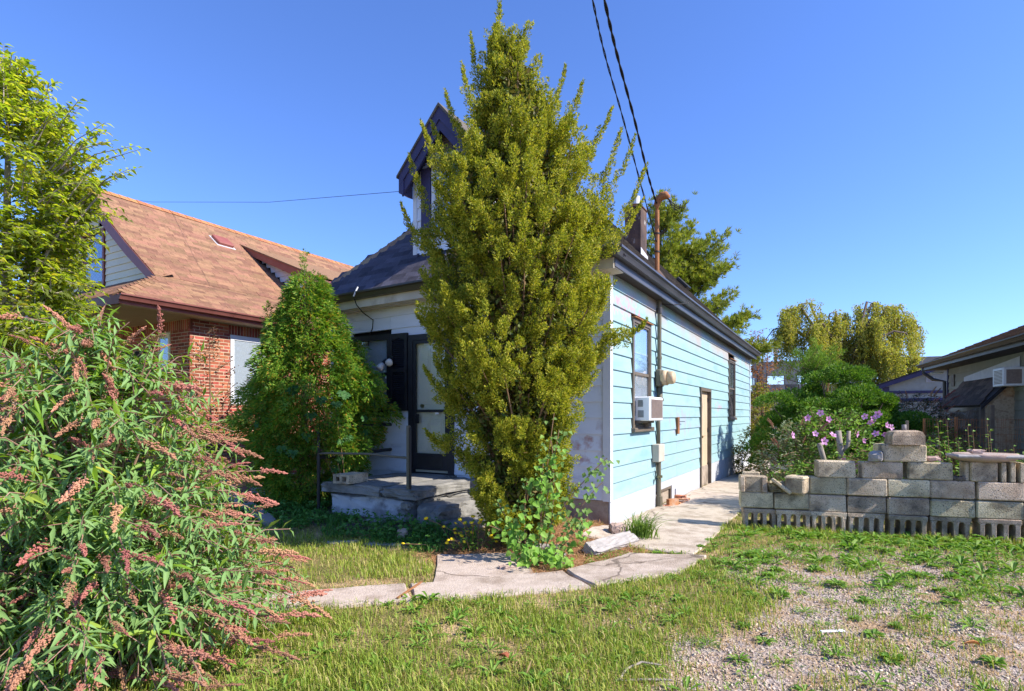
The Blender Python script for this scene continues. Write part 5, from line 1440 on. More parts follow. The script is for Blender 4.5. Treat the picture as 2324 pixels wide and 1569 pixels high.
# ------------------------------------------------------------------ foliage builders
def interp_profile(tab, z):
    zs = np.array([t[0] for t in tab]); ls = np.array([t[1] for t in tab]); rs = np.array([t[2] for t in tab])
    return np.interp(z, zs, ls), np.interp(z, zs, rs)
def plume_blades(base, axis, length, width, nb, bl, bw, spread=.65):
    """tufts of short blades along each axis (base, axis: (n,3))"""
    n = len(base)
    t = rng.random((n, nb)) ** .8
    ax = nrm(axis)
    u = nrm(np.cross(ax, rvec(n))); v = np.cross(ax, u)
    th = rng.random((n, nb)) * 2 * np.pi
    prof_ = np.sin(np.pi * np.clip(.12 + t * .9, 0, 1)) ** .7
    rr = width[:, None] * prof_ * np.sqrt(rng.random((n, nb)))
    rad = u[:, None, :] * np.cos(th)[..., None] + v[:, None, :] * np.sin(th)[..., None]
    P = base[:, None, :] + ax[:, None, :] * (t * length[:, None])[..., None] + rad * rr[..., None]
    D = ax[:, None, :] * .8 + rad * spread + rng.normal(size=(n, nb, 3)) * .25
    L = bl * (.6 + .8 * rng.random((n, nb))); Wd = bw * (.7 + .6 * rng.random((n, nb)))
    N = rad + rng.normal(size=(n, nb, 3)) * .7
    return blades(P.reshape(-1, 3), D.reshape(-1, 3), N.reshape(-1, 3), L.ravel(), Wd.ravel())

# big upright juniper in front of the cottage
JX, JY = .13, 5.91
jz = gh(JX, JY)
jun = empty('juniper_tree', (JX, JY, jz), 0); tag(jun, 'tall shaggy golden green juniper standing before the cottage front', 'juniper tree')
px = JY / 1290
JT = [(0.0, .10, .10), (.12, .34, .34), (.45, .50, .42), (.95, .66, .48), (1.45, .84, .64), (1.9, .96, .82), (2.4, 1.0, .92), (2.85, 1.0, .95), (3.3, .98, .98), (3.75, .74, .82), (4.0, .52, .72), (4.2, .38, .60), (4.7, .24, .40), (5.1, .14, .20), (5.40, .06, .06), (5.58, .02, .02)]
def jcx(z): return np.interp(z, [0, 1.5, 3.3, 5.66], [-.02, -.02, -.10, -.255])
ncl = 780
zc = 5.35 * rng.random(4000) ** .95
l_, r_ = interp_profile(JT, zc)
keep = rng.random(4000) < (l_ + r_) / 2.1
zc = zc[keep][:ncl]; l_, r_ = interp_profile(JT, zc)
ph = rng.random(len(zc)) * 2 * np.pi
side = np.cos(ph)
rad = np.where(side > 0, r_, l_) * (.52 + .42 * np.sqrt(rng.random(len(zc)))) * (1 + .12 * np.sin(ph * 3 + zc * 4))
depth_squash = .85
cl = np.stack([jcx(zc) + rad * np.cos(ph), rad * np.sin(ph) * depth_squash, zc], 1)
out = np.stack([np.cos(ph), np.sin(ph) * depth_squash, np.zeros_like(ph)], 1)
upz = np.interp(zc, [0, 1.2, 3, 5], [.6, 1.0, 1.35, 2.0])
axc = nrm(out * .72 + np.stack([np.zeros_like(upz), np.zeros_like(upz), upz], 1) + rng.normal(size=out.shape) * .18)
per = 8
cl_len = np.repeat(.16 + .24 * rng.random(len(cl)), per)
base = np.repeat(cl, per, 0) + np.repeat(axc, per, 0) * (cl_len * (rng.random(len(cl_len)) - .5))[:, None] + rng.normal(size=(len(cl) * per, 3)) * .033
ax = np.repeat(axc, per, 0) + rng.normal(size=(len(cl) * per, 3)) * .30
Ln = .09 + .09 * rng.random(len(base)); Wn = .022 + .018 * rng.random(len(base))
parts = [plume_blades(base - nrm(ax) * Ln[:, None] * .5, ax, Ln, Wn, 76, .026, .0115, .8)]
# long wispy leaders that break the outline
lead = []
LD = [((-.25, 0, 5.0), (-.26, 0, 5.58)), ((-.45, .05, 4.7), (-.55, .05, 5.25)), ((-.15, -.1, 4.6), (.0, -.1, 5.2)), ((.35, 0, 4.2), (.58, 0, 4.72)), ((.2, .1, 4.3), (.42, .1, 4.95)), ((-.6, 0, 4.1), (-.80, 0, 4.62)), ((-.5, -.2, 4.3), (-.62, -.2, 4.78)),
      ((.55, -.1, 3.9), (.86, -.1, 4.38)), ((.78, 0, 3.35), (1.12, 0, 4.15)), ((.85, -.1, 3.1), (1.22, -.1, 3.82)), ((.82, .1, 3.0), (1.22, .1, 3.55)), ((.75, 0, 3.6), (.98, 0, 4.22)), ((-.95, 0, 3.4), (-1.18, 0, 3.95)), ((-.8, -.2, 3.7), (-1.02, -.2, 4.2)), ((-.98, -.1, 3.0), (-1.24, -.1, 3.42)), ((-.7, .1, 3.9), (-.95, .1, 4.35)),
      ((.9, -.1, 2.1), (1.18, -.15, 2.22)), ((-.85, -.1, 2.2), (-1.06, -.1, 2.30)), ((-.72, -.1, 1.0), (-.96, -.15, 1.10)), ((-.75, -.2, 1.5), (-.98, -.2, 1.75))]
for a_, b_ in LD:
    a_ = np.array(a_); b_ = np.array(b_); n = 26
    t = np.linspace(0, 1, n)
    c = a_ + (b_ - a_) * t[:, None] + np.stack([np.zeros(n), np.zeros(n), -.06 * np.sin(np.pi * t)], 1)
    c = c + rng.normal(size=(n, 3)) * (.035 * (1 - t) + .004)[:, None]
    axl = np.tile(b_ - a_, (n, 1)); axl[:, 2] += .25; axl += rng.normal(size=(n, 3)) * .14 * (1 - t)[:, None]
    lead.append(plume_blades(c, axl, np.full(n, .10), .040 * (1.02 - t) + .006, 44, .026, .011))
parts += lead
foliage('foliage', parts, M['juniper'], jun)
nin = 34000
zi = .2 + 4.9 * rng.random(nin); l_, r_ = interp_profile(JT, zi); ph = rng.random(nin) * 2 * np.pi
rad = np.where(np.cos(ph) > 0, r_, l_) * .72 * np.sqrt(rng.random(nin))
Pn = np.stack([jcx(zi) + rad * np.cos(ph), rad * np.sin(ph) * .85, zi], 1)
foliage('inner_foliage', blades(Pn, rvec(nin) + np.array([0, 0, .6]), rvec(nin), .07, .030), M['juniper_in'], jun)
mb = MB(); mb.tube([(0, 0, -.1), (-.02, 0, .5), (-.03, .02, 1.4), (-.06, 0, 2.6), (-.12, 0, 3.9), (-.25, 0, 5.3)], [.085, .075, .06, .045, .03, .008], 8)
mb.tube([(.03, -.02, 0), (.14, -.06, .5), (.24, -.05, 1.3), (.4, -.05, 2.4)], [.05, .04, .03, .012], 6)
mb.tube([(-.03, .02, 0), (-.16, -.03, .5), (-.32, -.02, 1.4), (-.5, 0, 2.6)], [.05, .04, .03, .012], 6)
mb.build('trunk', M['bark'], jun, True)
mb = MB()
for i in range(0, len(cl), 3):
    c = cl[i]; z0 = max(.15, c[2] * .6 - .1)
    s_ = Vector((float(np.interp(z0, [0, 3, 5.6], [0, -.08, -.25])), 0, z0)); e_ = Vector(c)
    mb.tube([s_, s_.lerp(e_, .5) + Vector((0, 0, -.08)), e_], [.014, .010, .004], 4, False)
mb.build('branch', M['twig'], jun)
jun.children[-1]['kind'] = 'stuff'

# cedar bush on the left of the porch
KX, KY = -3.03, 8.24
kz_ = gh(KX, KY)
ced = empty('cedar_bush', (KX, KY, kz_), 0); tag(ced, 'dense dark green cedar bush with a pointed top left of the porch', 'cedar bush')
CT = [(0, .30, .40), (.25, .50, .52), (.6, .66, .72), (1.0, .74, .86), (1.35, .74, .95), (1.7, .70, .88), (2.05, .62, .74), (2.35, .52, .54), (2.6, .40, .40), (2.85, .30, .28), (3.1, .24, .22), (3.3, .12, .10), (3.45, .04, .03)]
n = 6200
zc = 3.3 * rng.random(40000); l_, r_ = interp_profile(CT, zc)
k_ = rng.random(40000) < (l_ + r_) / 2; zc = zc[k_][:n]; l_, r_ = interp_profile(CT, zc); ph = rng.random(len(zc)) * 2 * np.pi
lump = 1 + .20 * np.sin(ph * 4 + zc * 5) + .15 * np.sin(ph * 7 - zc * 9) + .05 * rng.normal(size=len(ph))
rad = np.where(np.cos(ph) > 0, r_, l_) * (.5 + .5 * np.sqrt(rng.random(len(zc)))) * lump
c = np.stack([.08 + rad * np.cos(ph), rad * np.sin(ph) * .85, zc], 1)
out = np.stack([np.cos(ph), np.sin(ph), np.full_like(ph, -.05)], 1) + rng.normal(size=(len(ph), 3)) * .35
# each spray: a flat fan of scaly twigs hanging outward
nb = 26
D0 = nrm(out); S0 = nrm(np.cross(D0, rvec(len(c)))); 
t = rng.random((len(c), nb)); sd = (rng.random((len(c), nb)) * 2 - 1)
Lf = (.10 + .08 * rng.random(len(c)))[:, None]
Pf = c[:, None] + D0[:, None] * (t * Lf)[..., None] + S0[:, None] * (sd * Lf * .45 * (1 - t * .6))[..., None]
Pf[..., 2] -= (t * t * Lf * .5)
Df = D0[:, None] * .8 + S0[:, None] * (sd * .9)[..., None] + np.array([0, 0, -.25]) + rng.normal(size=Pf.shape) * .12
Nf = np.cross(D0, S0)[:, None] + rng.normal(size=Pf.shape) * .25
V1 = blades(Pf.reshape(-1, 3), Df.reshape(-1, 3), Nf.reshape(-1, 3), (.034 + .034 * rng.random(Pf.shape[:2])).ravel(), .016)
tips = []
for (x, z0, z1) in ((.02, 3.15, 3.62), (-.16, 2.9, 3.2), (.22, 2.75, 3.05), (.12, 2.95, 3.3), (.62, 2.2, 2.52), (-.5, 2.55, 2.85), (.85, 1.95, 2.15)):
    nn2 = 22; t_ = np.linspace(0, 1, nn2)
    cc = np.stack([x + rng.normal(size=nn2) * .03 * (1 - t_), rng.normal(size=nn2) * .03, z0 + (z1 - z0) * t_], 1)
    tips.append(plume_blades(cc, np.tile([0, 0, 1.], (nn2, 1)) + rng.normal(size=(nn2, 3)) * .6, np.full(nn2, .08), .05 * (1 - t_) + .004, 16, .035, .012))
foliage('foliage', [V1] + tips, M['cedar'], ced)
MB().tube([(0, 0, -.1), (.02, 0, 1.2), (.03, 0, 2.6), (.02, 0, 3.4)], [.07, .05, .03, .006], 7).build('trunk', M['bark'], ced)
LF = []
def leaf_mesh(name, mat, fold=.22, droop=.22, shape=((0, .0), (.18, .36), (.45, .5), (.75, .30), (1, .0))):
    """unit leaf along +Y, face up +Z, folded and bent"""
    mb = MB(); vs = []; 
    for (t_, w_) in shape:
        z_ = -droop * t_ * t_
        if w_ == 0: vs.append([(0, t_, z_)])
        else: vs.append([(-w_, t_, z_ + fold * w_), (0, t_, z_), (w_, t_, z_ + fold * w_)])
    V = []; id_ = []
    for row_ in vs:
        id_.append(list(range(len(V), len(V) + len(row_)))); V += row_
    F_ = []
    for a_, b_ in zip(id_, id_[1:]):
        if len(a_) == 1: F_ += [(a_[0], b_[1], b_[0]), (a_[0], b_[2], b_[1])]
        elif len(b_) == 1: F_ += [(a_[0], a_[1], b_[0]), (a_[1], a_[2], b_[0])]
        else: F_ += [(a_[0], a_[1], b_[1], b_[0]), (a_[1], a_[2], b_[2], b_[1])]
    mb.add(V, F_); me = mb.mesh(name); me.materials.append(mat); return me
# climbing creeper over the right flank of the cedar
crp = empty('creeper_vine', (KX + .75, KY - .35, gh(KX + .75, KY - .35)), 0); tag(crp, 'dark five-leaved creeper hanging over the right flank of the cedar bush', 'creeper')
CL = [leaf_mesh('creeper_leaf', M['creeper'], .2, d_) for d_ in (.15, .3)]
stem = MB(); pcr = Vector((KX + .75, KY - .35, gh(KX + .75, KY - .35)))
for i in range(46):
    th = random.uniform(-2.3, .15); z_ = random.uniform(.25, 1.75) if i > 5 else random.uniform(.9, 1.6)
    l0, r0_ = interp_profile(CT, z_)
    rr = float(r0_ if math.cos(th) > 0 else l0) * 1.04
    p = Vector((KX + .08 + rr * math.cos(th), KY + rr * math.sin(th) * .9, kz_ + z_))
    if p.x < KX + .15 and random.random() < .7: continue
    outv = Vector((math.cos(th), math.sin(th), .15))
    for k in range(5):
        a_ = (k - 2) * .62
        sidev = outv.cross(Vector((0, 0, 1))).normalized()
        dv = (sidev * math.sin(a_) + Vector((0, 0, -1)) * math.cos(a_) * .9 + outv * .35)
        s_ = random.uniform(.085, .13) * (1 if k == 2 else .85)
        place('leaf', random.choice(CL), crp, p, frame(dv, outv + Vector((random.uniform(-.3, .3), 0, random.uniform(0, .4)))), (s_ * .62, s_, s_), tuple(pcr))
    if i % 3 == 0:
        q = p - outv * .04 - pcr; stem.tube([(0, 0, 0), q * .5 + Vector((0, 0, .1)), q], .006, 4, False)
stem.build('stem', M['twig'], crp); crp.children[-1]['kind'] = 'stuff'

# generic deciduous shrub / tree crown
def leafy(tab, cx, cy, ntw, per, LL, LW, sq=1.0, twl=.45, up=.4, droop=.2, hang=.25, shell=.5, fold=.25, lump=.12, ang=None, twig_mb=None, jit=.03):
    """leaves set alternately along short twigs through the crown volume"""
    zmax = tab[-1][0]; zmin = tab[0][0]
    m = ntw * 8
    zc = zmin + (zmax - zmin) * rng.random(m); l_, r_ = interp_profile(tab, zc)
    k_ = rng.random(m) < (l_ + r_) / (2 * max(max(t_[1], t_[2]) for t_ in tab)); zc = zc[k_][:ntw]
    l_, r_ = interp_profile(tab, zc)
    ph = rng.random(len(zc)) * 2 * np.pi if ang is None else ang[0] + (ang[1] - ang[0]) * rng.random(len(zc))
    lm = 1 + lump * np.sin(ph * 3.3 + zc * 3.1) + lump * np.sin(ph * 6.1 - zc * 5.3)
    rad = np.where(np.cos(ph) > 0, r_, l_) * (shell + (1 - shell) * np.sqrt(rng.random(len(zc)))) * lm
    base = np.stack([cx + rad * np.cos(ph), cy + rad * np.sin(ph) * sq, zc], 1)
    D = np.stack([np.cos(ph), np.sin(ph), np.full_like(ph, up)], 1) + rng.normal(size=(len(ph), 3)) * .45
    D = nrm(D)
    tl = twl * (.6 + .7 * rng.random(len(ph)))
    t = (np.arange(per) + .5) / per
    P = base[:, None] + D[:, None] * ((t - .5)[None] * tl[:, None])[..., None]
    P[..., 2] -= (t * t)[None] * tl[:, None] * droop
    S0 = nrm(np.cross(D, np.array([0, 0, 1.]) + rng.normal(size=D.shape) * .2))
    sg = np.where(np.arange(per) % 2 == 0, 1., -1.)
    LD_ = D[:, None] * .55 + S0[:, None] * sg[None, :, None] * .8 + np.array([0, 0, -hang]) + rng.normal(size=P.shape) * .3
    P = P + rng.normal(size=P.shape) * jit
    N = np.array([0, 0, 1.]) + rng.normal(size=P.shape) * .45
    L = LL * (.6 + .7 * rng.random(P.shape[:2])).ravel()
    if twig_mb is not None:
        for i in range(len(base)):
            a_ = base[i] - D[i] * tl[i] * .5; b_ = base[i] + D[i] * tl[i] * .5; b_[2] -= tl[i] * droop
            twig_mb.tube([a_, (a_ + b_) / 2 + np.array([0, 0, tl[i] * droop * .25]), b_], [.006, .005, .003], 4, False)
    return leaves(P.reshape(-1, 3), LD_.reshape(-1, 3), N.reshape(-1, 3), L, L * LW / LL, fold, .18)
# yellow-green street-side tree at the left edge
TX, TY = -7.65, 8.6
tr_ = empty('young_elm', (TX, TY, gh(TX, TY)), 0); tag(tr_, 'yellow green leafy tree rising at the left edge before the brick house', 'tree')
ET = [(1.7, .9, .7), (2.3, 1.5, 1.0), (3.0, 1.75, 1.0), (3.7, 1.8, .82), (4.3, 1.9, .90), (4.9, 1.9, 1.15), (5.35, 1.75, 1.08), (5.8, 1.4, .70), (6.2, 1.1, .42), (6.55, .8, .25), (6.85, .4, .10)]
tw = MB()
E1_ = leafy(ET, 0, 0, 1250, 24, .115, .055, .95, .62, .55, .30, .35, .35, twig_mb=tw)
ext = []
for (x0, z0, x1, z1) in ((.9, 4.9, 2.0, 5.40), (1.0, 4.6, 1.95, 5.05), (.9, 4.4, 1.65, 4.70), (.7, 5.3, 1.35, 5.95), (.4, 5.6, .78, 6.35), (.0, 6.1, .15, 6.85), (1.0, 5.0, 1.55, 5.62), (.8, 3.2, 1.35, 3.25), (.2, 5.9, .45, 6.55), (.8, 4.0, 1.25, 4.15)):
    for j in range(5):
        nL = 16; t_ = np.linspace(.15, 1, nL)
        a_ = np.array([x0, random.uniform(-.5, .3), z0]); b_ = np.array([x1 - random.uniform(0, .5) * (j > 0), a_[1] + random.uniform(-.3, .3), z1 + random.uniform(-.3, .15) * (j > 0)])
        P = a_ + (b_ - a_) * t_[:, None]; P[:, 2] += .12 * np.sin(t_ * np.pi)
        sg = np.where(np.arange(nL) % 2 == 0, 1., -1.)[:, None]
        dd = nrm(b_ - a_); sdv = nrm(np.cross(dd, [0, 0, 1.]))
        ext.append(leaves(P, dd * .6 + sdv * sg * .7 + np.array([0, 0, -.35]) + rng.normal(size=P.shape) * .25, np.array([0, 0, 1.]) + rng.normal(size=P.shape) * .4, .12, .055))
        tw.tube([a_, (a_ + b_) / 2 + np.array([0, 0, .11]), b_], [.012, .008, .003], 4, False)
foliage('crown', [E1_] + ext, M['elm'], tr_)
mb = MB(); mb.tube([(0, 0, -.1), (.03, 0, 1.2), (-.02, .03, 2.4), (0, 0, 3.8), (.02, 0, 5.2), (.05, 0, 6.3)], [.14, .11, .09, .06, .035, .01], 9)
for a_ in ((.6, .1, 3.4), (1.1, -.2, 4.3), (1.3, .1, 4.7), (-.9, .2, 3.9), (-.6, -.5, 4.6), (.5, -.7, 3.3), (.8, .4, 5.3), (.9, -.4, 3.0)):
    z0 = a_[2] * .5; mb.tube([(0, 0, z0), (a_[0] * .45, a_[1] * .45, z0 + (a_[2] - z0) * .62), a_], [.05, .032, .012], 6, False)
mb.build('trunk', M['barkpale'], tr_, True)
o = tw.build('twig', M['barkpale'], tr_); o['kind'] = 'stuff'
# second trunk-less purple shrub by the brick house
PX, PY = -4.95, 9.3
pu = empty('purple_shrub', (PX, PY, gh(PX, PY)), 0); tag(pu, 'thin purple-leaved shrub in front of the sunlit brick wall', 'shrub')
tw = MB()
foliage('foliage', leafy([(.5, .35, .35), (1.2, .52, .5), (1.7, .50, .45), (2.1, .34, .30), (2.5, .16, .14), (2.75, .05, .05)], 0, 0, 150, 13, .055, .026, .9, .28, .9, .1, .1, .3, twig_mb=tw), M['purpleleaf'], pu)
tw.build('twig', M['twig'], pu)['kind'] = 'stuff'
MB().tube([(0, 0, -.1), (.02, 0, 1.0), (.0, 0, 2.6)], [.025, .018, .004], 6).build('trunk', M['twig'], pu)

# butterfly bush filling the lower left
BBX, BBY = -2.36, 3.22
bb = empty('butterfly_bush', (BBX, BBY, gh(BBX, BBY)), 0); tag(bb, 'large butterfly bush with faded brownish pink flower spikes in the left foreground', 'butterfly bush')
bz = gh(BBX, BBY)
LMB = [leaf_mesh('butterfly_leaf', M['budd'], f_, d_) for f_, d_ in ((.25, .22), (.35, .42), (.15, .10))]
cand = []; spikes = []
stems = MB()
def bez(a_, c_, b_, t_): return a_ * (1 - t_) ** 2 + c_ * 2 * t_ * (1 - t_) + b_ * t_ ** 2
nst = 340
for i in range(nst):
    th = i * 2.399963 + random.uniform(-.3, .3)
    u_ = ((i % 280 + .5) / 280) ** .6
    rmax = 1.26
    r_ = rmax * u_
    e = Vector((r_ * math.cos(th) * 1.02, r_ * math.sin(th) * .80, 0))
    if e.x > 0: e.x *= .88
    zt = 1.74 * (1 - (r_ / 1.36) ** 2.2) + random.uniform(-.22, .06)
    if e.x > .15: zt *= 1 - .30 * (e.x - .15)
    if random.random() < .46: zt *= random.uniform(.12, .80)
    e.z = max(.08, zt)
    if i >= 280: e = Vector((random.uniform(-.35, 1.0), random.uniform(-.62, -.05), random.uniform(.05, .50)))
    a_ = Vector((e.x * .16 + random.uniform(-.08, .08), e.y * .16 + random.uniform(-.08, .08), 0))
    c_ = Vector((e.x * .42, e.y * .42, max(e.z * 1.12, .5) + .16))
    npt = 9
    pts = [bez(a_, c_, e, k / npt) for k in range(npt + 1)]
    stems.tube(pts, [.009 - .006 * k / npt for k in range(npt + 1)], 5, False)
    L = sum((q - p).length for p, q in zip(pts, pts[1:]))
    shoots = [(pts, .22, L, 1.0)]
    for j in range(3):
        t0 = random.uniform(.45, .92); p = bez(a_, c_, e, t0)
        dv = (bez(a_, c_, e, min(1, t0 + .05)) - p).normalized() + Vector((random.uniform(-.7, .7), random.uniform(-.7, .7), random.uniform(0, .7)))
        l_ = random.uniform(.16, .38); q = p + dv.normalized() * l_
        sp_ = [p, p.lerp(q, .5) + Vector((0, 0, .03)), q + Vector((0, 0, -.03))]
        stems.tube(sp_, [.004, .003, .002], 4, False)
        shoots.append((sp_, .05, l_, .72))
    for (pp, t0, L_, sc) in shoots:
        k = 0; d = L_ * t0
        segs = len(pp) - 1
        while d < L_:
            t_ = d / L_ * segs; ii = min(int(t_), segs - 1); p = pp[ii].lerp(pp[ii + 1], t_ - ii)
            tv = (pp[ii + 1] - pp[ii]).normalized()
            s1 = tv.cross(Vector((0, 0, 1))).normalized() if abs(tv.z) < .97 else Vector((1, 0, 0))
            s2 = tv.cross(s1)
            ang_ = (k % 2) * math.pi / 2 + random.uniform(-.4, .4)
            for sg in (1, -1):
                sv = (s1 * math.cos(ang_) + s2 * math.sin(ang_)) * sg
                frac = d / L_
                dv = sv * .85 + tv * .45 + Vector((0, 0, -.12 - .3 * random.random()))
                ll = (random.uniform(.095, .185) * (1.05 - .55 * frac)) * (sc ** .5)
                nv = Vector((0, 0, 1)) + tv * .3 + Vector((random.uniform(-.5, .5), random.uniform(-.5, .5), 0))
                if p.z > .03: cand.append((p, dv, nv, ll, ll * random.uniform(.17, .24)))
            d += .060 * (1 if sc == 1 else .75); k += 1
        if random.random() < (.78 if sc == 1 else .24):
            e_ = pp[-1]; tv = (pp[-1] - pp[-2]).normalized()
            spikes.append((e_, (Vector((tv.x * 1.2, tv.y * 1.2, tv.z * .5 + random.uniform(-.15, .55))) + Vector((random.uniform(-.5, .5), random.uniform(-.5, .5), 0))).normalized(), random.uniform(.15, .27) * (1 if sc == 1 else .7)))
stems.build('stem', M['purplestem'], bb)['kind'] = 'stuff'
camp = Vector((0, 0, EYE)) - Vector((BBX, BBY, bz))
def bvis(c):
    w = c[0] + Vector((BBX, BBY, bz))
    if w.y < .8: return 1e9
    px_ = 1162 + 1290 * w.x / w.y; py_ = 943 - 1290 * (w.z - EYE) / w.y
    inside = -30 < px_ < 2400 and py_ < 1600
    return (c[0] - camp).length / (c[3] * 8) + (0 if inside else 50)
cand.sort(key=bvis)
for c in cand[:300]:
    s_ = c[3]; place('leaf', random.choice(LMB), bb, c[0], frame(c[1], c[2]), (c[4], s_, s_))
rest = cand[300:]
P = np.array([c[0] for c in rest]); D = np.array([c[1] for c in rest]); N = np.array([c[2] for c in rest]); L = np.array([c[3] for c in rest]); Wd = np.array([c[4] for c in rest])
foliage('leaf', leaves(P, D, N, L, Wd, .22, .20), M['budd_i'], bb, 'stuff')
def spike_mesh(seed, mat):
    r_ = np.random.default_rng(seed); mb = MB(); n = 190
    for i in range(n):
        t_ = r_.random() ** .85; rr = (.165 * (1 - t_) ** .7 + .03) * (.75 + .35 * math.sin(t_ * 31)) * math.sqrt(r_.random()); th = r_.random() * 6.283
        c_ = Vector((rr * math.cos(th), t_, rr * math.sin(th) - .28 * t_ * t_)); s_ = .014 + .018 * r_.random()
        q = [c_ + Vector(v) * s_ * (1 + .5 * r_.random()) for v in ((1, 0, 0), (-1, 0, 0), (0, 1.2, 0), (0, -1.2, 0), (0, 0, 1), (0, 0, -1))]
        mb.add(q, [(0, 2, 4), (2, 1, 4), (1, 3, 4), (3, 0, 4), (2, 0, 5), (1, 2, 5), (3, 1, 5), (0, 3, 5)])
    mb.tube([(0, -.1, 0), (0, .5, -.06), (0, .95, -.25)], .012, 4, False)
    me = mb.mesh('flower_spike'); me.materials.append(mat); return me
SPM = [spike_mesh(s, M['spike']) for s in range(4)]; SPL = spike_mesh(9, M['lilac'])
for i, (p, d, l_) in enumerate(spikes):
    lil = (p + Vector((BBX, BBY, bz)) - Vector((-1.65, 3.3, 1.22))).length < .10
    w_ = l_ * random.uniform(.50, .85)
    o = place('flower_spike', SPL if lil else SPM[i % 4], bb, p, frame(d, Vector((0, 0, 1)) + Vector((random.uniform(-.3, .3), random.uniform(-.3, .3), 0))), (w_, l_, w_))
print('buddleia', len(cand), len(spikes))

# light green vine in front of the juniper
VX, VY = .24, 5.28
vz = gh(VX, VY)
vn = empty('light_green_vine', (VX, VY, vz), 0); tag(vn, 'light green leafy vine climbing the foot of the juniper', 'vine')
VL = [leaf_mesh('vine_leaf', M['vine'], .18, d_, ((0, 0), (.06, .34), (.3, .50), (.62, .33), (1, 0))) for d_ in (.12, .3)]
st = MB()
vst = [((0, .1, 0), (.05, .05, .6), (.16, .12, 1.38)), ((.05, .1, 0), (.2, 0, .5), (.12, -.02, 1.15)), ((-.1, 0, 0), (-.15, -.1, .35), (-.1, 0, .75)), ((0, 0, 0), (-.25, -.1, .3), (-.45, -.05, .34)), ((.1, 0, 0), (.3, -.12, .25), (.45, .0, .40)), ((.1, .1, 0), (.38, .1, .5), (.62, .12, .72)), ((0, -.05, 0), (-.1, -.25, .2), (-.2, -.32, .08)), ((0, 0, 0), (.15, -.25, .22), (.22, -.35, .06)), ((.05, .05, 0), (.0, -.05, .5), (.05, -.05, .95)), ((-.05, 0, 0), (-.3, .0, .42), (-.38, .05, .55)), ((.1, .05, .3), (.42, .1, .75), (.66, .1, .95)), ((0, 0, .1), (.1, -.1, .7), (.2, .03, 1.22))]
vl = []
for (a_, c_, e_) in vst:
    a_, c_, e_ = Vector(a_), Vector(c_), Vector(e_)
    pts = [bez(a_, c_, e_, k / 10) for k in range(11)]
    st.tube(pts, .004, 4, False)
    for k in range(56):
        t_ = random.uniform(.12, 1); p = bez(a_, c_, e_, t_) + Vector((random.uniform(-.10, .10), random.uniform(-.10, .06), random.uniform(-.07, .07)))
        if p.z < .03: p.z = .03 + random.random() * .05
        vl.append((p, Vector((random.uniform(-.8, .8), random.uniform(-.9, .2), random.uniform(-.9, .1))), Vector((random.uniform(-.4, .4), -.6, .7)), random.uniform(.030, .078)))
random.shuffle(vl)
vl.sort(key=lambda v: -v[3] + v[0].y)
for v in vl[:280]: place('leaf', random.choice(VL), vn, v[0], frame(v[1], v[2]), (v[3] * .85, v[3], v[3]))
rest = vl[280:]
foliage('leaf', leaves(np.array([v[0] for v in rest]), np.array([v[1] for v in rest]), np.array([v[2] for v in rest]), np.array([v[3] for v in rest]), np.array([v[3] * .8 for v in rest])), M['vine_i'], vn, 'stuff')
st.build('stem', M['twig'], vn)['kind'] = 'stuff'
# yellow button flowers
FX, FY = -.38, 5.75
yf = empty('yellow_flowers', (FX, FY, gh(FX, FY)), 0); tag(yf, 'sprawling plant with small yellow button flowers left of the juniper foot', 'flower plant')
st = MB(); hm = MB().tube([(0, 0, -.4), (0, 0, 0), (0, 0, .35), (0, 0, .6)], [.5, 1, .9, .3], 8).mesh('flower_head'); hm.materials.append(M['yellowfl'])
PL = []
for i in range(30):
    x = random.gauss(-.05, .20); y = random.gauss(-.05, .13); z_ = random.uniform(.08, .34)
    st.tube([(x * .4, y * .3, 0), (x * .7, y * .7, z_ * .8), (x, y, z_)], .0035, 4, False)
    place('flower_head', hm, yf, (x, y, z_), Euler((random.uniform(-.6, .6), random.uniform(-.6, .6), 0)).to_matrix(), [random.uniform(.016, .026)] * 3)
    for k in range(7): PL.append((x * random.random(), y * random.random(), z_ * random.random()))
st.build('stem', M['twig'], yf)['kind'] = 'stuff'
PL = np.array(PL); foliage('foliage', leaves(PL, rvec(len(PL)) + np.array([0, -.3, .2]), rvec(len(PL)) + np.array([0, 0, 1.2]), .055, .018), M['weed'], yf, 'stuff')

# ribbon grass tuft at the cottage corner
GX_, GY_ = 1.42, 6.30
gt = empty('ribbon_grass', (GX_, GY_, gh(GX_, GY_)), 0); tag(gt, 'arching tuft of ribbon grass at the cottage corner behind the kerb piece', 'grass tuft')
def arching(n, R0, L0, w, spread, lean=(0, 0)):
    P0 = np.stack([rng.normal(size=n) * R0, rng.normal(size=n) * R0, np.zeros(n)], 1)
    th = rng.random(n) * 2 * np.pi; o_ = np.stack([np.cos(th) + lean[0], np.sin(th) + lean[1], np.zeros(n)], 1) * (spread * (.3 + .9 * rng.random(n)))[:, None]
    L = L0 * (.55 + .7 * rng.random(n)); k = 6; V = []; 
    sd = nrm(np.cross(o_ + np.array([0, 0, .01]), [0, 0, 1.]))
    for i in range(k):
        t_ = i / (k - 1); c_ = P0 + o_ * (L * t_ ** 1.5)[:, None]; c_[:, 2] += L * (t_ * 1.05 - .62 * spread * t_ ** 2.4)
        ww = w * (1 - t_ ** 2) * .5 + .0004
        V += [c_ - sd * ww, c_ + sd * ww]
    V = np.stack(V, 1).reshape(-1, 3)
    b = (np.arange(n) * 2 * k)[:, None]; F_ = np.concatenate([b + np.array([[2 * i, 2 * i + 1, 2 * i + 3, 2 * i + 2]]) for i in range(k - 1)], 1).reshape(-1, 4)
    return V, F_
foliage('blade', arching(190, .07, .36, .011, .75, (.35, -.25)), M['tuft'], gt, 'stuff')

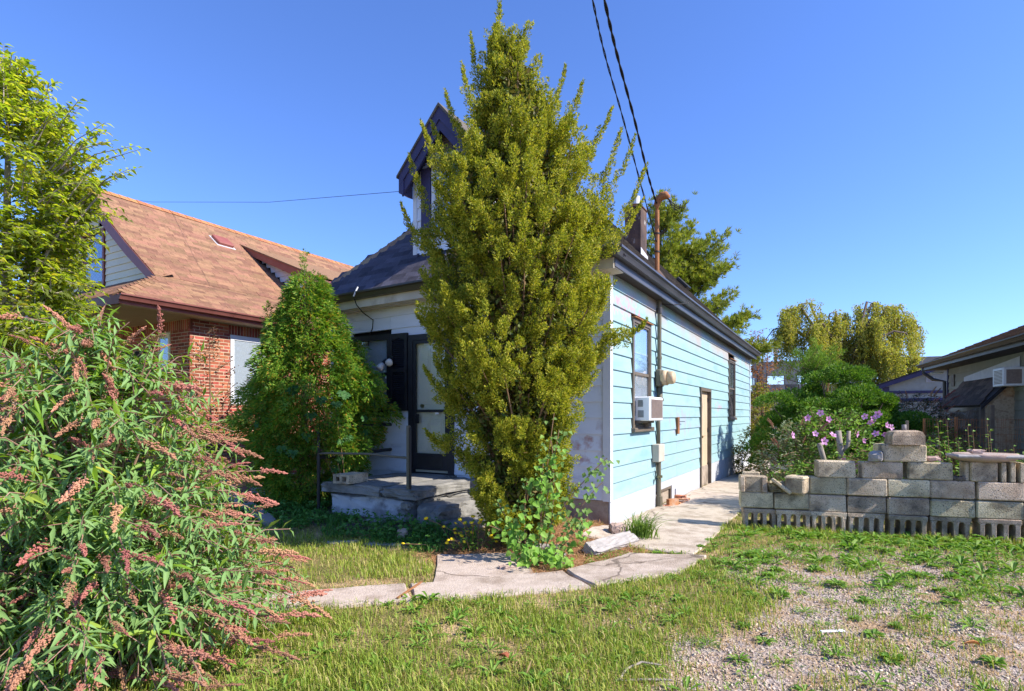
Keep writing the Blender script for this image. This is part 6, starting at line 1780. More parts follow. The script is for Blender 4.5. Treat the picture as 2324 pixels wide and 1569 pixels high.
# ------------------------------------------------------------------ plants behind the block wall and beyond
def shrub(name, X, Y, label, cat_, tab, ntw, per, LL, LW, mat, twm='twig', **k):
    o = empty(name, (X, Y, gh(X, Y)), 0); tag(o, label, cat_)
    tw = MB()
    foliage('foliage', leafy(tab, 0, 0, ntw, per, LL, LW, twig_mb=tw, **k), M[mat], o)
    tw.build('twig', M[twm], o)['kind'] = 'stuff'
    return o
# rose of sharon with pruned trunks
o = shrub('rose_of_sharon', 4.85, 8.7, 'rose of sharon shrub with pink flowers and bare cut trunks behind the block wall', 'shrub',
    [(.2, .5, .55), (.6, .62, .85), (.9, .55, .9), (1.15, .40, .75), (1.35, .25, .45), (1.55, .08, .15)], 300, 12, .065, .042, 'hib', twl=.30, up=.9, droop=.05, hang=.15)
mb = MB(); mb.tube([(-.25, -.55, 0), (-.28, -.56, .45), (-.40, -.58, .80), (-.46, -.58, 1.02)], [.05, .045, .038, .034], 8)
mb.tube([(-.18, -.55, 0), (-.14, -.57, .55), (-.16, -.58, .95), (-.19, -.58, 1.20)], [.055, .05, .042, .04], 8)
mb.tube([(-.15, -.58, .9), (-.06, -.6, 1.0), (-.05, -.6, 1.2)], [.035, .03, .026], 7)
mb.build('trunk', M['barkpale'], o, True)
me = MB()
for k in range(5):
    th = k * 2 * math.pi / 5; vs = []
    d = Vector((math.cos(th), 0, math.sin(th))); s_ = Vector((-math.sin(th), 0, math.cos(th)))
    me.add([d * .12, d * .55 + s_ * .38 + Vector((0, -.18, 0)), d * 1.0 + s_ * .22 + Vector((0, -.30, 0)), d * 1.0 - s_ * .22 + Vector((0, -.26, 0)), d * .55 - s_ * .38 + Vector((0, -.14, 0))], [(0, 1, 2, 3, 4)])
me.tube([(0, 0, 0), (0, -.35, 0)], [.10, .03], 6)
me = me.mesh('flower'); me.materials.append(M['petal']); me.materials.append(M['petalc'])
for i, p in enumerate(me.polygons):
    if i >= 5: p.material_index = 1
FLW = [(1862, 938), (1880, 952), (1832, 948), (1798, 988), (1890, 988), (1912, 1040), (1925, 1063), (1940, 1058), (1905, 1058), (1893, 1085), (1902, 1082), (1950, 1082), (1962, 945), (1975, 958), (1982, 950), (2012, 965), (2022, 970), (1988, 985), (1945, 985), (1960, 1000), (2008, 985), (2030, 1075), (1818, 1100), (1850, 985), (1870, 1002), (1992, 940)]
for (px_, py_) in FLW:
    Yd = 7.95 + random.uniform(-.08, .10); X_ = (px_ - 1162) / 1290 * Yd; Z_ = EYE - (py_ - 943) / 1290 * Yd
    w_ = random.uniform(.042, .062)
    place('flower', me, o, (X_ - 4.85, Yd - 8.7, Z_ - gh(4.85, 8.7)), Euler((random.uniform(-.6, .2), random.uniform(0, 6), random.uniform(-.7, .9)), 'ZXY').to_matrix(), (w_, w_, w_))
# grey-leaved and low bushes at the left end of the wall
o = shrub('grey_leaved_bush', 4.30, 8.75, 'grey green bush with reddish faded spikes beside the rose of sharon', 'shrub', [(.1, .3, .3), (.5, .5, .42), (.9, .48, .40), (1.15, .32, .28), (1.35, .12, .12)], 190, 14, .06, .018, 'greyleaf', twl=.3, up=1.0)
for i in range(11):
    a_ = random.uniform(-2.6, .2); w_ = random.uniform(.10, .16)
    place('flower_spike', SPM[i % 4], o, (.42 * math.cos(a_), .3 * math.sin(a_), random.uniform(.85, 1.36)), frame(Vector((math.cos(a_) * .6, math.sin(a_) * .5, .8)), Vector((0, 0, 1.1)) + Vector((.3, 0, 0))), (w_ * .7, w_ * 1.3, w_))
shrub('low_bush', 4.15, 8.15, 'low bright green weedy bush behind the left end of the block wall', 'shrub', [(.0, .4, .4), (.3, .62, .7), (.55, .5, .55), (.75, .2, .25)], 260, 12, .045, .024, 'hib', twl=.25, up=.9)
shrub('low_bush', 5.0, 7.75, 'leafy green growth showing between the top blocks of the wall', 'shrub', [(.0, .5, .6), (.4, .65, .7), (.8, .45, .5), (.95, .2, .2)], 220, 12, .05, .03, 'hib', twl=.28, up=.9)
o = shrub('leafy_shoots', 6.15, 7.85, 'upright leafy green shoots behind the bird bath bowl', 'shrub', [(.0, .5, .6), (.45, .75, .95), (.8, .55, .9), (1.0, .3, .4)], 200, 13, .062, .030, 'hib', twl=.32, up=1.6)
tw = MB(); pp_ = []
for (x, z1) in ((-.42, 1.33), (-.30, 1.36), (-.02, 1.28), (.24, 1.36), (.28, 1.22), (.05, 1.2), (-.15, 1.1), (.6, 1.0), (.85, .98)):
    n_ = 13; t_ = np.linspace(.3, 1, n_); P = np.stack([x + .10 * (1 - t_), np.full(n_, -.2) + rng.normal(size=n_) * .01, z1 * t_], 1)
    sg = np.where(np.arange(n_) % 2 == 0, 1., -1.)
    pp_.append(leaves(P, np.stack([sg, rng.normal(size=n_) * .5, np.full(n_, .35)], 1), np.array([0, -.2, 1.]) + rng.normal(size=P.shape) * .3, .085 * (1.25 - t_ * .6), .034))
    tw.tube([(x + .1, -.2, 0), (x + .05, -.2, z1 * .5), (x, -.2, z1)], [.007, .006, .003], 5, False)
foliage('shoot', pp_, M['hib'], o, 'stuff'); tw.build('stem', M['twig'], o)['kind'] = 'stuff'
for (px_, py_) in ((2275, 1058), (2310, 1060)):
    X_ = (px_ - 1162) / 1290 * 7.0; w_ = .05
    place('flower', me, o, (X_ - 6.15, -.85, EYE - (py_ - 943) / 1290 * 7.0 - gh(6.15, 7.85)), Euler((.2, random.uniform(0, 3), .4)).to_matrix(), (w_, w_, w_))
# spreading dark juniper, clouds of tight foliage
SX, SY = 7.6, 13.2
sj = empty('spreading_juniper', (SX, SY, gh(SX, SY)), 0); tag(sj, 'wide dark green spreading juniper with cushion-like foliage behind the flowers', 'juniper bush')
cu = []
for i in range(150):
    th = random.uniform(0, 6.283); u_ = math.sqrt(random.random())
    x = 1.75 * u_ * math.cos(th); y = 1.2 * u_ * math.sin(th)
    zt = 2.6 * (1 - .58 * abs(x / 1.75) ** 1.4) * (1 - .35 * (y / 1.2) ** 2)
    z_ = zt * random.uniform(.25, 1.0)
    cu.append((x, y, z_))
cu += [(-1.65, -.2, 1.75), (-1.5, -.3, 1.85), (1.55, -.2, 1.35), (1.75, -.3, 1.2), (-.2, -.4, 2.45), (.3, -.2, 2.4), (-.5, -.2, 2.3)]
pp_ = []
for (x, y, z_) in cu:
    r_ = random.uniform(.20, .36); nbl = 640
    d = rvec(nbl); d[:, 2] = np.abs(d[:, 2]) * .9 - .15
    P = np.array([x, y, z_]) + nrm(d) * np.array([r_ * 1.1, r_, r_ * .78]) * (.75 + .3 * rng.random(nbl))[:, None]
    pp_.append(blades(P, d + np.array([0, 0, .35]) + rng.normal(size=d.shape) * .35, rvec(nbl), .065, .028))
foliage('foliage', pp_, M['mound'], sj)
mb = MB()
for (x, y, z_) in cu[::3]: mb.tube([(0, 0, 0), (x * .5, y * .5, z_ * .45), (x, y, z_)], [.05, .03, .01], 5, False)
mb.build('trunk', M['bark'], sj)
# feathery sprays rising from it
fs_ = empty('feathery_shrub', (7.35, 13.9, gh(7.35, 13.9)), 0); tag(fs_, 'bright feathery conifer tips rising above the dark spreading juniper', 'shrub')
ff = []; tw = MB()
for i in range(34):
    th = random.uniform(0, 6.283); l_ = random.uniform(.4, .85); a_ = np.array([random.uniform(-.3, .4), random.uniform(-.2, .2), 2.25 + random.uniform(0, .35)])
    b_ = a_ + np.array([math.cos(th) * l_ * .85, math.sin(th) * .4, random.uniform(.15, .75)])
    n_ = 30; t_ = np.linspace(0, 1, n_); c_ = a_ + (b_ - a_) * t_[:, None]; c_[:, 2] += .12 * np.sin(t_ * np.pi)
    ff.append(plume_blades(c_, np.tile(b_ - a_, (n_, 1)) + rng.normal(size=(n_, 3)) * .25, np.full(n_, .14), np.full(n_, .035), 10, .06, .012))
    tw.tube([(0, 0, 0), a_ * .8, a_, b_], [.02, .015, .012, .004], 4, False)
foliage('foliage', ff, M['fern'], fs_); tw.build('stem', M['twig'], fs_)['kind'] = 'stuff'
o = shrub('dark_shrub', 10.3, 14.6, 'dark bluish shrub with brown flower tips between juniper and garage', 'shrub', [(.0, .6, .9), (.7, 1.0, 1.2), (1.3, 1.0, 1.0), (1.8, .6, .6), (2.1, .2, .2)], 480, 16, .075, .024, 'darkleaf', twl=.5, up=.8)
for i in range(16):
    w_ = random.uniform(.16, .24); a_ = random.uniform(-2.9, -.1)
    place('flower_spike', SPM[i % 4], o, (.9 * math.cos(a_), .5 * math.sin(a_), random.uniform(1.5, 2.15)), frame(Vector((math.cos(a_) * .7, -.3, .7)), Vector((0, 0, 1))), (w_ * .7, w_ * 1.2, w_))
shrub('hedge_shrub', 9.35, 13.9, 'grey green leaves with pale tips right of the spreading juniper', 'shrub', [(.0, .5, .5), (.7, .7, .8), (1.3, .6, .7), (1.75, .3, .3)], 260, 14, .07, .024, 'greyleaf', twl=.4, up=.8)
low = shrub('fern_bush', 8.2, 10.9, 'low feathery yellow green bush between wall peak and wire fence', 'shrub', [(.0, .5, .6), (.6, .8, .6), (1.0, .5, .4), (1.2, .15, .15)], 240, 16, .07, .016, 'fern', twl=.5, up=.7)
# by the back corner of the cottage
shrub('yellow_shrub', *HW(.42, 9.15).xy, 'yellow green shrub against the far end of the cottage side wall', 'shrub', [(.0, .3, .3), (.3, .42, .36), (.7, .36, .30), (1.05, .20, .2), (1.25, .06, .06)], 150, 13, .06, .04, 'yellowleaf', twl=.26, up=.9)
shrub('yellow_green_bush', *HW(-.15, 15.6).xy, 'yellow green bush behind the far corner of the cottage', 'shrub', [(.0, .4, .5), (.8, .7, .8), (1.6, .7, .7), (2.3, .4, .4), (2.7, .1, .1)], 330, 14, .09, .05, 'yellowleaf', twl=.45, up=.7)
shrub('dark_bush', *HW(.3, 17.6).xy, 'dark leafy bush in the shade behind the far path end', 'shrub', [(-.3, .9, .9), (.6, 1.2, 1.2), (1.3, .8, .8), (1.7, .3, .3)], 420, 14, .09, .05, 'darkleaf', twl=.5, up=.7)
o = shrub('red_tinged_tree', *HW(-.6, 19.5).xy, 'thin sapling with sparse reddish leaves beside the cottage roof end', 'tree', [(.8, .4, .4), (2.2, .9, .8), (3.6, .9, .8), (4.6, .6, .5), (5.2, .1, .1)], 170, 12, .10, .06, 'redleaf', twl=.6, up=1.2, shell=.2)
mb = MB()
for k in range(5): mb.tube([(-.3 + k * .15, 0, -.2), (-.35 + k * .18, 0, 2.0), (-.45 + k * .22, 0, 4.4)], [.05, .035, .01], 6, False)
mb.build('trunk', M['bark'], o)
# leafless arching stems
o = empty('bare_brambles', (*HW(1.0, 18.4).xy, 0), 0); tag(o, 'pale bare arching stems in front of the dark fence', 'brambles')
mb = MB()
for k in range(16):
    x = random.uniform(-.6, .8); l_ = random.uniform(.6, 1.2); mb.tube([(x, 0, -.3), (x + .1, 0, 1.2), (x + l_ * .5, .1, 2.0 + random.uniform(-.4, .3)), (x + l_, .1, 1.8 + random.uniform(-.5, .2))], [.02, .018, .014, .006], 5, False)
mb.build('stem', M['barkpale'], o)['kind'] = 'stuff'
# weeping tree
WX, WY = 18.2, 31.0
we = empty('weeping_tree', (WX, WY, 0), 0); tag(we, 'weeping tree with hanging curtains of olive brown leaves in the middle distance', 'tree')
mb = MB(); mb.tube([(0, 0, -.3), (.1, 0, 2), (-.1, 0, 4.0), (.2, 0, 5.4)], [.28, .24, .2, .12], 9)
arms = []
for (x, z_, y) in ((-3.2, 7.2, 0), (-2.3, 7.6, .5), (-1.2, 6.9, -.6), (.2, 6.9, .3), (1.3, 7.5, -.3), (2.2, 7.5, .4), (3.0, 7.3, 0), (3.5, 6.6, -.3), (-3.8, 6.2, .3), (.8, 6.4, -1.2), (-.6, 6.5, 1.2), (2.6, 5.8, -1.0), (-2.4, 6.2, -1.0), (1.6, 4.9, -1.3), (2.6, 4.6, -1.1)):
    pts = [Vector((0, 0, 3.2)), Vector((x * .35, y * .5, 5.2 if z_ > 5.5 else 4.2)), Vector((x * .75, y, z_)), Vector((x, y, z_ - .1)), Vector((x * 1.12, y, z_ - .7))]
    mb.tube(pts, [.12, .09, .06, .04, .015], 6, False); arms.append(pts)
mb.build('trunk', M['bark'], we, True)
Ps = []
for pts in arms:
    for k in range(104):
        if k % 8 == 0:
            t_ = random.uniform(.9, 3.98); i = int(t_); pc = pts[i].lerp(pts[min(i + 1, 4)], t_ - i) + Vector((random.gauss(0, .25), random.gauss(0, .35), random.uniform(-.15, .2)))
            lc = random.uniform(.7, 2.9)
        p = pc + Vector((random.gauss(0, .10), random.gauss(0, .14), random.uniform(-.08, .08)))
        l_ = lc * random.uniform(.7, 1.15) * (1.1 if abs(p.x) > 2 else 1.0)
        if p.x > 2.9 and p.z > 5: l_ *= .7
        n_ = int(l_ * 30)
        tt = rng.random(n_)
        Q = np.array(p) + np.stack([.10 * np.sin(tt * 3 + k) + rng.normal(size=n_) * .05, rng.normal(size=n_) * .05, -tt * l_], 1)
        Ps.append(Q[Q[:, 2] > .8])
Ps = np.concatenate(Ps)
foliage('crown', leaves(Ps, np.array([0, 0, -1.]) + rng.normal(size=Ps.shape) * .6, rvec(len(Ps)), .11 * (.7 + .6 * rng.random(len(Ps))), .055, .2, .1), M['weep'], we)
# pine behind the roof
NX, NY = 6.6, 24.0
pn = empty('pine_tree', (NX, NY, 0), 0); tag(pn, 'white pine with long tiered branches behind the cottage roof', 'pine tree')
mb = MB(); mb.tube([(-.5, 0, -.3), (-.45, 0, 4), (-.4, 0, 7.5), (-.3, 0, 10.2)], [.26, .2, .12, .03], 8)
tb = []
def pine_branch(a_, b_, dens=1.0):
    a_, b_ = Vector(a_), Vector(b_); L_ = (b_ - a_).length
    m_ = a_.lerp(b_, .5) + Vector((0, 0, -.12 * L_))
    mb.tube([a_, m_, b_], [.05, .03, .01], 5, False)
    for k in range(int(L_ * 24 * dens)):
        t_ = random.uniform(.18, 1.0); p = bez(a_, m_, b_, t_)
        p = p + Vector((random.gauss(0, .20), random.gauss(0, .42), random.gauss(.06, .17))) * (1.2 - .6 * t_)
        tb.append((p, (b_ - a_).normalized() * .7 + Vector((random.gauss(0, .4), random.gauss(0, .5), .55))))
for (x, z0, z1) in ((.55, 9.4, 10.15), (.2, 9.6, 10.5), (1.15, 8.6, 9.2), (1.75, 7.9, 8.7), (2.45, 7.6, 8.55), (2.3, 7.0, 7.6), (1.6, 7.6, 7.7), (2.0, 6.4, 6.9), (2.95, 5.7, 6.35), (2.4, 5.9, 6.0), (1.8, 5.4, 5.6), (2.9, 4.7, 5.25), (3.1, 4.4, 5.05), (2.5, 4.4, 4.5), (4.0, 3.9, 4.35), (3.6, 3.8, 4.2), (3.3, 3.4, 3.6), (4.3, 3.6, 4.0), (3.4, 5.0, 5.6), (2.7, 6.9, 7.4), (1.5, 8.2, 8.4), (1.2, 6.8, 7.0), (.9, 8.0, 8.3)):
    for y in (-.8, -.3, .35):
        pine_branch((-.4, 0, z0 - .5), (x + random.uniform(-.55, .08), y + random.uniform(-.3, .3), z1 + random.uniform(-.4, .2)))
    pine_branch((-.4, 0, z0 - .4), (-x * random.uniform(.6, .9) - .4, random.uniform(-.6, .6), z1))
    pine_branch((-.4, 0, z0 - .4), (random.uniform(-.5, .7), -x * .5 - .4, z1 - .2), .8)
mb.build('trunk', M['bark'], pn, True)
A_t = np.array([t[0] for t in tb]); D_t = nrm(np.array([t[1] for t in tb])); nb = 20
Dn = nrm(D_t[:, None] + rng.normal(size=(len(tb), nb, 3)) * .55)
Pn = np.repeat(A_t[:, None], nb, 1) + Dn * .02
foliage('needles', blades(Pn.reshape(-1, 3), Dn.reshape(-1, 3), rvec(len(tb) * nb), .20 * (.7 + .6 * rng.random(len(tb) * nb)), .028), M['pine'], pn)
print('pine tufts', len(tb))

# ------------------------------------------------------------------ grass, weeds, gravel
def on_slab(X, Y):
    """True on paths, house footprints, block wall"""
    x, y = hloc(X, Y)
    side = (x > -.02) & (x < 1.20) & (y > -.95) & (y < 12.4)
    inh = (x < .02) & (x > -4.87) & (y > -.02)
    por = (x > -3.5) & (x < -1.1) & (y > -1.5) & (y < 0)
    # front path
    t_ = np.clip((X + 5.3) / (1.42 + 5.3), 0, 1); yb = np.interp(X, [-5.3, -4.1, -2.4, -.75, .62, 1.42, 1.9], [2.80, 3.20, 3.70, 4.10, 4.45, 4.84, 5.45]); yt = np.interp(X, [-5.3, -4.1, -2.4, -.75, .5, 1.2, 1.9], [3.2, 3.65, 4.11, 4.51, 4.9, 5.55, 5.5])
    fp = (X < 1.86) & (Y > yb + .02) & (Y < yt - .02)
    st_ = (X > -.72 + (5.5 - Y) * .06) & (X < .18) & (Y > 4.5) & (Y < 5.52)
    return side | inh | por | fp | st_
def wall_dist(X, Y):
    s_ = (X - WP[0]) * WD[0] + (Y - WP[1]) * WD[1]; d_ = -(X - WP[0]) * WD[1] + (Y - WP[1]) * WD[0]
    return s_, d_
def nz(X, Y, f, a=0.0):
    return .5 + .25 * (np.sin(X * f + a) * np.sin(Y * f * 1.13 + a * 2 + np.sin(X * f * .6)) + np.sin(X * f * 2.1 + Y * f * 1.7 + a) * .6 + np.sin(Y * f * 3.3 - X * f * 2.6 + a * 3) * .4)
def scatter(n, x0, x1, y0, y1):
    # more points close to the lens, where each one is seen
    X = x0 + (x1 - x0) * rng.random(n); u = rng.random(n); Y = y0 * (y1 / y0) ** u
    k_ = (np.abs(X) < Y * 1.02 + .5) & ~on_slab(X, Y)
    return X[k_], Y[k_]
def grass_mesh(X, Y, hgt, w, lean=.5):
    n = len(X); Z = ground_h(X, Y)
    B = np.stack([X, Y, Z - .004], 1); th = rng.random(n) * 2 * np.pi
    o_ = np.stack([np.cos(th), np.sin(th), np.zeros(n)], 1); sd = np.stack([-np.sin(th + .6 * rng.normal(size=n)), np.cos(th), np.zeros(n)], 1)
    ln = lean * (.2 + rng.random(n))
    h = hgt * (.5 + .8 * rng.random(n))
    m = B + o_ * (h * ln * .30)[:, None]; m[:, 2] += h * .6
    t = B + o_ * (h * ln)[:, None]; t[:, 2] += h * (1.0 - .35 * ln)
    w = np.broadcast_to(w, (n,))[:, None] * .5
    V = np.stack([B - sd * w, B + sd * w, m + sd * w * .8, m - sd * w * .8, t], 1).reshape(-1, 3)
    b = np.arange(n)[:, None] * 5
    q = b + np.array([[0, 1, 2, 3]]); tr3 = b + np.array([[3, 2, 4, 4]])
    me_V, me_q, me_t = V, q, b + np.array([[3, 2, 4]])
    return me_V, me_q, me_t
def mixed_mesh(name, V, Q, T):
    me = bpy.data.meshes.new(name)
    me.vertices.add(len(V)); me.vertices.foreach_set('co', np.asarray(V, np.float32).ravel())
    me.loops.add(Q.size + T.size); me.loops.foreach_set('vertex_index', np.concatenate([Q.ravel(), T.ravel()]).astype(np.int32))
    me.polygons.add(len(Q) + len(T))
    ls = np.concatenate([np.arange(len(Q)) * 4, Q.size + np.arange(len(T)) * 3]).astype(np.int32)
    me.polygons.foreach_set('loop_start', ls)
    try: me.polygons.foreach_set('loop_total', np.concatenate([np.full(len(Q), 4), np.full(len(T), 3)]).astype(np.int32))
    except Exception: pass
    me.update(calc_edges=True); me.validate(); return me
def grass_obj(name, X, Y, hgt, w, mat, lean=.5):
    V, Q, T = grass_mesh(X, Y, hgt, w, lean)
    o = link(name, mixed_mesh(name, V, Q, T), None, M[mat]); o['kind'] = 'stuff'; return o
X, Y = scatter(420000, -6.5, 8.5, 2.3, 9.5)
gm = gravel_mask(X, Y); x, y = hloc(X, Y)
bedm = (y > -2.15) & (x < -.9) & (x > -7)
mulm = (x > -1.15) & (x < .75) & (y > -2.5) & (y < .1) & ~((x > .0) & (y > -.1))
s_, d_ = wall_dist(X, Y)
dens = (1 - gm) * (.35 + .9 * smooth((nz(X, Y, 2.2) - .32) / .25))
brown = (Y > np.interp(X, [-2.4, -.75, .5], [4.11, 4.51, 4.9])) & (Y < np.interp(X, [-2.4, -.75, .5], [4.11, 4.51, 4.9]) + .22 + .12 * nz(X, Y, 5)) & (X < .2)
dens = np.where(brown, dens * .12, dens)
dens = np.where(bedm, dens * .16, dens); dens = np.where(mulm, dens * .03, dens)
dens = np.where((gm > .3), np.maximum(dens, .22 * (nz(X, Y, 4) > .58) + .03), dens)
edge = (X > 1.2) & (Y > 5.3) & (Y < 6.7)
dens = np.where(edge, .16 + .3 * (nz(X, Y, 3.2, 1.) > .6), dens)
dens = np.where((np.abs(d_ + .12) < .22) & (s_ > -.45) & (s_ < 3.6), .75, dens)
dens = np.where((s_ < -.03) & (s_ > -.32) & (d_ > -.5) & (d_ < 2.2), .9, dens)
dens = np.where((d_ > .25) & (s_ > -.1) & (s_ < 4), .25, dens)
k_ = rng.random(len(X)) < dens * np.clip(.30 + .6 * (3.5 / Y) ** 1.2, 0, 1)
X, Y = X[k_], Y[k_]
hh = .050 + .045 * nz(X, Y, 1.7, 2.) 
s_, d_ = wall_dist(X, Y)
hh = np.where((np.abs(d_ + .05) < .3) & (s_ > -.45), hh * 1.35, hh)
grass_obj('lawn_grass', X, Y, hh, .0042 + .0012 * Y / 5, 'grass', .7)
print('grass', len(X))
X, Y = scatter(120000, -4, 8.5, 2.3, 8)
gm = gravel_mask(X, Y)
dn = .40 * (nz(X, Y, 2.6, 4.) > .55) + .10 + .6 * ((Y > np.interp(X, [-2.4, -.75, .5], [4.11, 4.51, 4.9])) & (Y < np.interp(X, [-2.4, -.75, .5], [4.11, 4.51, 4.9]) + .3) & (X < .2)) + .35 * ((X > 1.3) & (Y > 5.0) & (Y < 6.5)) + .30 * gm * (.4 + (nz(X, Y, 3.7, 2.) > .5))
k_ = rng.random(len(X)) < dn
X, Y = X[k_], Y[k_]; grass_obj('dry_grass', X, Y, .035, .004, 'drygrass', 1.6)
# pine straw on the mulch
n = 9000
x = rng.uniform(-1.1, .7, n); y = rng.uniform(-2.4, -.02, n)
P2 = C0 + AX * x[:, None] + AY * y[:, None]; X, Y = P2[:, 0], P2[:, 1]
k_ = ~on_slab(X, Y); X, Y = X[k_], Y[k_]
D = rvec(len(X)); D[:, 2] = np.abs(D[:, 2]) * .22
foliage('pine_straw', blades(np.stack([X, Y, ground_h(X, Y) + .004 + .02 * rng.random(len(X))], 1), D, np.tile([0, 0, 1.], (len(X), 1)) + rng.normal(size=(len(X), 3)) * .3, .08, .005), M['straw'], None, 'stuff')
# gravel
def gravel(n, x0, x1, y0, y1):
    X, Y = scatter(n, x0, x1, y0, y1)
    k_ = rng.random(len(X)) < gravel_mask(X, Y) * (.25 + .75 * (nz(X, Y, 2.4, 3.) > .46)); X, Y = X[k_], Y[k_]
    n = len(X); r_ = .0035 + .0085 * rng.random(n) ** 2.5
    base = np.array([(1, 0, 0), (-1, 0, 0), (0, 1, 0), (0, -1, 0), (0, 0, .8), (0, 0, -.8)], float)
    V = base[None] * r_[:, None, None] * (.6 + .7 * rng.random((n, 6, 1))) + rng.normal(size=(n, 6, 3)) * (r_ * .22)[:, None, None]
    a_ = rng.random(n) * 6.283; c_, s2 = np.cos(a_)[:, None], np.sin(a_)[:, None]
    V = np.stack([V[..., 0] * c_ - V[..., 1] * s2, V[..., 0] * s2 + V[..., 1] * c_, V[..., 2]], -1)
    V += np.stack([X, Y, ground_h(X, Y) + r_ * .25], 1)[:, None]
    F_ = np.array([(0, 2, 4), (2, 1, 4), (1, 3, 4), (3, 0, 4), (2, 0, 5), (1, 2, 5), (3, 1, 5), (0, 3, 5)])
    Fc = (np.arange(n)[:, None, None] * 6 + F_[None]).reshape(-1, 3)
    o = link('gravel', np_mesh('gravel', V.reshape(-1, 3), Fc), None, M['gravel']); o['kind'] = 'stuff'
    print('gravel', n)
gravel(80000, 0, 6.5, 2.3, 6.2)
# broad-leaved weeds: rosettes in the gravel and lawn, each one a plant
def rosette(seed, n=13, L0=.10, W0=.026):
    r_ = random.Random(seed); mb = MB()
    for i in range(n):
        th = i * 2.4 + r_.uniform(-.3, .3); up = r_.uniform(.15, .9); l_ = L0 * r_.uniform(.5, 1.1); w = W0 * r_.uniform(.7, 1.1)
        d = Vector((math.cos(th), math.sin(th), up)).normalized(); s2 = Vector((-math.sin(th), math.cos(th), 0)); 
        a_ = d * .01; m1 = d * l_ * .35; m2 = d * l_ * .7 - Vector((0, 0, l_ * .06)); t_ = d * l_ - Vector((0, 0, l_ * .22))
        f_ = Vector((0, 0, w * .3))
        mb.add([a_, m1 + s2 * w * .35 + f_, m1, m1 - s2 * w * .35 + f_, m2 + s2 * w * .5 + f_, m2, m2 - s2 * w * .5 + f_, t_], [(0, 2, 1), (0, 3, 2), (1, 2, 5, 4), (2, 3, 6, 5), (4, 5, 7), (5, 6, 7)])
    me = mb.mesh('weed'); me.materials.append(M['weed']); return me
RM = [rosette(s, n_, l_, w_) for s, n_, l_, w_ in ((1, 13, .085, .020), (2, 19, .07, .026), (3, 9, .11, .015), (4, 26, .06, .013), (5, 14, .11, .026), (6, 34, .09, .006), (7, 22, .05, .022), (8, 7, .12, .022))]
wl_ = []
def try_weed(n, x0, x1, y0, y1, cond, sc, mes, mind):
    out = []; tries = 0
    while len(out) < n and tries < n * 60:
        tries += 1
        X_ = random.uniform(x0, x1); Y_ = y0 * (y1 / y0) ** random.random()
        if abs(X_) > Y_ * .95 or bool(on_slab(np.array([X_]), np.array([Y_]))[0]) or not cond(X_, Y_): continue
        s2, d2 = wall_dist(X_, Y_)
        if -.1 < s2 < 3.7 and -.05 < d2 < .3: continue
        if any((X_ - a_) ** 2 + (Y_ - b_) ** 2 < mind ** 2 for a_, b_ in wl_): continue
        wl_.append((X_, Y_)); out.append((X_, Y_, random.uniform(*sc), random.choice(mes), random.uniform(0, 6), random.uniform(.8, 1.2)))
    return out
def weed_mass(name, lst, label):
    mb = MB()
    for (X_, Y_, sc, me, a_, zs) in lst:
        m4 = Matrix.Translation((X_, Y_, gh(X_, Y_) + .004)) @ Matrix.Rotation(a_, 4, 'Z') @ Matrix.Diagonal((sc, sc, sc * zs, 1))
        mb.add([m4 @ v.co for v in me.vertices], [tuple(p.vertices) for p in me.polygons])
    o = mb.build(name, M['weed'])
    tag(o, label, None, None, 'stuff')
gmf = lambda X_, Y_: float(gravel_mask(np.array([X_]), np.array([Y_]))[0])
solo = try_weed(28, .5, 4.2, 2.75, 4.7, lambda X_, Y_: gmf(X_, Y_) > .6 and abs(X_) < Y_ * .86 and not (X_ * .55 + Y_ > 5.9), (.75, 1.4), RM, .22)
weed_mass('weeds', try_weed(120, 1.2, 5.2, 3.6, 5.9, lambda X_, Y_: gmf(X_, Y_) > .6 and (X_ * .55 + Y_ > 5.9), (.9, 1.7), [RM[1], RM[2], RM[4]], .06), 'thick green weeds on the right of the gravel')
weed_mass('weeds', try_weed(80, .6, 3.2, 3.9, 6.6, lambda X_, Y_: gmf(X_, Y_) < .75 and X_ > .5, (.7, 1.4), RM, .10), 'green weeds in the brownish strip between path and gravel')
weed_mass('weeds', try_weed(70, -1.8, 1.2, 2.7, 4.3, lambda X_, Y_: gmf(X_, Y_) < .5, (.7, 1.3), [RM[0], RM[2], RM[4]], .12), 'broad-leaved weeds among the front lawn')
weed_mass('weeds', try_weed(80, 2.4, 6.6, 5.5, 7.2, lambda X_, Y_: -.62 < wall_dist(X_, Y_)[1] < -.06 and wall_dist(X_, Y_)[0] > -.1, (1.0, 1.9), [RM[1], RM[4]], .07), 'leafy weeds along the foot of the block wall')
solo.sort(key=lambda w: w[1])
BANDN = ['nearest', 'second', 'third', 'farthest']; ORD = ['first', 'second', 'third', 'fourth', 'fifth', 'sixth', 'seventh']
for bi in range(4):
    band = sorted(solo[bi * 7:bi * 7 + 7], key=lambda w: w[0] / w[1])
    for k, (X_, Y_, sc, me, a_, zs) in enumerate(band):
        o = bpy.data.objects.new('weed', me); COL.objects.link(o)
        o.location = (X_, Y_, gh(X_, Y_) + .004); o.rotation_euler = (0, 0, a_); o.scale = (sc, sc, sc * zs)
        tag(o, '%s from the left of the lone green weeds in the %s band of gravel' % (ORD[k], BANDN[bi]), 'weed', 'lone weeds in the gravel')
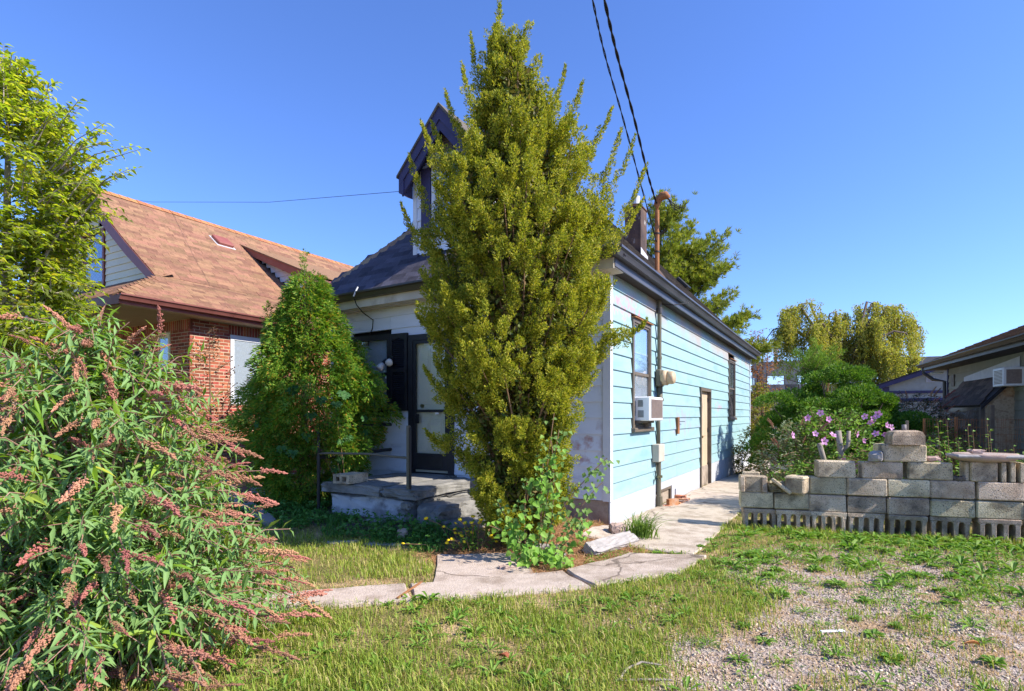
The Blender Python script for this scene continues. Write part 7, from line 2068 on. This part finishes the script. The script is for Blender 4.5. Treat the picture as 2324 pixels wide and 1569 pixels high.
# creeping small-leaved weeds that knit the gravel together
n = 60000
X, Y = scatter(n, -.2, 7, 2.4, 6.8)
gm = gravel_mask(X, Y)
pt = (nz(X, Y, 3.4, 1.3) * .6 + nz(X, Y, 8.1, 2.2) * .4)
k_ = rng.random(len(X)) < np.clip((pt - .47) * 7, 0, 1) * (.25 + .75 * smooth((X * .55 + Y - 5.0) / 1.0)) * smooth((X - .3) / .8)
X, Y = X[k_], Y[k_]; n = len(X)
D = rvec(n); D[:, 2] = np.abs(D[:, 2]) * .7
foliage('creeping_weeds', leaves(np.stack([X, Y, ground_h(X, Y) + .003 + .03 * rng.random(n) ** 2], 1), D, np.array([0, -.2, 1.]) + rng.normal(size=(n, 3)) * .4, .014 + .03 * rng.random(n) ** 1.5, .006 + .010 * rng.random(n)), M['weed'], None, 'stuff')
print('creeping', n)
# shaded weeds below the porch: ground cover
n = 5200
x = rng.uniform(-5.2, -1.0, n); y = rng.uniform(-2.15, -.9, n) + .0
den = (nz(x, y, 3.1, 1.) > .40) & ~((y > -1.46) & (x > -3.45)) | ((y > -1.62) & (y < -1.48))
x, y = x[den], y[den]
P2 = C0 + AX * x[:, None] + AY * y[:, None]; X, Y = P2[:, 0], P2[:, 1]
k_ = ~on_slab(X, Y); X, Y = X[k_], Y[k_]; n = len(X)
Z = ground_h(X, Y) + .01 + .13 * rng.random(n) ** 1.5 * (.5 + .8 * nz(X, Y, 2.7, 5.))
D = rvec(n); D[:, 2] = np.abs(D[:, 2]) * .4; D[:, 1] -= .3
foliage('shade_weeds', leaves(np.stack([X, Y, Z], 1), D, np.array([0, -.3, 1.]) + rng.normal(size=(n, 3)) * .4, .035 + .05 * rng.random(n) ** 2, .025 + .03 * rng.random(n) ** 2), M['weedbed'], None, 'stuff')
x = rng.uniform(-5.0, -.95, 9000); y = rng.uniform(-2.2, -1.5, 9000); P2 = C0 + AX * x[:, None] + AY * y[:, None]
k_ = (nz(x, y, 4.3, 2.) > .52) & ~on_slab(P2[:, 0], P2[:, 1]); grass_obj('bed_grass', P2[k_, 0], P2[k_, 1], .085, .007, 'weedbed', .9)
# dead twigs, bark chips, dry leaves
n = 420
X, Y = scatter(n * 6, -.3, 6, 2.5, 6.2); X, Y = X[:n], Y[:n]
D = rvec(n); D[:, 2] *= .08
foliage('litter', blades(np.stack([X, Y, ground_h(X, Y) + .014], 1), D, np.tile([0, 0, 1.], (n, 1)), .03 + .09 * rng.random(n) ** 2, .004 + .008 * rng.random(n) ** 2), M['drygrass'], None, 'stuff')
hx, hy = .66, 2.98
o = ground_thing('white_stick', hx, hy, .0, 'bent whitish dead stick lying on the gravel at the bottom edge', 'stick', None, .02)
MB().tube([(-.12, -.10, 0), (-.06, .0, .012), (.03, .045, .03), (.13, .03, .02)], [.007, .007, .006, .004], 6).build('bent_twig', M['barkpale'], o)
MB().tube([(-.13, -.105, 0), (.0, -.10, .004), (.15, -.105, .004)], [.006, .006, .005], 6).build('straight_twig', M['barkpale'], o)
for i, (X_, Y_, l_, a_, lab) in enumerate(((2.0, 3.55, .16, .1, 'pale flat splinter of wood lying in the gravel'), (1.55, 3.5, .05, .4, 'dark chip of wood lying in the gravel'), (2.55, 3.9, .10, .2, 'pinkish strip of bark in the gravel weeds'))):
    o = ground_thing('wood_chip', X_, Y_, a_, lab, 'wood chip', None, .006)
    MB().box((-l_ / 2, -.012, 0), (l_ / 2, .012, .012), .004).build('chip', M['trimw'] if i == 0 else (M['black'] if i == 1 else M['pink']), o)
for (X_, Y_, lab) in ((2.72, 3.30, 'curled orange dead leaf on a weed in the gravel'), (-.02, 3.1, 'small pinkish dead leaf on the lawn near the bottom edge')):
    me = leaf_mesh('dead_leaf', M['dryleaf'], .5, .5)
    o = link('dead_leaf', me); o.location = (X_, Y_, gh(X_, Y_) + .03); o.rotation_euler = (.3, .2, 1.0); o.scale = (.06, .08, .08); tag(o, lab, 'leaf')
# cracks filled with dead grass: a rusty joint strip across the path
o = ground_thing('joint_strip', -.77, 4.30, 1.3, 'rusty thin strip lying across the path joint', 'metal strip', None, .035)
MB().box((-.21, -.008, 0), (.21, .008, .008)).build('strip', M['rust'], o)
